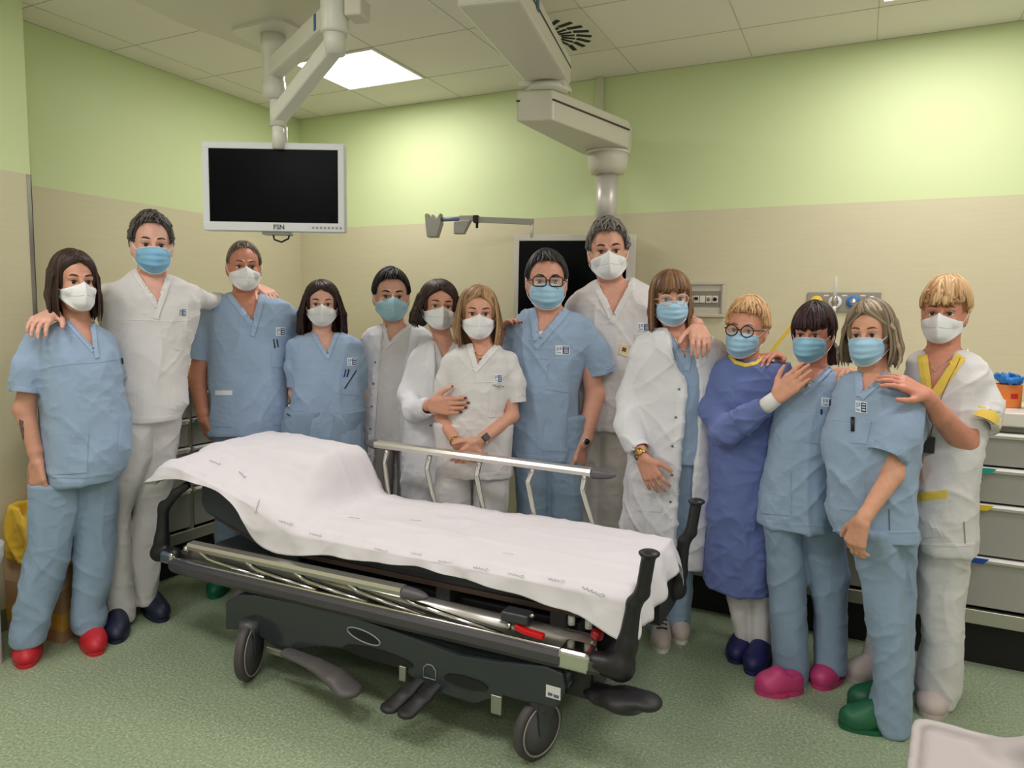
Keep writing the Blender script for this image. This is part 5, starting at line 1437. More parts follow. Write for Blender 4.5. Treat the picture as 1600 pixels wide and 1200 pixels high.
        for sl in sleeves:      # stitched hem ring round each sleeve opening
            if name == 'trousers': break
            q0 = np.array(sl[-2][0]); q1, r1 = np.array(sl[-1][0]), sl[-1][1]; d = (q1 - q0) / np.linalg.norm(q1 - q0); w_ = trim[1] if trim else .02
            b = MB(); b.tube([tuple(q1 - d * w_), tuple(q1 - d * w_ * .5), tuple(q1 + d * .002)], [r1 + (.009 if trim else .0015), r1 + (.011 if trim else .0025), r1 + (.009 if trim else .0015)], 28, cap=False)
            b.tube([tuple(q1 - d * .004), tuple(q1 + d * .002)], [r1 - .006, r1 + .002], 28, cap=False)
            b.build('sleeve_trim' if trim else 'sleeve_hem', trim[0] if trim else m, s.root, fix=False)
        return np_mesh(name, V, F, m, s.root)
    def clog(s, toe, heel, m, dd_t=0, wid=.052, world=False, holes=False, name='clog', sole=None):
        """a shoe on the floor from heel to toe; toe / heel are local (x,y)"""
        T = V3(*toe, 0); Hh = V3(*heel, 0); d = T - Hh; L = np.linalg.norm(d); d = d / L; l = np.cross(V3(0, 0, 1), d)
        P = lambda a, b, c: Hh + d * (a * L) + l * b + V3(0, 0, c)
        g = Grid(np.minimum(T, Hh) - V3(.08, .08, .02), np.maximum(T, Hh) + V3(.08, .08, .14), .0045)
        M = [d, l, V3(0, 0, 1)]
        g.ell(P(.74, 0, .034), (.26 * L, wid, .05), M, k=.02)
        g.ell(P(.52, 0, .046), (.26 * L, wid * .84, .062), M, k=.025)
        g.ell(P(.24, 0, .04), (.24 * L, wid * .74, .055), M, k=.03)
        g.op(lambda X, Y, Z: -(Z - .002) + 0 * X + 0 * Y, g.lo, np.array([a[-1] for a in g.ax]), 'and', .004)
        g.cap(P(.3, 0, .1), P(.14, 0, .12), .034, .04, k=.01, mode='sub')
        V, F = g.mesh(name, 1)
        o = np_mesh(name, V, F, m, s.root)
        b = MB(); pr = []
        for i in range(28):
            a = 2 * math.pi * i / 28; ca, sa = math.cos(a), math.sin(a)
            xx = .5 + .5 * ca; ww = wid * (1.03 if ca > 0 else .86) * (abs(sa) ** .8) * (1 if sa > 0 else -1)
            pr.append(P(xx, ww, 0))
        b.add([tuple(q) for q in pr] + [tuple(q + V3(0, 0, .017)) for q in pr], [list(range(28))[::-1], list(range(28, 56))] + [(i, (i + 1) % 28, 28 + (i + 1) % 28, 28 + i) for i in range(28)])
        b.build('sole', sole or m, o)
        if holes:
            b = MB()
            for i in range(3):
                q = P(.66 + .07 * i, .028, .0725 - .006 * i); b.tube([q - l * .012, q + l * .012], .003, 6)
            b.build('vent_slot', mat('slot_shadow', (60, 52, 60), .8), o)
        return o
# ================================================================== THE FOURTEEN PEOPLE
def inset(rows, a=.015, b=.013, zmax=None):
    return [(z, cx, cy, max(.02, rx - a), max(.02, ry - b)) for (z, cx, cy, rx, ry) in rows]
def vneck(P, key, L, R, B, wpx, m, over='R', cross=6):
    """crossed V collar bands"""
    for side, T in (('L', L), ('R', R)):
        sx = -1 if side == 'L' else 1
        dx, dy = B[0] - T[0], B[1] - T[1]; n = math.hypot(dx, dy); nx, ny = -dy / n, dx / n
        if nx * sx < 0: nx, ny = -nx, -ny
        o = wpx / 2 - 1.0
        e = cross if side == over else 1.5
        P.strip('neck_band', key, [(T[0] + nx * o - dx / n * 1, T[1] + ny * o - dy / n * 1), (B[0] + nx * o + dx / n * e, B[1] + ny * o + dy / n * e)], wpx, m, th=.0055 if side == over else .004)
def vpoly(L, R, B, up=30): return [L, (L[0] - 1, L[1] - up), (R[0] + 1, R[1] - up), R, B]
def logo(P, key, x, y, w_=21, h=13, tilt=0, patch=True):
    def q(u0, v0, u1, v1):
        r = []
        for (u, v) in ((u0, v0), (u1, v0), (u1, v1), (u0, v1)): r.append((x + u * w_, y + v * h + tilt * u * w_))
        return r
    par = None
    if patch: par = P.patch('logo_patch', key, q(-.5, -.5, .5, .5), LOGOW, 6, 4, .0022)
    P.patch('logo_print', key, q(.0, -.4, .44, .42), NAVY, 5, 4, .0032)
    for v in (-.25, 0, .22): P.patch('logo_print', key, q(.1, v - .04, .38, v + .05), LOGOW, 3, 1, .0040)
    P.patch('logo_print', key, q(-.42, -.36, -.3, .1), LOGOG, 2, 2, .0032); P.patch('logo_print', key, q(-.24, -.36, -.08, .0), LOGOG, 2, 2, .0032)
    P.patch('logo_print', key, q(-.42, .2, -.1, .36), LOGOG, 2, 2, .0032)
def arm(P, pts):
    return [(P.p(x, y, dd), P.px(r)) for (x, y, dd, r) in pts]
def leg_rows(P, xh, xf, rh, rf, zh=.86, zf=.09, dd=0.0, fl=.0):
    """a straight trouser leg given by pixel columns at hip and foot (for legs the bed hides)"""
    a = P.p(xh, 640, dd)[0]; b = P.p(xf, 640, dd)[0]; out = []
    for t in (0, .25, .5, .75, 1):
        out.append((zf + (zh - zf) * (1 - t), a + (b - a) * t, dd, rh + (rf - rh) * t ** .7, (rh + (rf - rh) * t ** .7) * 1.15))
    return sorted(out)
def cuffs(P, key, pts, w_, m, name='sleeve_hem'): P.strip(name, key, pts, w_, m, th=.002)
def pen(P, key, x, y, dx=0, dy=9, m=BLK, r=.0035):
    c = P.cast(key, x, y)
    if not c: return
    a = c[0] + c[1] * .005; b_ = P.p(x + dx, y + dy, 0); b_ = Vector(b_); 
    d = P.cast(key, x + dx, y + dy)
    e = (d[0] + d[1] * .005) if d else b_
    b = MB(); b.tube([a, e], r, 8); b.build('pen', m, P.root)

# ---- 1: woman at the far left
def p01():
    P = Person((95, 1015), 'woman at the far left in light blue scrubs, white respirator and red clogs', skin=(206, 150, 126))
    P.head((127, 441), 393, 490, yaw=14, roll=1, dd=-.02)
    T = P.rows([(505, 92, 152, .06), (516, 68, 166, .09), (530, 50, 178, .105), (560, 52, 188, .125), (600, 60, 192, .14), (650, 66, 200, .145), (700, 70, 204, .15), (730, 76, 196, .15), (748, 80, 184, .145)], .12)
    sl = [[(P.p(60, 535, .0), P.px(24)), (P.p(46, 575, -.01), P.px(27)), (P.p(40, 612, -.02), P.px(24))],
          [(P.p(165, 535, .02), P.px(22)), (P.p(180, 590, .06), P.px(20))]]
    Lf, Rt, B = (106, 500), (142, 506), (147, 546)
    body = P.body(False, (P.p(122, 508, .0), .047), inset(T), [arm(P, [(60, 540, 0, 17), (38, 640, .0, 17.5), (55, 705, -.04, 12), (58, 722, -.05, 11)]),
                  arm(P, [(168, 540, .03, 16), (180, 610, .12, 14)])],
                  [dict(W=P.p(57, 720, -.05), T=P.p(60, 762, -.07), n=(.75, .6, .1), thumb=-1, curl=(22, 32, 20), sc=.98, nails=mat('dark_violet_nail', (40, 22, 40), .3))])
    P.face(False, brow=(60, 40, 34), eyes=(50, 34, 28), squint=.4)
    P.mask('ffp2')
    P.hair((34, 23, 21), (76, 52, 44), 'long', L=P.p(120, 502)[2], vol=.014, part=.015, hairline=.07, n=120, seed=3, width=1.05, side_in=1.12)
    P.garment('scrub_top', 'top', BLUE, [T], sl, [(P.poly(vpoly(Lf, Rt, B)), -.02)], seed=2, amp=.010)
    vneck(P, 'top', Lf, Rt, B, 7, BLUED, 'R', 14)
    P.strip('yoke_seam', 'top', [(72, 574), (110, 568), (150, 566), (190, 560)], 1.6, BLUED, th=.0012)
    P.patch('pocket', 'top', [(77, 677), (138, 674), (136, 738), (84, 742)], BLUE, 12, 10, .003)
    P.strip('hem', 'top', [(82, 744), (130, 745), (182, 738)], 4, BLUED, th=.0015)
    P.patch('side_pocket', 'top', [(188, 658), (203, 662), (200, 700), (184, 708)], BLUE, 5, 8, .006)
    pen(P, 'top', 189, 559, 1, 10)
    # tattoo on the forearm
    for q in ([(30, 655), (37, 658), (36, 668), (30, 664)], [(31, 664), (38, 668), (37, 680), (33, 676)], [(34, 676), (38, 680), (37, 692), (35, 686)]):
        P.patch('tattoo', 'body', q, mat('tattoo_ink', (104, 84, 78), .7), 4, 4, .0006)
    A = P.rows([(752, 42, 128), (800, 42, 124), (847, 42, 112), (887, 34, 104), (930, 26, 92), (970, 19, 76), (985, 17, 73), (1002, 17, 71)], .085, -.01)
    Bq = P.rows([(745, 112, 184), (790, 112, 183), (847, 113, 180), (913, 114, 171), (947, 110, 163), (965, 110, 168), (982, 116, 164)], .085, .03)
    P.garment('trousers', 'pants', BLUEP, [A, Bq], seed=4, amp=.008, k=.01)
    red = mat('red_clog', (196, 36, 48), .45)
    t1 = at_z(42, 1046, 0); 
    def loc(x, y): q = P.Rm @ (at_z(x, y, 0) - P.base); return (q.x, q.y)
    P.clog(loc(41, 1046), loc(47, 992), red); P.clog(loc(152, 1026), loc(135, 976), red)
p01()

# ---- 2: tall man, second from left
def p02():
    P = Person((212, 966), 'tall man in white scrubs and navy clogs beside the woman in red clogs', skin=(222, 170, 152))
    P.head((240, 383), 337, 433, yaw=2, wid=1.0)
    T = P.rows([(428, 208, 268, .06), (436, 190, 284, .085), (446, 165, 300, .10), (470, 152, 312, .115), (500, 156, 310, .125), (540, 163, 298, .13), (590, 172, 291, .135), (630, 176, 293, .135), (655, 180, 282, .135)], .12)
    sl = [[(P.p(172, 463, .02), P.px(22)), (P.p(140, 470, .09), P.px(19)), (P.p(118, 485, .14), P.px(18))],
          [(P.p(298, 464, .02), P.px(21)), (P.p(326, 470, .2), P.px(15)), (P.p(346, 470, .42), P.px(15))]]
    Lf, Rt, B = (209, 420), (262, 432), (247, 476)
    P.body(True, (P.p(236, 436, .02), .056), inset(T),
           [arm(P, [(172, 463, .02, 16), (110, 494, .12, 14), (88, 490, -.12, 11), (82, 489, -.19, 10)]),
            arm(P, [(298, 464, .02, 15), (346, 470, .44, 12), (392, 456, .50, 10), (402, 449, .37, 9.5)])],
           [dict(W=P.p(83, 489, -.22), T=P.p(50, 508, -.36), n=(.1, .25, -1), thumb=1, curl=(18, 28, 18), sc=1.05, spread=.3),
            dict(W=P.p(403, 448, .34), T=P.p(437, 468, .20), n=(-.1, .45, -1), thumb=-1, curl=(22, 30, 20), sc=1.05, spread=.3)])
    P.face(True, brow=(62, 52, 46), squint=.8)
    P.mask('surgical', m=mat('surgical_mask_bright', (132, 186, 222), .8))
    P.hair((48, 44, 43), (112, 104, 100), 'short', vol=.014, top=.0, n=150, seed=5, curl=.007, hairline=.086, lockr=.8)
    P.garment('scrub_top', 'top', WHITE, [T], sl, [(P.poly(vpoly(Lf, Rt, B)), -.02)], seed=12, amp=.008)
    vneck(P, 'top', Lf, Rt, B, 8, WHITEB, 'R', 22)
    P.strip('yoke_seam', 'top', [(176, 499), (230, 500), (275, 502), (298, 500)], 1.5, WHITEB, th=.0012)
    logo(P, 'top', 285, 488, 11, 12, patch=False)
    P.patch('chest_pocket', 'top', [(272, 504), (292, 505), (288, 548), (272, 546)], WHITE, 6, 8, .003)
    P.patch('pocket', 'top', [(268, 587), (289, 589), (286, 640), (263, 638)], WHITE, 7, 8, .003)
    P.patch('pocket', 'top', [(190, 584), (211, 585), (212, 640), (192, 638)], WHITE, 7, 8, .003)
    P.strip('hem', 'top', [(196, 651), (240, 653), (282, 650)], 4, WHITEB, th=.0015)
    A = P.rows([(650, 178, 240, .1), (713, 172, 236), (797, 168, 206), (867, 166, 204), (920, 163, 207), (947, 163, 212), (966, 164, 213)], .088, -.02)
    Bq = P.rows([(650, 215, 283, .1), (713, 222, 276), (780, 208, 266), (813, 205, 260), (880, 204, 252), (913, 208, 248), (940, 212, 243)], .088, .05)
    P.garment('trousers', 'pants', WHITE, [A, Bq], seed=14, amp=.008, k=.012)
    navy = mat('navy_clog', (28, 34, 58), .5)
    def loc(x, y): q = P.Rm @ (at_z(x, y, 0) - P.base); return (q.x, q.y)
    P.clog(loc(183, 1007), loc(185, 958), navy); P.clog(loc(256, 973), loc(224, 938), navy)
p02()

# ---- 3: man with short grey hair
def p03():
    P = Person((365, 905), 'man with cropped grey hair in light blue scrubs behind the head of the bed', skin=(196, 132, 108))
    P.head((384, 417), 379, 458, yaw=4, wid=1.02)
    T = P.rows([(458, 358, 412, .06), (466, 338, 434, .09), (474, 322, 452, .105), (490, 312, 460, .115), (520, 318, 456, .125), (573, 326, 450, .13), (623, 329, 449, .135), (677, 325, 452, .135)], .125)
    sl = [[(P.p(326, 490, .0), P.px(18)), (P.p(312, 525, .0), P.px(19)), (P.p(306, 560, .0), P.px(18))],
          [(P.p(447, 492, .02), P.px(17)), (P.p(454, 545, .04), P.px(17)), (P.p(458, 596, .04), P.px(15))]]
    Lf, Rt, B = (361, 460), (408, 460), (396, 505)
    P.body(True, (P.p(383, 462, .01), .056), inset(T),
           [arm(P, [(326, 492, 0, 13), (308, 592, .0, 14), (317, 645, -.03, 10), (318, 655, -.03, 9.5)]),
            arm(P, [(450, 495, .03, 12), (461, 605, .08, 11), (463, 660, .06, 8)])],
           [dict(W=P.p(318, 652, -.03), T=P.p(331, 690, -.02), n=(.9, .5, 0), thumb=-1, curl=(22, 30, 22), sc=1.05)])
    P.face(True, brow=(96, 76, 64), squint=.6)
    P.mask('ffp2')
    P.hair((92, 80, 72), (142, 128, 116), 'short', vol=.005, top=-.002, n=150, seed=6, hairline=.088, lockr=.6, temple=.0)
    P.garment('scrub_top', 'top', BLUE, [T], sl, [(P.poly(vpoly(Lf, Rt, B)), -.02)], seed=22, amp=.008)
    vneck(P, 'top', Lf, Rt, B, 8, BLUED, 'R', 20)
    P.strip('yoke_seam', 'top', [(326, 528), (380, 529), (450, 531)], 1.5, BLUED, th=.0012)
    logo(P, 'top', 438, 518, 14, 13)
    P.patch('chest_pocket', 'top', [(424, 532), (447, 533), (445, 575), (424, 573)], BLUE, 6, 8, .003)
    pen(P, 'top', 427, 530, 2, 14); pen(P, 'top', 432, 530, 2, 12)
    P.patch('pocket', 'top', [(332, 615), (368, 614), (365, 668), (330, 666)], BLUE, 9, 8, .003)
    P.patch('folded_paper', 'top', [(337, 610), (363, 610), (363, 617), (337, 617)], LOGOW, 5, 3, .004)
    P.patch('pocket', 'top', [(428, 615), (447, 614), (450, 664), (426, 664)], BLUE, 7, 8, .003)
    P.strip('hem', 'top', [(329, 675), (390, 678), (450, 670)], 4, BLUED, th=.0015)
    A = P.rows([(670, 330, 395), (720, 331, 392), (800, 336, 385), (860, 336, 372), (900, 334, 368)], .085)
    Bq = P.rows([(670, 385, 450), (760, 388, 442), (840, 390, 430), (905, 388, 422)], .085)
    P.garment('trousers', 'pants', BLUEP, [A, Bq], seed=24, amp=.007, k=.012)
    green = mat('green_clog', (18, 108, 78), .45)
    def loc(x, y): q = P.Rm @ (at_z(x, y, 0) - P.base); return (q.x, q.y)
    P.clog(loc(334, 937), loc(352, 902), green); P.clog(loc(412, 936), loc(405, 898), green)
p03()

# ---- 4: woman with long dark hair
def p04():
    P = Person(None, 'woman with long straight dark hair in light blue scrubs under the hanging monitor', x0=508, D=3.95, skin=(222, 172, 152))
    P.head((503, 476), 440, 512, yaw=0, wid=1.02)
    T = P.rows([(520, 480, 532, .06), (527, 462, 550, .085), (536, 454, 561, .10), (560, 452, 566, .115), (610, 456, 567, .13), (660, 455, 567, .13), (712, 452, 568, .135)], .12)
    sl = [[(P.p(462, 545, .0), P.px(14)), (P.p(459, 575, .0), P.px(14)), (P.p(462, 603, .0), P.px(13))],
          [(P.p(553, 545, .0), P.px(14)), (P.p(557, 575, .0), P.px(14)), (P.p(560, 606, .02), P.px(13))]]
    Lf, Rt, B = (492, 522), (524, 522), (511, 554)
    P.body(False, (P.p(503, 523, .0), .047), inset(T),
           [arm(P, [(462, 545, 0, 11), (461, 615, .03, 10), (470, 660, .1, 7)]), arm(P, [(553, 545, 0, 11), (562, 620, .05, 10), (555, 665, .12, 7)])])
    P.face(False, brow=(58, 40, 34), squint=.3)
    P.mask('ffp2')
    P.hair((26, 18, 18), (66, 40, 34), 'long', L=P.p(500, 529)[2], vol=.014, part=-.018, hairline=.07, n=130, seed=8, width=1.12, side_in=1.3, ends=.012)
    P.garment('scrub_top', 'top', BLUE, [T], sl, [(P.poly(vpoly(Lf, Rt, B)), -.02)], seed=32, amp=.008)
    vneck(P, 'top', Lf, Rt, B, 6, BLUED, 'R', 6)
    P.strip('yoke_seam', 'top', [(460, 575), (510, 576), (560, 574)], 1.5, BLUED, th=.0012)
    logo(P, 'top', 550, 565, 15, 12)
    P.patch('chest_pocket', 'top', [(535, 580), (563, 579), (560, 618), (533, 616)], BLUE, 7, 8, .003)
    pen(P, 'top', 540, 577, -3, 12, mat('blue_pen', (32, 60, 180), .35)); pen(P, 'top', 545, 577, -3, 12); pen(P, 'top', 556, 579, -18, 28)
    P.patch('pocket', 'top', [(454, 657), (478, 658), (477, 705), (453, 704)], BLUE, 7, 8, .003)
    g = MB(); c = P.cast('top', 464, 654)
    if c:
        q = [c[0] + c[1] * .012 + Vector((dx, 0, dz)) for dx, dz in ((-.045, .03), (-.02, .012), (0, .0), (.03, -.006), (.04, .002), (.02, .006), (0, .004))]
        g.tube(q, .003, 7); g.build('glasses_in_pocket', BLK, P.root)
    P.patch('pocket', 'top', [(534, 655), (563, 653), (563, 700), (533, 702)], BLUE, 7, 8, .002)
    P.strip('hem', 'top', [(460, 710), (510, 712), (564, 708)], 4, BLUED, th=.0015)
    P.garment('trousers', 'pants', BLUEP, [leg_rows(P, 482, 420, .12, .085, .95), leg_rows(P, 536, 500, .12, .085, .95)], seed=34, amp=.007)
    lil = mat('lilac_clog', (176, 160, 182), .5)
    def loc(x, y): q = P.Rm @ (at_z(x, y, 0) - P.base); return (q.x, q.y)
    a = loc(366, 952)
    c1 = P.clog((a[0] + .0, a[1]), (a[0] + .17, a[1] + .17), lil, wid=.055, holes=True); P.clog((.0, -.14), (.02, .1), lil, holes=True)
p04()
def footloc(P):
    def loc(x, y): q = P.Rm @ (at_z(x, y, 0) - P.base); return (q.x, q.y)
    return loc
def buttons(P, key, pts, r=.006):
    for x, y in pts:
        c = P.cast(key, x, y)
        if c:
            b = MB(); b.lathe([(r, 0), (r, .002), (r * .6, .003)], tuple(c[0] + c[1] * .0015), 12, axis=tuple(c[1])); b.build('button', BUT, P.root)
def watch(P, W, D_, r, face=(0, -1, 0), band=SILV, fm=BLK, square=False, R=.017):
    W = V3(*W); d = V3(*D_); d /= np.linalg.norm(d); f = V3(*face); f -= d * (f @ d); f /= np.linalg.norm(f); l = np.cross(d, f)
    b = MB(); n = 28; pts = [tuple(W + (f * math.cos(2 * math.pi * i / n) + l * math.sin(2 * math.pi * i / n)) * r) for i in range(n + 1)]
    b.tube(pts, .0022, 8, cap=False, flat=3.6, up=tuple(d)); o = b.build('wristwatch', band, P.root, fix=False)
    b = MB(); c = W + f * (r + .0015)
    if square:
        vs = [c + d * a * .019 + l * b_ * .016 + f * h for h in (0, .008) for a, b_ in ((-1, -1), (1, -1), (1, 1), (-1, 1))]
        b.add(vs, [(0, 1, 2, 3), (4, 5, 6, 7), (0, 1, 5, 4), (1, 2, 6, 5), (2, 3, 7, 6), (3, 0, 4, 7)]); b.build('watch_face', fm, o, bevel=.002)
    else:
        b.lathe([(R, -.004), (R + .002, 0), (R + .002, .005), (R, .007)], tuple(c), 24, axis=tuple(f)); b.build('watch_case', band, o)
        b = MB(); b.lathe([(R - .002, .0068), (R - .002, .0078)], tuple(c), 24, axis=tuple(f)); b.build('watch_face', fm, o)
def necklace(P, key, line, r=.0012, m=GOLD, pend=None):
    pts = []
    for a, b in zip(line[:-1], line[1:]):
        for i in range(4): pts.append((a[0] + (b[0] - a[0]) * i / 4, a[1] + (b[1] - a[1]) * i / 4))
    pts.append(line[-1]); q = [P.cast(key, *p_) for p_ in pts]; q = [c[0] + c[1] * .003 for c in q if c]
    if len(q) > 2:
        b = MB(); b.tube(q, r, 6); o = b.build('necklace', m, P.root)
        if pend:
            c = P.cast(key, *pend)
            if c:
                b = MB(); b.lathe([(.001, -.004), (.0035, -.002), (.004, 0), (.0035, .002), (.001, .004)], tuple(c[0] + c[1] * .005), 10); b.build('pendant', SILV if m == SILV else m, o)
def lapel(P, key, pts, m=COATB, th=.004):
    """flat folded collar piece: triangle/quad in pixels"""
    P.patch('lapel', key, pts, m, 7, 10, th)

# ---- 5: young man, white coat
def p05():
    P = Person(None, 'young man with short black hair and aqua mask in an open white coat', x0=614, D=4.12, skin=(214, 162, 140))
    P.head((613.5, 464), 425, 505, yaw=4, wid=1.02)
    T = P.rows([(508, 590, 642, .055), (514, 575, 665, .08), (524, 569, 672, .095), (545, 567, 674, .11), (600, 567, 674, .125), (660, 566, 674, .13), (720, 566, 676, .135), (790, 564, 680, .14)], .12)
    sl = [[(P.p(578, 532, .0), P.px(14)), (P.p(572, 600, .02), P.px(13)), (P.p(576, 670, .03), P.px(11))], [(P.p(664, 532, .0), P.px(14)), (P.p(674, 600, .02), P.px(13)), (P.p(672, 670, .04), P.px(11))]]
    Lf, Rt, B = (600, 505), (640, 507), (607.5, 536)
    P.body(True, (P.p(617, 510, .0), .055), inset(T[-6:], .03, .03), [arm(P, [(578, 532, 0, 10), (574, 670, .03, 9), (578, 690, .03, 9)]), arm(P, [(664, 532, 0, 10), (672, 670, .04, 9), (670, 690, .03, 9)])],
           [dict(W=P.p(578, 684, .03), T=P.p(582, 720, .03), n=(.9, .3, 0), thumb=-1, curl=(20, 30, 20)), dict(W=P.p(670, 684, .04), T=P.p(668, 720, .03), n=(-.9, .3, 0), thumb=1, curl=(20, 30, 20))])
    P.face(True, brow=(26, 20, 20), squint=.4, brow_th=1.25)
    P.mask('ffp2', m=MAQUA)
    P.hair((12, 10, 11), (40, 34, 34), 'short', vol=.012, top=.004, n=150, seed=15, hairline=.08, lockr=.9)
    S = [(z, cx, cy, rx - .018, ry - .016) for (z, cx, cy, rx, ry) in T if z > P.p(614, 705)[2]]
    S = [(P.p(614, 692)[2], S[0][1], 0, S[0][3], S[0][4])] + S
    P.garment('scrub_top', 'scrub', WHITE, [S], [], [(P.poly(vpoly(Lf, Rt, B)), -.02)], seed=42, amp=.006)
    vneck(P, 'scrub', Lf, Rt, B, 6, WHITEB, 'R', 10)
    P.strip('yoke_seam', 'scrub', [(594, 558), (630, 556)], 1.3, WHITEB, th=.0012)
    op = [(598, 480), (597, 504), (594, 550), (590, 612), (586, 665), (583, 720), (582, 810), (628, 810), (628, 700), (624, 640), (628, 587), (639, 544), (642, 504), (642, 480)]
    P.garment('lab_coat', 'coat', COAT, [T], sl, [(P.poly(op), .0)], seed=43, amp=.007)
    lapel(P, 'coat', [(592, 506), (598, 505), (594, 552), (583, 532)]); lapel(P, 'coat', [(643, 508), (652, 512), (648, 556), (640, 550)])
    P.strip('placket', 'coat', [(589, 552), (585, 612), (581, 665), (578, 720)], 9, COATB, th=.0015)
    buttons(P, 'coat', [(586.5, 566), (584, 600), (581, 635), (579, 670), (576.5, 704)])
    P.garment('trousers', 'pants', mat('grey_trouser', (150, 144, 138), .85), [leg_rows(P, 598, 592, .075, .07, .84), leg_rows(P, 640, 640, .075, .07, .84)], seed=44)
    P.clog((-.1, -.12), (-.08, .12), mat('white_clog', (206, 200, 196), .5)); P.clog((.1, -.12), (.08, .12), MATS['white_clog'])
p05()

# ---- 6: woman with wavy dark hair
def p06():
    P = Person(None, 'woman with wavy dark hair in a white coat holding her neighbour by the arm', x0=690, D=3.68, skin=(206, 150, 126))
    P.head((690, 479), 443, 520, yaw=10, roll=-3, wid=1.02)
    T = P.rows([(533, 668, 718, .055), (538, 656, 735, .08), (548, 646, 748, .095), (575, 640, 752, .11), (610, 640, 750, .115), (660, 632, 745, .13), (720, 628, 742, .135), (788, 627, 740, .14)], .12)
    sl = [[(P.p(655, 560, .0), P.px(14)), (P.p(640, 615, -.02), P.px(16)), (P.p(648, 642, -.14), P.px(17)), (P.p(670, 636, -.31), P.px(12))],
          [(P.p(742, 560, .02), P.px(13)), (P.p(762, 585, .14), P.px(12)), (P.p(775, 560, .1), P.px(10))]]
    Lf, Rt, B = (676, 520), (716, 522), (692, 562)
    P.body(False, (P.p(693, 532, .0), .045), inset(T[-6:], .03, .03),
           [arm(P, [(655, 560, 0, 9), (642, 612, -.03, 8), (648, 638, -.12, 8), (668, 634, -.31, 7), (674, 632, -.34, 7)]), arm(P, [(742, 560, .02, 9), (764, 588, .14, 9), (788, 530, .04, 7.5), (792, 515, .0, 7)])],
           [dict(W=P.p(670, 633, -.355), T=P.p(702, 634, -.385), n=(0, 1, .1), thumb=1, curl=(8, 14, 10), sc=1.05, nails=NAILR),
            dict(W=P.p(791, 513, -.02), T=P.p(806, 494, -.14), n=(0, .5, -1), thumb=-1, curl=(20, 25, 15), sc=1.0, nails=NAILD)])
    P.face(False, brow=(48, 32, 28), squint=.8)
    P.mask('ffp2')
    P.hair((30, 21, 20), (78, 54, 46), 'long', L=P.p(690, 513)[2], vol=.017, part=-.012, hairline=.07, n=130, seed=18, width=1.25, side_in=1.25, curl=.011, ends=.012, lockr=1.15)
    S = [(z, cx, cy, rx - .02, ry - .018) for (z, cx, cy, rx, ry) in T if z > P.p(690, 705)[2]]
    P.garment('scrub_top', 'scrub', WHITE, [S], [], [(P.poly(vpoly(Lf, Rt, B)), -.02)], seed=45, amp=.005)
    op = [(676, 500), (680, 540), (680, 580), (682, 640), (690, 700), (690, 800), (706, 800), (714, 640), (712, 545), (716, 500)]
    P.garment('lab_coat', 'coat', COAT, [T], sl, [(P.poly(op), .0)], seed=46, amp=.008)
    lapel(P, 'coat', [(672, 528), (679, 530), (679, 592), (664, 570)]); lapel(P, 'coat', [(716, 524), (726, 530), (724, 560), (713, 560)])
    P.strip('placket', 'coat', [(676, 596), (677, 640), (684, 700), (684, 780)], 8, COATB, th=.0015)
    buttons(P, 'coat', [(673, 665), (682, 668), (683, 748)])
    P.patch('pocket', 'coat', [(660, 566), (672, 568), (671, 572), (659, 570)], COATB, 4, 2, .002)
    b = MB(); 
    necklace(P, 'body', [(683, 530), (692, 560), (712, 532)], .0011, SILV)
    P.garment('trousers', 'pants', MATS['grey_trouser'], [leg_rows(P, 664, 657, .075, .07, .84), leg_rows(P, 708, 703, .075, .07, .84)], seed=47)
    P.clog((-.1, -.12), (-.08, .12), MATS['white_clog']); P.clog((.1, -.12), (.08, .12), MATS['white_clog'])
p06()

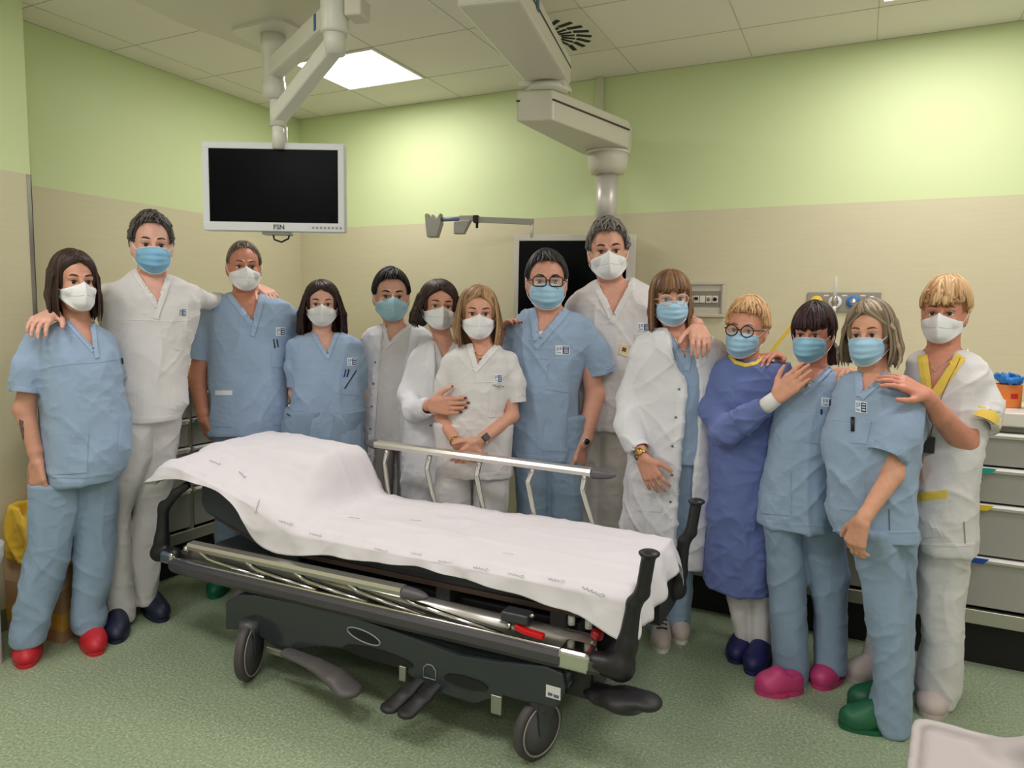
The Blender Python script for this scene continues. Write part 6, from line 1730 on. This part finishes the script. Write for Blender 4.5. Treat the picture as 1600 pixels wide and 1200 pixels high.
# ---- 7: blonde-brown woman, white scrubs, clasped hands
def p07():
    P = Person(None, 'woman in white scrubs with clasped hands and a square watch behind the bed rail', x0=750, D=3.42, skin=(212, 156, 132))
    P.head((748.5, 491), 451, 534, yaw=3, wid=.98)
    T = P.rows([(541, 730, 778, .055), (547, 712, 784, .08), (555, 700, 795, .095), (575, 696, 800, .11), (610, 697, 795, .12), (645, 697, 788, .12), (680, 690, 794, .125), (715, 684, 799, .13), (741, 685, 802, .13)], .12)
    sl = [[(P.p(706, 568, .0), P.px(15)), (P.p(698, 598, -.0), P.px(16)), (P.p(695, 625, -.02), P.px(15))],
          [(P.p(793, 566, .0), P.px(15)), (P.p(802, 598, .0), P.px(17)), (P.p(805, 628, -.01), P.px(17))]]
    Lf, Rt, B = (737, 538), (772, 541), (745.5, 571)
    P.body(False, (P.p(756, 540, .0), .045), inset(T),
           [arm(P, [(706, 568, 0, 11), (690, 652, -.03, 11.5), (712, 690, -.17, 8), (716, 694, -.18, 7.5)]), arm(P, [(793, 566, 0, 11), (799, 650, -.03, 12), (756, 685, -.17, 9), (751, 688, -.18, 8)])],
           [dict(W=P.p(713, 693, -.18), T=P.p(740, 712, -.20), n=(.3, 1, .1), thumb=1, curl=(18, 28, 20), sc=.95),
            dict(W=P.p(750, 690, -.19), T=P.p(722, 716, -.215), n=(0, 1, .5), thumb=-1, curl=(10, 26, 24), sc=.95)])
    P.face(False, brow=(90, 66, 54), squint=.2)
    P.mask('ffp2')
    P.hair((96, 68, 48), (196, 158, 116), 'long', L=P.p(750, 545)[2], vol=.015, part=.018, hairline=.074, n=130, seed=21, width=1.1, side_in=1.22, ends=-.006)
    P.garment('scrub_top', 'top', WHITE, [T], sl, [(P.poly(vpoly(Lf, Rt, B)), -.02)], seed=52, amp=.009)
    vneck(P, 'top', Lf, Rt, B, 8, WHITEB, 'R', 10)
    P.strip('yoke_seam', 'top', [(700, 597), (745, 597), (790, 596)], 1.4, WHITEB, th=.0012)
    logo(P, 'top', 778, 591, 12, 13)
    P.patch('chest_pocket', 'top', [(765, 604), (788, 602), (786, 652), (763, 652)], WHITE, 7, 8, .003)
    b = MB(); c = P.cast('top', 777, 604)
    if c:
        b.tube([c[0] + Vector((-.03, -.004, .004)), c[0] + Vector((-.015, -.008, .009)), c[0] + Vector((0, -.008, .002)), c[0] + Vector((.015, -.008, .008)), c[0] + Vector((.03, -.004, .0))], .006, 8, flat=.5)
        b.build('pocket_clip', SILV, P.root)
    P.strip('hem', 'top', [(690, 736), (745, 742), (798, 738)], 4, WHITEB, th=.0015)
    for dz, r in ((0, .0013), (-5, .0013)): necklace(P, 'body', [(740, 548 + dz * .3), (748, 561 + dz), (758, 560 + dz), (769, 547 + dz * .3)], r, GOLD, (750, 561))
    watch(P, P.p(754, 687, -.175), P.p(799, 650, -.03) - P.p(751, 688, -.18), .028, (.2, -1, .3), mat('cream_strap', (226, 216, 196), .6), BLK, square=True)
    watch(P, P.p(712, 690, -.17), P.p(690, 652, -.03) - P.p(712, 690, -.17), .027, (0, -1, 0), GOLD, GOLD, R=.004)
    A = P.rows([(735, 683, 745, .11), (780, 680, 742), (830, 682, 738)], .1); Bq = P.rows([(735, 742, 800, .11), (780, 745, 792), (830, 745, 788)], .1)
    A = leg_rows(P, 711, 708, .1, .075, .95); Bq = leg_rows(P, 770, 768, .1, .075, .95)
    P.garment('trousers', 'pants', WHITE, [A, Bq], seed=54)
    P.clog((-.1, -.12), (-.08, .12), MATS['white_clog']); P.clog((.1, -.12), (.08, .12), MATS['white_clog'])
p07()

# ---- 8: man with black glasses
def p08():
    P = Person(None, 'man with black rectangular glasses and blue mask in light blue scrubs behind the bed', x0=856, D=3.62, skin=(214, 156, 134))
    P.head((855.5, 440.5), 393, 485, yaw=3, wid=1.0)
    T = P.rows([(483, 832, 886, .06), (489, 815, 905, .085), (500, 800, 922, .10), (525, 793, 927, .12), (560, 794, 916, .125), (610, 797, 904, .13), (680, 798, 904, .135), (714, 799, 902, .135)], .12)
    sl = [[(P.p(806, 520, .0), P.px(17)), (P.p(800, 560, .03), P.px(18)), (P.p(800, 600, .04), P.px(17))],
          [(P.p(912, 518, .0), P.px(19)), (P.p(932, 550, .0), P.px(21)), (P.p(939, 584, .0), P.px(22))]]
    Lf, Rt, B = (836, 487), (882, 483), (842.5, 530)
    P.body(True, (P.p(862, 488, .0), .057), inset(T),
           [arm(P, [(806, 520, 0, 13), (804, 620, .04, 12), (808, 690, .03, 9)]), arm(P, [(912, 522, 0, 14), (930, 618, .0, 15.5), (914, 686, -.06, 11.5), (910, 692, -.07, 10.5)])],
           [dict(W=P.p(908, 692, -.07), T=P.p(902, 738, -.10), n=(-.8, .6, 0), thumb=1, curl=(24, 34, 24), sc=1.08)])
    P.face(True, brow=(46, 36, 34), eyes=(40, 30, 26))
    P.mask('surgical')
    P.glasses('rect', BLK, th=.0026)
    P.hair((26, 24, 25), (84, 80, 80), 'short', vol=.011, top=.002, n=160, seed=24, hairline=.082, lockr=.8)
    P.garment('scrub_top', 'top', BLUE, [T], sl, [(P.poly(vpoly(Lf, Rt, B)), -.02)], seed=62, amp=.009)
    P.patch('undershirt', 'body', [(838, 519), (849, 517), (846, 530), (840, 530)], LOGOW, 4, 4, .004)
    vneck(P, 'top', Lf, Rt, B, 10, BLUED, 'R', 14)
    P.strip('yoke_seam', 'top', [(800, 559), (860, 560), (905, 562)], 1.5, BLUED, th=.0012)
    logo(P, 'top', 879, 547, 22, 14)
    P.patch('chest_pocket', 'top', [(861, 563), (895, 565), (890, 614), (852, 608)], BLUE, 10, 9, .003)
    P.patch('pocket', 'top', [(852, 653), (888, 654), (886, 706), (846, 704)], BLUE, 9, 8, .003)
    P.strip('hem', 'top', [(802, 711), (850, 715), (898, 713)], 4, BLUED, th=.0015)
    watch(P, P.p(912, 690, -.067), P.p(930, 618, .0) - P.p(914, 686, -.06), .031, (.3, -1, 0))
    A = P.rows([(708, 800, 858, .115), (760, 810, 854), (826, 816, 862)], .1)
    P.garment('trousers', 'pants', BLUEP, [leg_rows(P, 830, 842, .105, .08, .97), leg_rows(P, 885, 890, .105, .08, .97)], seed=64)
    P.clog((-.1, -.12), (-.08, .12), MATS['white_clog']); P.clog((.1, -.12), (.08, .12), MATS['white_clog'])
p08()

# ---- 9: the tallest man
def p09():
    P = Person(None, 'tallest man with grey hair and white respirator in white scrubs before the wall screen', x0=952, D=3.80, skin=(212, 158, 136))
    P.head((951, 393), 347, 439, yaw=2, roll=4, wid=.97)
    T = P.rows([(438, 930, 990, .06), (447, 915, 1010, .085), (458, 898, 1024, .10), (478, 886, 1034, .115), (520, 888, 1030, .125), (600, 896, 1015, .13), (640, 900, 1000, .13), (669, 902, 990, .135)], .125)
    sl = [[(P.p(900, 480, .0), P.px(17)), (P.p(896, 530, .05), P.px(17)), (P.p(898, 570, .07), P.px(16))],
          [(P.p(1020, 474, .0), P.px(18)), (P.p(1046, 500, .02), P.px(17)), (P.p(1060, 520, .02), P.px(15))]]
    Lf, Rt, B = (934, 443), (986, 441), (958, 493)
    P.body(True, (P.p(957, 444, .0), .057), inset(T),
           [arm(P, [(900, 480, 0, 13), (902, 590, .07, 13), (915, 650, .05, 9)]), arm(P, [(1018, 476, 0, 13), (1062, 522, -.1, 12), (1080, 505, -.48, 10), (1088, 508, -.56, 10)])],
           [dict(W=P.p(1090, 510, -.60), T=P.p(1100, 548, -.78), n=(-.1, .5, -1), thumb=-1, curl=(24, 30, 20), sc=1.1)])
    P.face(True, brow=(70, 54, 48), squint=.2, brow_th=1.2)
    P.mask('ffp2')
    P.hair((70, 66, 64), (152, 146, 140), 'short', vol=.016, top=.004, n=150, seed=27, hairline=.082, curl=.006, lockr=.8, back=-.08)
    P.garment('scrub_top', 'top', WHITE, [T], sl, [(P.poly(vpoly(Lf, Rt, B)), -.02)], seed=72, amp=.009)
    vneck(P, 'top', Lf, Rt, B, 9, WHITEB, 'R', 12)
    logo(P, 'top', 1006, 511, 20, 13)
    P.patch('name_badge', 'top', [(970, 537), (984, 541), (980, 558), (966, 553)], mat('cream_badge', (226, 208, 168), .6), 4, 4, .004)
    P.patch('badge_print', 'top', [(973, 542), (979, 544), (977, 550), (971, 548)], mat('badge_brown', (112, 74, 50), .6), 3, 3, .006)
    P.patch('chest_pocket', 'top', [(992, 522), (1014, 524), (1012, 572), (990, 570)], WHITE, 7, 8, .003)
    P.strip('hem', 'top', [(906, 665), (950, 668), (986, 664)], 4, WHITEB, th=.0015)
    P.garment('trousers', 'pants', mat('grey_white_trouser', (196, 190, 182), .85), [leg_rows(P, 918, 920, .1, .08, 1.05), leg_rows(P, 958, 962, .1, .08, 1.05)], seed=74)
    P.clog((-.1, -.12), (-.08, .12), MATS['white_clog']); P.clog((.1, -.12), (.08, .12), MATS['white_clog'])
p09()
# ---- 10: woman with clear glasses, long white coat
def p10():
    P = Person((1045, 990), 'woman with clear glasses and brown fringe in long open white coat', skin=(212, 152, 128))
    P.head((1052, 468), 427, 515, yaw=8, roll=3, wid=.98)
    T = P.rows([(517, 1028, 1090, .055), (524, 1008, 1112, .08), (534, 994, 1126, .095), (556, 986, 1130, .11), (600, 990, 1122, .12), (660, 988, 1116, .13), (720, 984, 1114, .13), (780, 978, 1110, .135), (835, 970, 1104, .14), (876, 972, 1100, .14)], .12)
    sl = [[(P.p(1004, 556, .0), P.px(19)), (P.p(986, 620, -.0), P.px(22)), (P.p(984, 664, -.08), P.px(23)), (P.p(1000, 702, -.17), P.px(15))],
          [(P.p(1122, 556, .0), P.px(16)), (P.p(1134, 600, .04), P.px(17)), (P.p(1122, 660, .08), P.px(16)), (P.p(1110, 710, .08), P.px(14))]]
    Lf, Rt, B = (1041, 512), (1080, 520), (1072, 565)
    P.body(False, (P.p(1057, 515, .0), .045), inset(T[-6:], .03, .03),
           [arm(P, [(1004, 556, 0, 11), (987, 620, -.01, 10), (984, 660, -.08, 10), (1001, 704, -.18, 9), (1005, 714, -.195, 8.5)]), arm(P, [(1122, 556, 0, 12), (1122, 660, .08, 11), (1108, 720, .08, 8)])],
           [dict(W=P.p(1004, 716, -.195), T=P.p(1024, 755, -.20), n=(.2, 1, .0), thumb=1, curl=(8, 14, 10), spread=.6, sc=1.0),
            dict(W=P.p(1108, 714, .08), T=P.p(1104, 750, .08), n=(-.9, .3, 0), thumb=1, curl=(20, 30, 20))])
    P.face(False, brow=(84, 58, 44), eyes=(48, 32, 26))
    P.mask('surgical')
    P.glasses('cat', mat('clear_frame', (214, 190, 176), .25), th=.0017, w_=.029, hgt=.021, z=-.002)
    P.hair((66, 44, 32), (160, 118, 82), 'long', L=P.p(1050, 524)[2], vol=.013, part=.0, fringe=.035, n=140, seed=31, width=1.02, side_in=1.05, ends=-.004)
    for sx in (-1, 1):
        b = MB(); c = P.H(sx * .083, .0, -.05); n = 18
        b.tube([c + P.hx * 0 + (P.hf * math.cos(2 * math.pi * i / n) + P.hu * math.sin(2 * math.pi * i / n)) * .017 * P.hs for i in range(n + 1)], .0012, 6, cap=False); b.build('hoop_earring', GOLD, P.root, fix=False)
    S = [(z, cx, cy, rx - .022, ry - .02) for (z, cx, cy, rx, ry) in T if z > P.p(1052, 745)[2]]
    P.garment('scrub_top', 'scrub', BLUE, [S], [], [(P.poly(vpoly(Lf, Rt, B)), -.02)], seed=81, amp=.006)
    vneck(P, 'scrub', Lf, Rt, B, 8, BLUED, 'R', 14)
    P.strip('yoke_seam', 'scrub', [(1066, 603), (1096, 601)], 1.4, BLUED, th=.0012)
    op = [(1040, 480), (1041, 516), (1050, 560), (1071, 600), (1068, 650), (1062, 720), (1056, 800), (1050, 900), (1074, 900), (1082, 760), (1090, 700), (1095, 613), (1088, 560), (1085, 516), (1084, 480)]
    P.garment('lab_coat', 'coat', COAT, [T], sl, [(P.poly(op), .0)], seed=82, amp=.011)
    lapel(P, 'coat', [(1022, 514), (1042, 515), (1052, 562), (1026, 545)], th=.006)
    lapel(P, 'coat', [(1034, 544), (1050, 560), (1070, 600), (1066, 592)], th=.005)
    lapel(P, 'coat', [(1085, 520), (1096, 524), (1102, 560), (1089, 560)], th=.005)
    P.strip('placket', 'coat', [(1064, 606), (1060, 660), (1055, 720), (1050, 790), (1045, 868)], 10, COATB, th=.0015)
    buttons(P, 'coat', [(1061, 608), (1056, 652), (1051, 697), (1050, 742), (1048, 784)])
    P.strip('cuff_gather', 'coat', [(986, 702), (1000, 700), (1013, 696)], 3, COATB, th=.003)
    P.patch('pocket', 'coat', [(998, 735), (1036, 733), (1034, 800), (996, 798)], COAT, 8, 9, .003)
    necklace(P, 'body', [(1054, 528), (1062, 545), (1073, 549), (1082, 536)], .0022, mat('white_bead', (228, 222, 214), .4), (1072, 552))
    watch(P, P.p(1002, 711, -.19), P.p(984, 662, -.08) - P.p(1001, 704, -.18), .030, (0, -1, .1), GOLD, GOLD, R=.015)
    A = P.rows([(860, 1008, 1050, .08), (930, 1008, 1048), (960, 1006, 1044), (978, 1008, 1042)], .075, -.01); Bq = P.rows([(860, 1044, 1086, .08), (930, 1044, 1080), (960, 1042, 1078), (974, 1043, 1078)], .075, .03)
    za = P.p(1050, 690)[2]
    A = sorted(A + [(za, P.p(1034, 740)[0], -.0, .085, .085)]); Bq = sorted(Bq + [(za, P.p(1068, 740)[0], .0, .085, .085)])
    P.garment('trousers', 'pants', BLUEP, [A, Bq], seed=84)
    loc = footloc(P); snk = mat('sneaker_pink_white', (206, 190, 186), .6); sole = mat('sneaker_sole', (226, 222, 218), .6)
    for (tx, ty, hx_, hy_) in ((1034, 1022, 1030, 968), (1064, 1008, 1058, 958)):
        o = P.clog(loc(tx, ty), loc(hx_, hy_), snk, wid=.046, name='sneaker', sole=sole)
        a = V3(*loc(tx, ty), 0); b_ = V3(*loc(hx_, hy_), 0); d = b_ - a; d /= np.linalg.norm(d); l = np.cross(V3(0, 0, 1), d)
        b = MB()
        for i in range(4):
            q = a + d * (.075 + .028 * i) + V3(0, 0, .084 + .008 * i); b.tube([q - l * .024, q + V3(0, 0, .004), q + l * .024], .0035, 6)
        b.build('laces', BLK, o)
        b = MB(); b.box((-.02, 0, 0), (.02, .03, .02))
p10()

# ---- 11: woman in the blue gown
def p11():
    P = Person((1165, 1018), 'woman with short blonde hair and round black glasses in a dark blue gown', skin=(222, 160, 134))
    P.head((1158, 517), 468, 560, yaw=-12, roll=-4, wid=1.0)
    T = P.rows([(561, 1138, 1196, .06), (568, 1122, 1226, .085), (578, 1112, 1240, .10), (600, 1108, 1240, .12), (640, 1110, 1230, .13), (690, 1114, 1222, .135), (740, 1110, 1216, .14), (800, 1107, 1214, .145), (860, 1103, 1212, .15), (914, 1102, 1210, .15)], .12)
    sl = [[(P.p(1128, 596, .0), P.px(20)), (P.p(1116, 640, -.05), P.px(20)), (P.p(1134, 674, -.15), P.px(21)), (P.p(1168, 655, -.22), P.px(19)), (P.p(1196, 636, -.26), P.px(14))],
          [(P.p(1228, 596, .02), P.px(18)), (P.p(1236, 650, .08), P.px(17)), (P.p(1226, 700, .1), P.px(15))]]
    P.body(False, (P.p(1168, 558, .0), .045), inset(T[-6:], .03, .03),
           [arm(P, [(1128, 596, 0, 12), (1136, 672, -.14, 11), (1196, 636, -.26, 9), (1213, 622, -.28, 8.5)]), arm(P, [(1228, 596, .02, 12), (1226, 700, .1, 9)])],
           [dict(W=P.p(1213, 622, -.285), T=P.p(1248, 588, -.31), n=(.3, 1, -.35), thumb=1, curl=(6, 10, 8), spread=.0, sc=.98)], h=.0042)
    P.face(False, brow=(130, 100, 76), eyes=(60, 50, 44), squint=.6)
    P.mask('surgical')
    P.glasses('round', BLK, th=.0027, w_=.0255, hgt=.0225)
    P.hair((172, 126, 82), (232, 196, 148), 'short', vol=.016, top=.002, n=150, seed=33, hairline=.07, curl=.004, lockr=1.1, temple=.01)
    P.garment('surgical_gown', 'gown', GOWN, [T], sl, [(P.poly([(1142, 540), (1141, 556), (1150, 566), (1166, 570), (1182, 566), (1192, 556), (1192, 540)]), -.0)], seed=91, amp=.012, fine=.004, sc=(8, 8, 6))
    P.strip('neck_binding', 'gown', [(1140, 556), (1149, 567), (1165, 571.5), (1182, 568), (1194, 556)], 5, YEL, th=.004)
    # knitted cuff
    W0 = P.p(1192, 638, -.255); W1 = P.p(1214, 621, -.28); b = MB(); b.tube([tuple(W0), tuple((W0 + W1) / 2), tuple(W1)], [P.px(13), P.px(12.5), P.px(11.5)], 20); b.build('knit_cuff', CUFF, P.root, fix=False)
    A = P.rows([(890, 1128, 1172, .08), (930, 1136, 1172), (960, 1142, 1172), (998, 1148, 1172)], .062, -.01); Bq = P.rows([(890, 1166, 1210, .08), (930, 1170, 1208), (960, 1171, 1206), (1002, 1172, 1204)], .062, -.02)
    P.garment('trousers', 'pants', WHITE, [A, Bq], seed=94, amp=.004)
    loc = footloc(P); nv = mat('dark_blue_clog', (34, 36, 92), .5)
    b = MB(); c1 = P.p(1190, 1002, -.01); c2 = c1.copy(); c2[2] = .05; b.tube([tuple(c1 + V3(0, 0, .03)), tuple(c2)], [.036, .033], 16); b.build('ankle', P.skin, P.root, fix=False)
    P.clog(loc(1146, 1038), loc(1172, 995), nv); P.clog(loc(1172, 1056), loc(1202, 1006), nv)
p11()

# ---- 12: woman with dark fringe
def p12():
    P = Person((1256, 1058), 'woman with dark fringe and blue mask in light blue scrubs and pink clogs', skin=(204, 140, 118))
    P.head((1262, 524), 481, 574, yaw=-12, roll=0, wid=1.0)
    T = P.rows([(574, 1250, 1298, .055), (582, 1240, 1316, .085), (592, 1230, 1324, .10), (620, 1216, 1324, .12), (675, 1203, 1318, .13), (720, 1199, 1310, .135), (775, 1188, 1304, .145), (818, 1185, 1302, .145)], .12)
    sl = [[(P.p(1236, 612, .02), P.px(19)), (P.p(1232, 640, .1), P.px(18))], [(P.p(1316, 612, .04), P.px(18)), (P.p(1330, 660, .1), P.px(18))]]
    Lf, Rt, B = (1249, 578), (1294, 574), (1257, 610)
    P.body(False, (P.p(1272, 572, .0), .046), inset(T),
           [arm(P, [(1240, 612, .06, 12), (1232, 600, .28, 11), (1218, 562, .28, 8.5), (1214, 556, .22, 8)]), arm(P, [(1316, 612, .06, 12), (1350, 700, .22, 12), (1420, 726, .12, 9), (1434, 728, .0, 8.5)])],
           [dict(W=P.p(1213, 555, .20), T=P.p(1186, 557, .05), n=(.2, .3, -1), thumb=1, curl=(16, 22, 15), sc=.98, nails=NAILN),
            dict(W=P.p(1436, 729, -.02), T=P.p(1424, 744, -.22), n=(-1, .2, 0), thumb=1, curl=(60, 80, 50), sc=1.0)])
    P.face(False, brow=(50, 34, 32), squint=.5)
    P.mask('surgical', m=mat('surgical_mask_teal', (142, 192, 220), .8))
    P.hair((22, 14, 18), (64, 38, 40), 'short', vol=.016, top=.0, n=160, seed=36, fringe=.022, hairline=.03, temple=-.03, lockr=1.1, back=-.09)
    b = MB()   # low knot of hair behind the neck
    c = P.H(.05, -.07, -.06)
    for i in range(22):
        a = i / 22 * 2 * math.pi; q = c + (P.hx * math.cos(a) + P.hu * math.sin(a)) * .03
        b.tube([c - P.hf * .02, q, q + P.hx * .012 - P.hu * .03, c + P.hx * .02 - P.hu * .06 + (P.hx * math.cos(a)) * .015], [.008, .013, .012, .004], 6)
    b.build('hair_knot', mat('dark_knot', (38, 24, 26), .5), P.root, fix=False)
    P.garment('scrub_top', 'top', BLUE, [T], sl, [(P.poly(vpoly(Lf, Rt, B)), -.02)], seed=102, amp=.009)
    vneck(P, 'top', Lf, Rt, B, 9, BLUED, 'R', 6)
    P.strip('yoke_seam', 'top', [(1203, 640), (1240, 642), (1300, 641)], 1.5, BLUED, th=.0012)
    logo(P, 'top', 1295, 629, 23, 14, tilt=.12)
    P.patch('chest_pocket', 'top', [(1262, 642), (1297, 645), (1292, 696), (1258, 690)], BLUE, 9, 9, .003)
    pen(P, 'top', 1283, 639, 0, 8)
    P.patch('pocket', 'top', [(1194, 736), (1236, 738), (1236, 806), (1189, 802)], BLUE, 9, 9, .003)
    P.strip('hem', 'top', [(1187, 813), (1240, 819), (1298, 820)], 4, BLUED, th=.0015)
    necklace(P, 'body', [(1254, 590), (1259, 600), (1270, 598), (1280, 588)], .001, SILV)
    A = P.rows([(800, 1190, 1250, .11), (860, 1197, 1254), (900, 1200, 1260), (960, 1204, 1262), (1020, 1207, 1263), (1050, 1208, 1264), (1076, 1212, 1260)], .085, -.02)
    Bq = P.rows([(800, 1236, 1318, .11), (860, 1250, 1322), (900, 1258, 1326), (960, 1274, 1324), (1020, 1272, 1322), (1044, 1271, 1322)], .085, .05)
    P.garment('trousers', 'pants', BLUEP, [A, Bq], seed=104, amp=.008)
    loc = footloc(P); pk = mat('pink_clog', (196, 60, 118), .45)
    P.clog(loc(1180, 1082), loc(1254, 1080), pk); P.clog(loc(1276, 1078), loc(1316, 1042), pk)
p12()

# ---- 13: woman with ash blonde hair, turned in profile
def p13():
    P = Person((1385, 1122), 'woman with ash blonde shoulder-length hair in light blue scrubs and green clogs', skin=(216, 158, 130))
    P.head((1350, 524), 474, 580, yaw=-10, roll=3, wid=.98)
    T = P.rows([(582, 1336, 1392, .055), (590, 1322, 1420, .085), (602, 1314, 1440, .10), (625, 1306, 1448, .12), (660, 1296, 1448, .135), (705, 1292, 1436, .15), (765, 1296, 1430, .16), (800, 1291, 1434, .16), (832, 1300, 1437, .155)], .13)
    sl = [[(P.p(1326, 626, .05), P.px(16)), (P.p(1318, 660, .12), P.px(14))], [(P.p(1412, 634, -.04), P.px(30)), (P.p(1398, 676, -.10), P.px(34)), (P.p(1383, 712, -.14), P.px(32))]]
    Lf, Rt, B = (1344, 586), (1378, 590), (1346, 618)
    P.body(False, (P.p(1366, 582, .0), .047), inset(T),
           [arm(P, [(1326, 626, .06, 12), (1314, 606, .28, 11), (1320, 584, .25, 8)]), arm(P, [(1414, 634, -.04, 18), (1394, 742, -.14, 18.5), (1352, 806, -.26, 12), (1346, 814, -.27, 11.5)])],
           [dict(W=P.p(1347, 812, -.27), T=P.p(1330, 866, -.26), n=(.7, .8, 0), thumb=-1, curl=(24, 34, 24), sc=.98, curls=[(34, 36, 24), (26, 34, 24), (22, 34, 24), (22, 36, 24)]),
            dict(W=P.p(1320, 580, .22), T=P.p(1302, 585, .05), n=(.1, .3, -1), thumb=1, curl=(18, 24, 18), sc=.98, nails=NAILN)], h=.0045)
    P.face(False, brow=(112, 86, 70), eyes=(60, 50, 46), squint=.9)
    P.mask('surgical')
    P.hair((88, 74, 60), (184, 164, 138), 'long', L=P.p(1360, 576)[2], vol=.016, part=-.02, hairline=.07, n=140, seed=41, width=1.12, side_in=1.2, ends=.006)
    P.garment('scrub_top', 'top', BLUE, [T], sl, [(P.poly(vpoly(Lf, Rt, B, 20)), -.02)], seed=112, amp=.012)
    vneck(P, 'top', Lf, Rt, B, 9, BLUED, 'R', 3)
    logo(P, 'top', 1346, 636, 18, 18, tilt=.15)
    P.strip('yoke_seam', 'top', [(1300, 656), (1340, 658), (1372, 660)], 1.5, BLUED, th=.0012)
    P.patch('chest_pocket', 'top', [(1334, 660), (1362, 659), (1354, 694), (1330, 692)], BLUE, 8, 8, .003)
    pen(P, 'top', 1333, 652, 0, 22, r=.0065)
    P.patch('pocket', 'top', [(1312, 750), (1352, 752), (1350, 800), (1312, 796)], BLUE, 8, 8, .002)
    P.strip('hem', 'top', [(1302, 828), (1350, 832), (1434, 830)], 4, BLUED, th=.0015)
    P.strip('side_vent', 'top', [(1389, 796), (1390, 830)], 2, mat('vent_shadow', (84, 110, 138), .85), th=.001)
    ring = P.p(1331, 853, -.29)
    A = P.rows([(820, 1312, 1400, .12), (868, 1336, 1412), (900, 1342, 1416), (960, 1354, 1418), (1040, 1366, 1420), (1080, 1366, 1422), (1104, 1360, 1424), (1136, 1372, 1424)], .09, -.06)
    Bq = P.rows([(820, 1340, 1437, .12), (868, 1356, 1434), (920, 1366, 1432), (1000, 1374, 1430), (1060, 1376, 1426), (1104, 1362, 1420)], .09, .08)
    P.garment('trousers', 'pants', BLUEP, [A, Bq], seed=114, amp=.010)
    loc = footloc(P); gr = mat('dark_green_clog', (22, 92, 60), .45)
    P.clog(loc(1310, 1134), loc(1418, 1142), gr); P.clog(loc(1324, 1102), loc(1424, 1106), gr)
p13()

# ---- 14: woman at the far right
def p14():
    P = Person((1424, 1086), 'woman at the far right with short blonde hair in white top trimmed in yellow', skin=(206, 140, 116))
    P.head((1470, 490), 447, 546, yaw=-8, roll=-1, wid=1.06)
    T = P.rows([(548, 1436, 1512, .06), (556, 1426, 1530, .085), (566, 1418, 1540, .10), (590, 1416, 1548, .12), (640, 1424, 1544, .135), (690, 1430, 1536, .14), (740, 1430, 1531, .15), (800, 1430, 1528, .155), (854, 1432, 1524, .155)], .13)
    sl = [[(P.p(1432, 590, .04), P.px(18)), (P.p(1424, 640, .08), P.px(17))], [(P.p(1526, 592, .0), P.px(25)), (P.p(1538, 632, -.03), P.px(28)), (P.p(1526, 664, -.08), P.px(30))]]
    Lf, Rt, B = (1448, 556), (1496, 554), (1456, 612)
    P.body(False, (P.p(1474, 550, .0), .052), inset(T),
           [arm(P, [(1430, 590, .05, 13), (1424, 660, .12, 12), (1410, 700, .16, 9)]), arm(P, [(1530, 592, .0, 20), (1506, 690, -.10, 23), (1470, 650, -.24, 17), (1452, 624, -.30, 12.5), (1446, 616, -.31, 12)])],
           [dict(W=P.p(1449, 618, -.31), T=P.p(1400, 592, -.36), n=(-.1, .6, -1), thumb=1, curl=(12, 18, 12), sc=1.02, spread=.2)], h=.0045)
    P.face(False, brow=(120, 92, 72), squint=.9)
    P.mask('ffp2')
    P.hair((160, 116, 74), (226, 190, 144), 'short', vol=.02, top=.002, n=170, seed=44, fringe=.036, hairline=.04, temple=.0, lockr=1.25, curl=.002)
    P.garment('tunic', 'top', WHITE, [T], sl, [(P.poly(vpoly(Lf, Rt, B)), -.02)], seed=122, amp=.013, trim=(YEL, .04))
    vneck(P, 'top', Lf, Rt, B, 15, YEL, 'R', 4)
    P.patch('pocket_trim', 'top', [(1432, 770), (1480, 766), (1480, 778), (1432, 784)], YEL, 9, 4, .004)
    P.patch('pocket', 'top', [(1432, 784), (1480, 778), (1478, 838), (1432, 842)], WHITE, 9, 8, .003)
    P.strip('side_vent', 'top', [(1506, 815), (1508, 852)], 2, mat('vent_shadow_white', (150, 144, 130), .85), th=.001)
    P.strip('hem', 'top', [(1436, 849), (1500, 852), (1522, 850)], 4, WHITEB, th=.0015)
    necklace(P, 'body', [(1452, 566), (1460, 578), (1476, 568), (1486, 560)], .001, SILV, (1461, 579))
    cord = [P.cast('top', x, y) for x, y in ((1500, 560), (1494, 574), (1484, 592), (1474, 614), (1466, 636), (1460, 660), (1454, 684))]
    cord = [c[0] + c[1] * .006 for c in cord if c]
    b = MB(); b.tube(cord, .0018, 6); o = b.build('lanyard', mat('tan_cord', (150, 112, 70), .7), P.root, fix=False)
    c = cord[-1]; b = MB(); b.box((c.x - .018, c.y - .012, c.z - .055), (c.x + .018, c.y, c.z + .005), bev=.003); b.build('pendant_device', BLK, o)
    A = P.rows([(835, 1426, 1500, .12), (880, 1434, 1500), (960, 1436, 1500), (1000, 1440, 1500), (1050, 1434, 1500), (1084, 1430, 1498), (1100, 1436, 1482)], .09, -.03)
    A = P.rows([(835, 1432, 1520, .12), (880, 1436, 1512), (940, 1436, 1506), (1000, 1443, 1504), (1030, 1436, 1503), (1070, 1430, 1500), (1094, 1436, 1488)], .09, -.02)
    Bq = P.rows([(835, 1400, 1470, .12), (880, 1384, 1450), (960, 1362, 1424), (1030, 1346, 1404)], .085, .10)
    P.garment('trousers', 'pants', WHITE, [A, Bq], seed=124, amp=.008)
    loc = footloc(P); wc = mat('cream_clog', (204, 188, 184), .5)
    P.clog(loc(1450, 1124), loc(1470, 1074), wc, wid=.056); P.clog(loc(1322, 1062), loc(1392, 1058), wc)
p14()
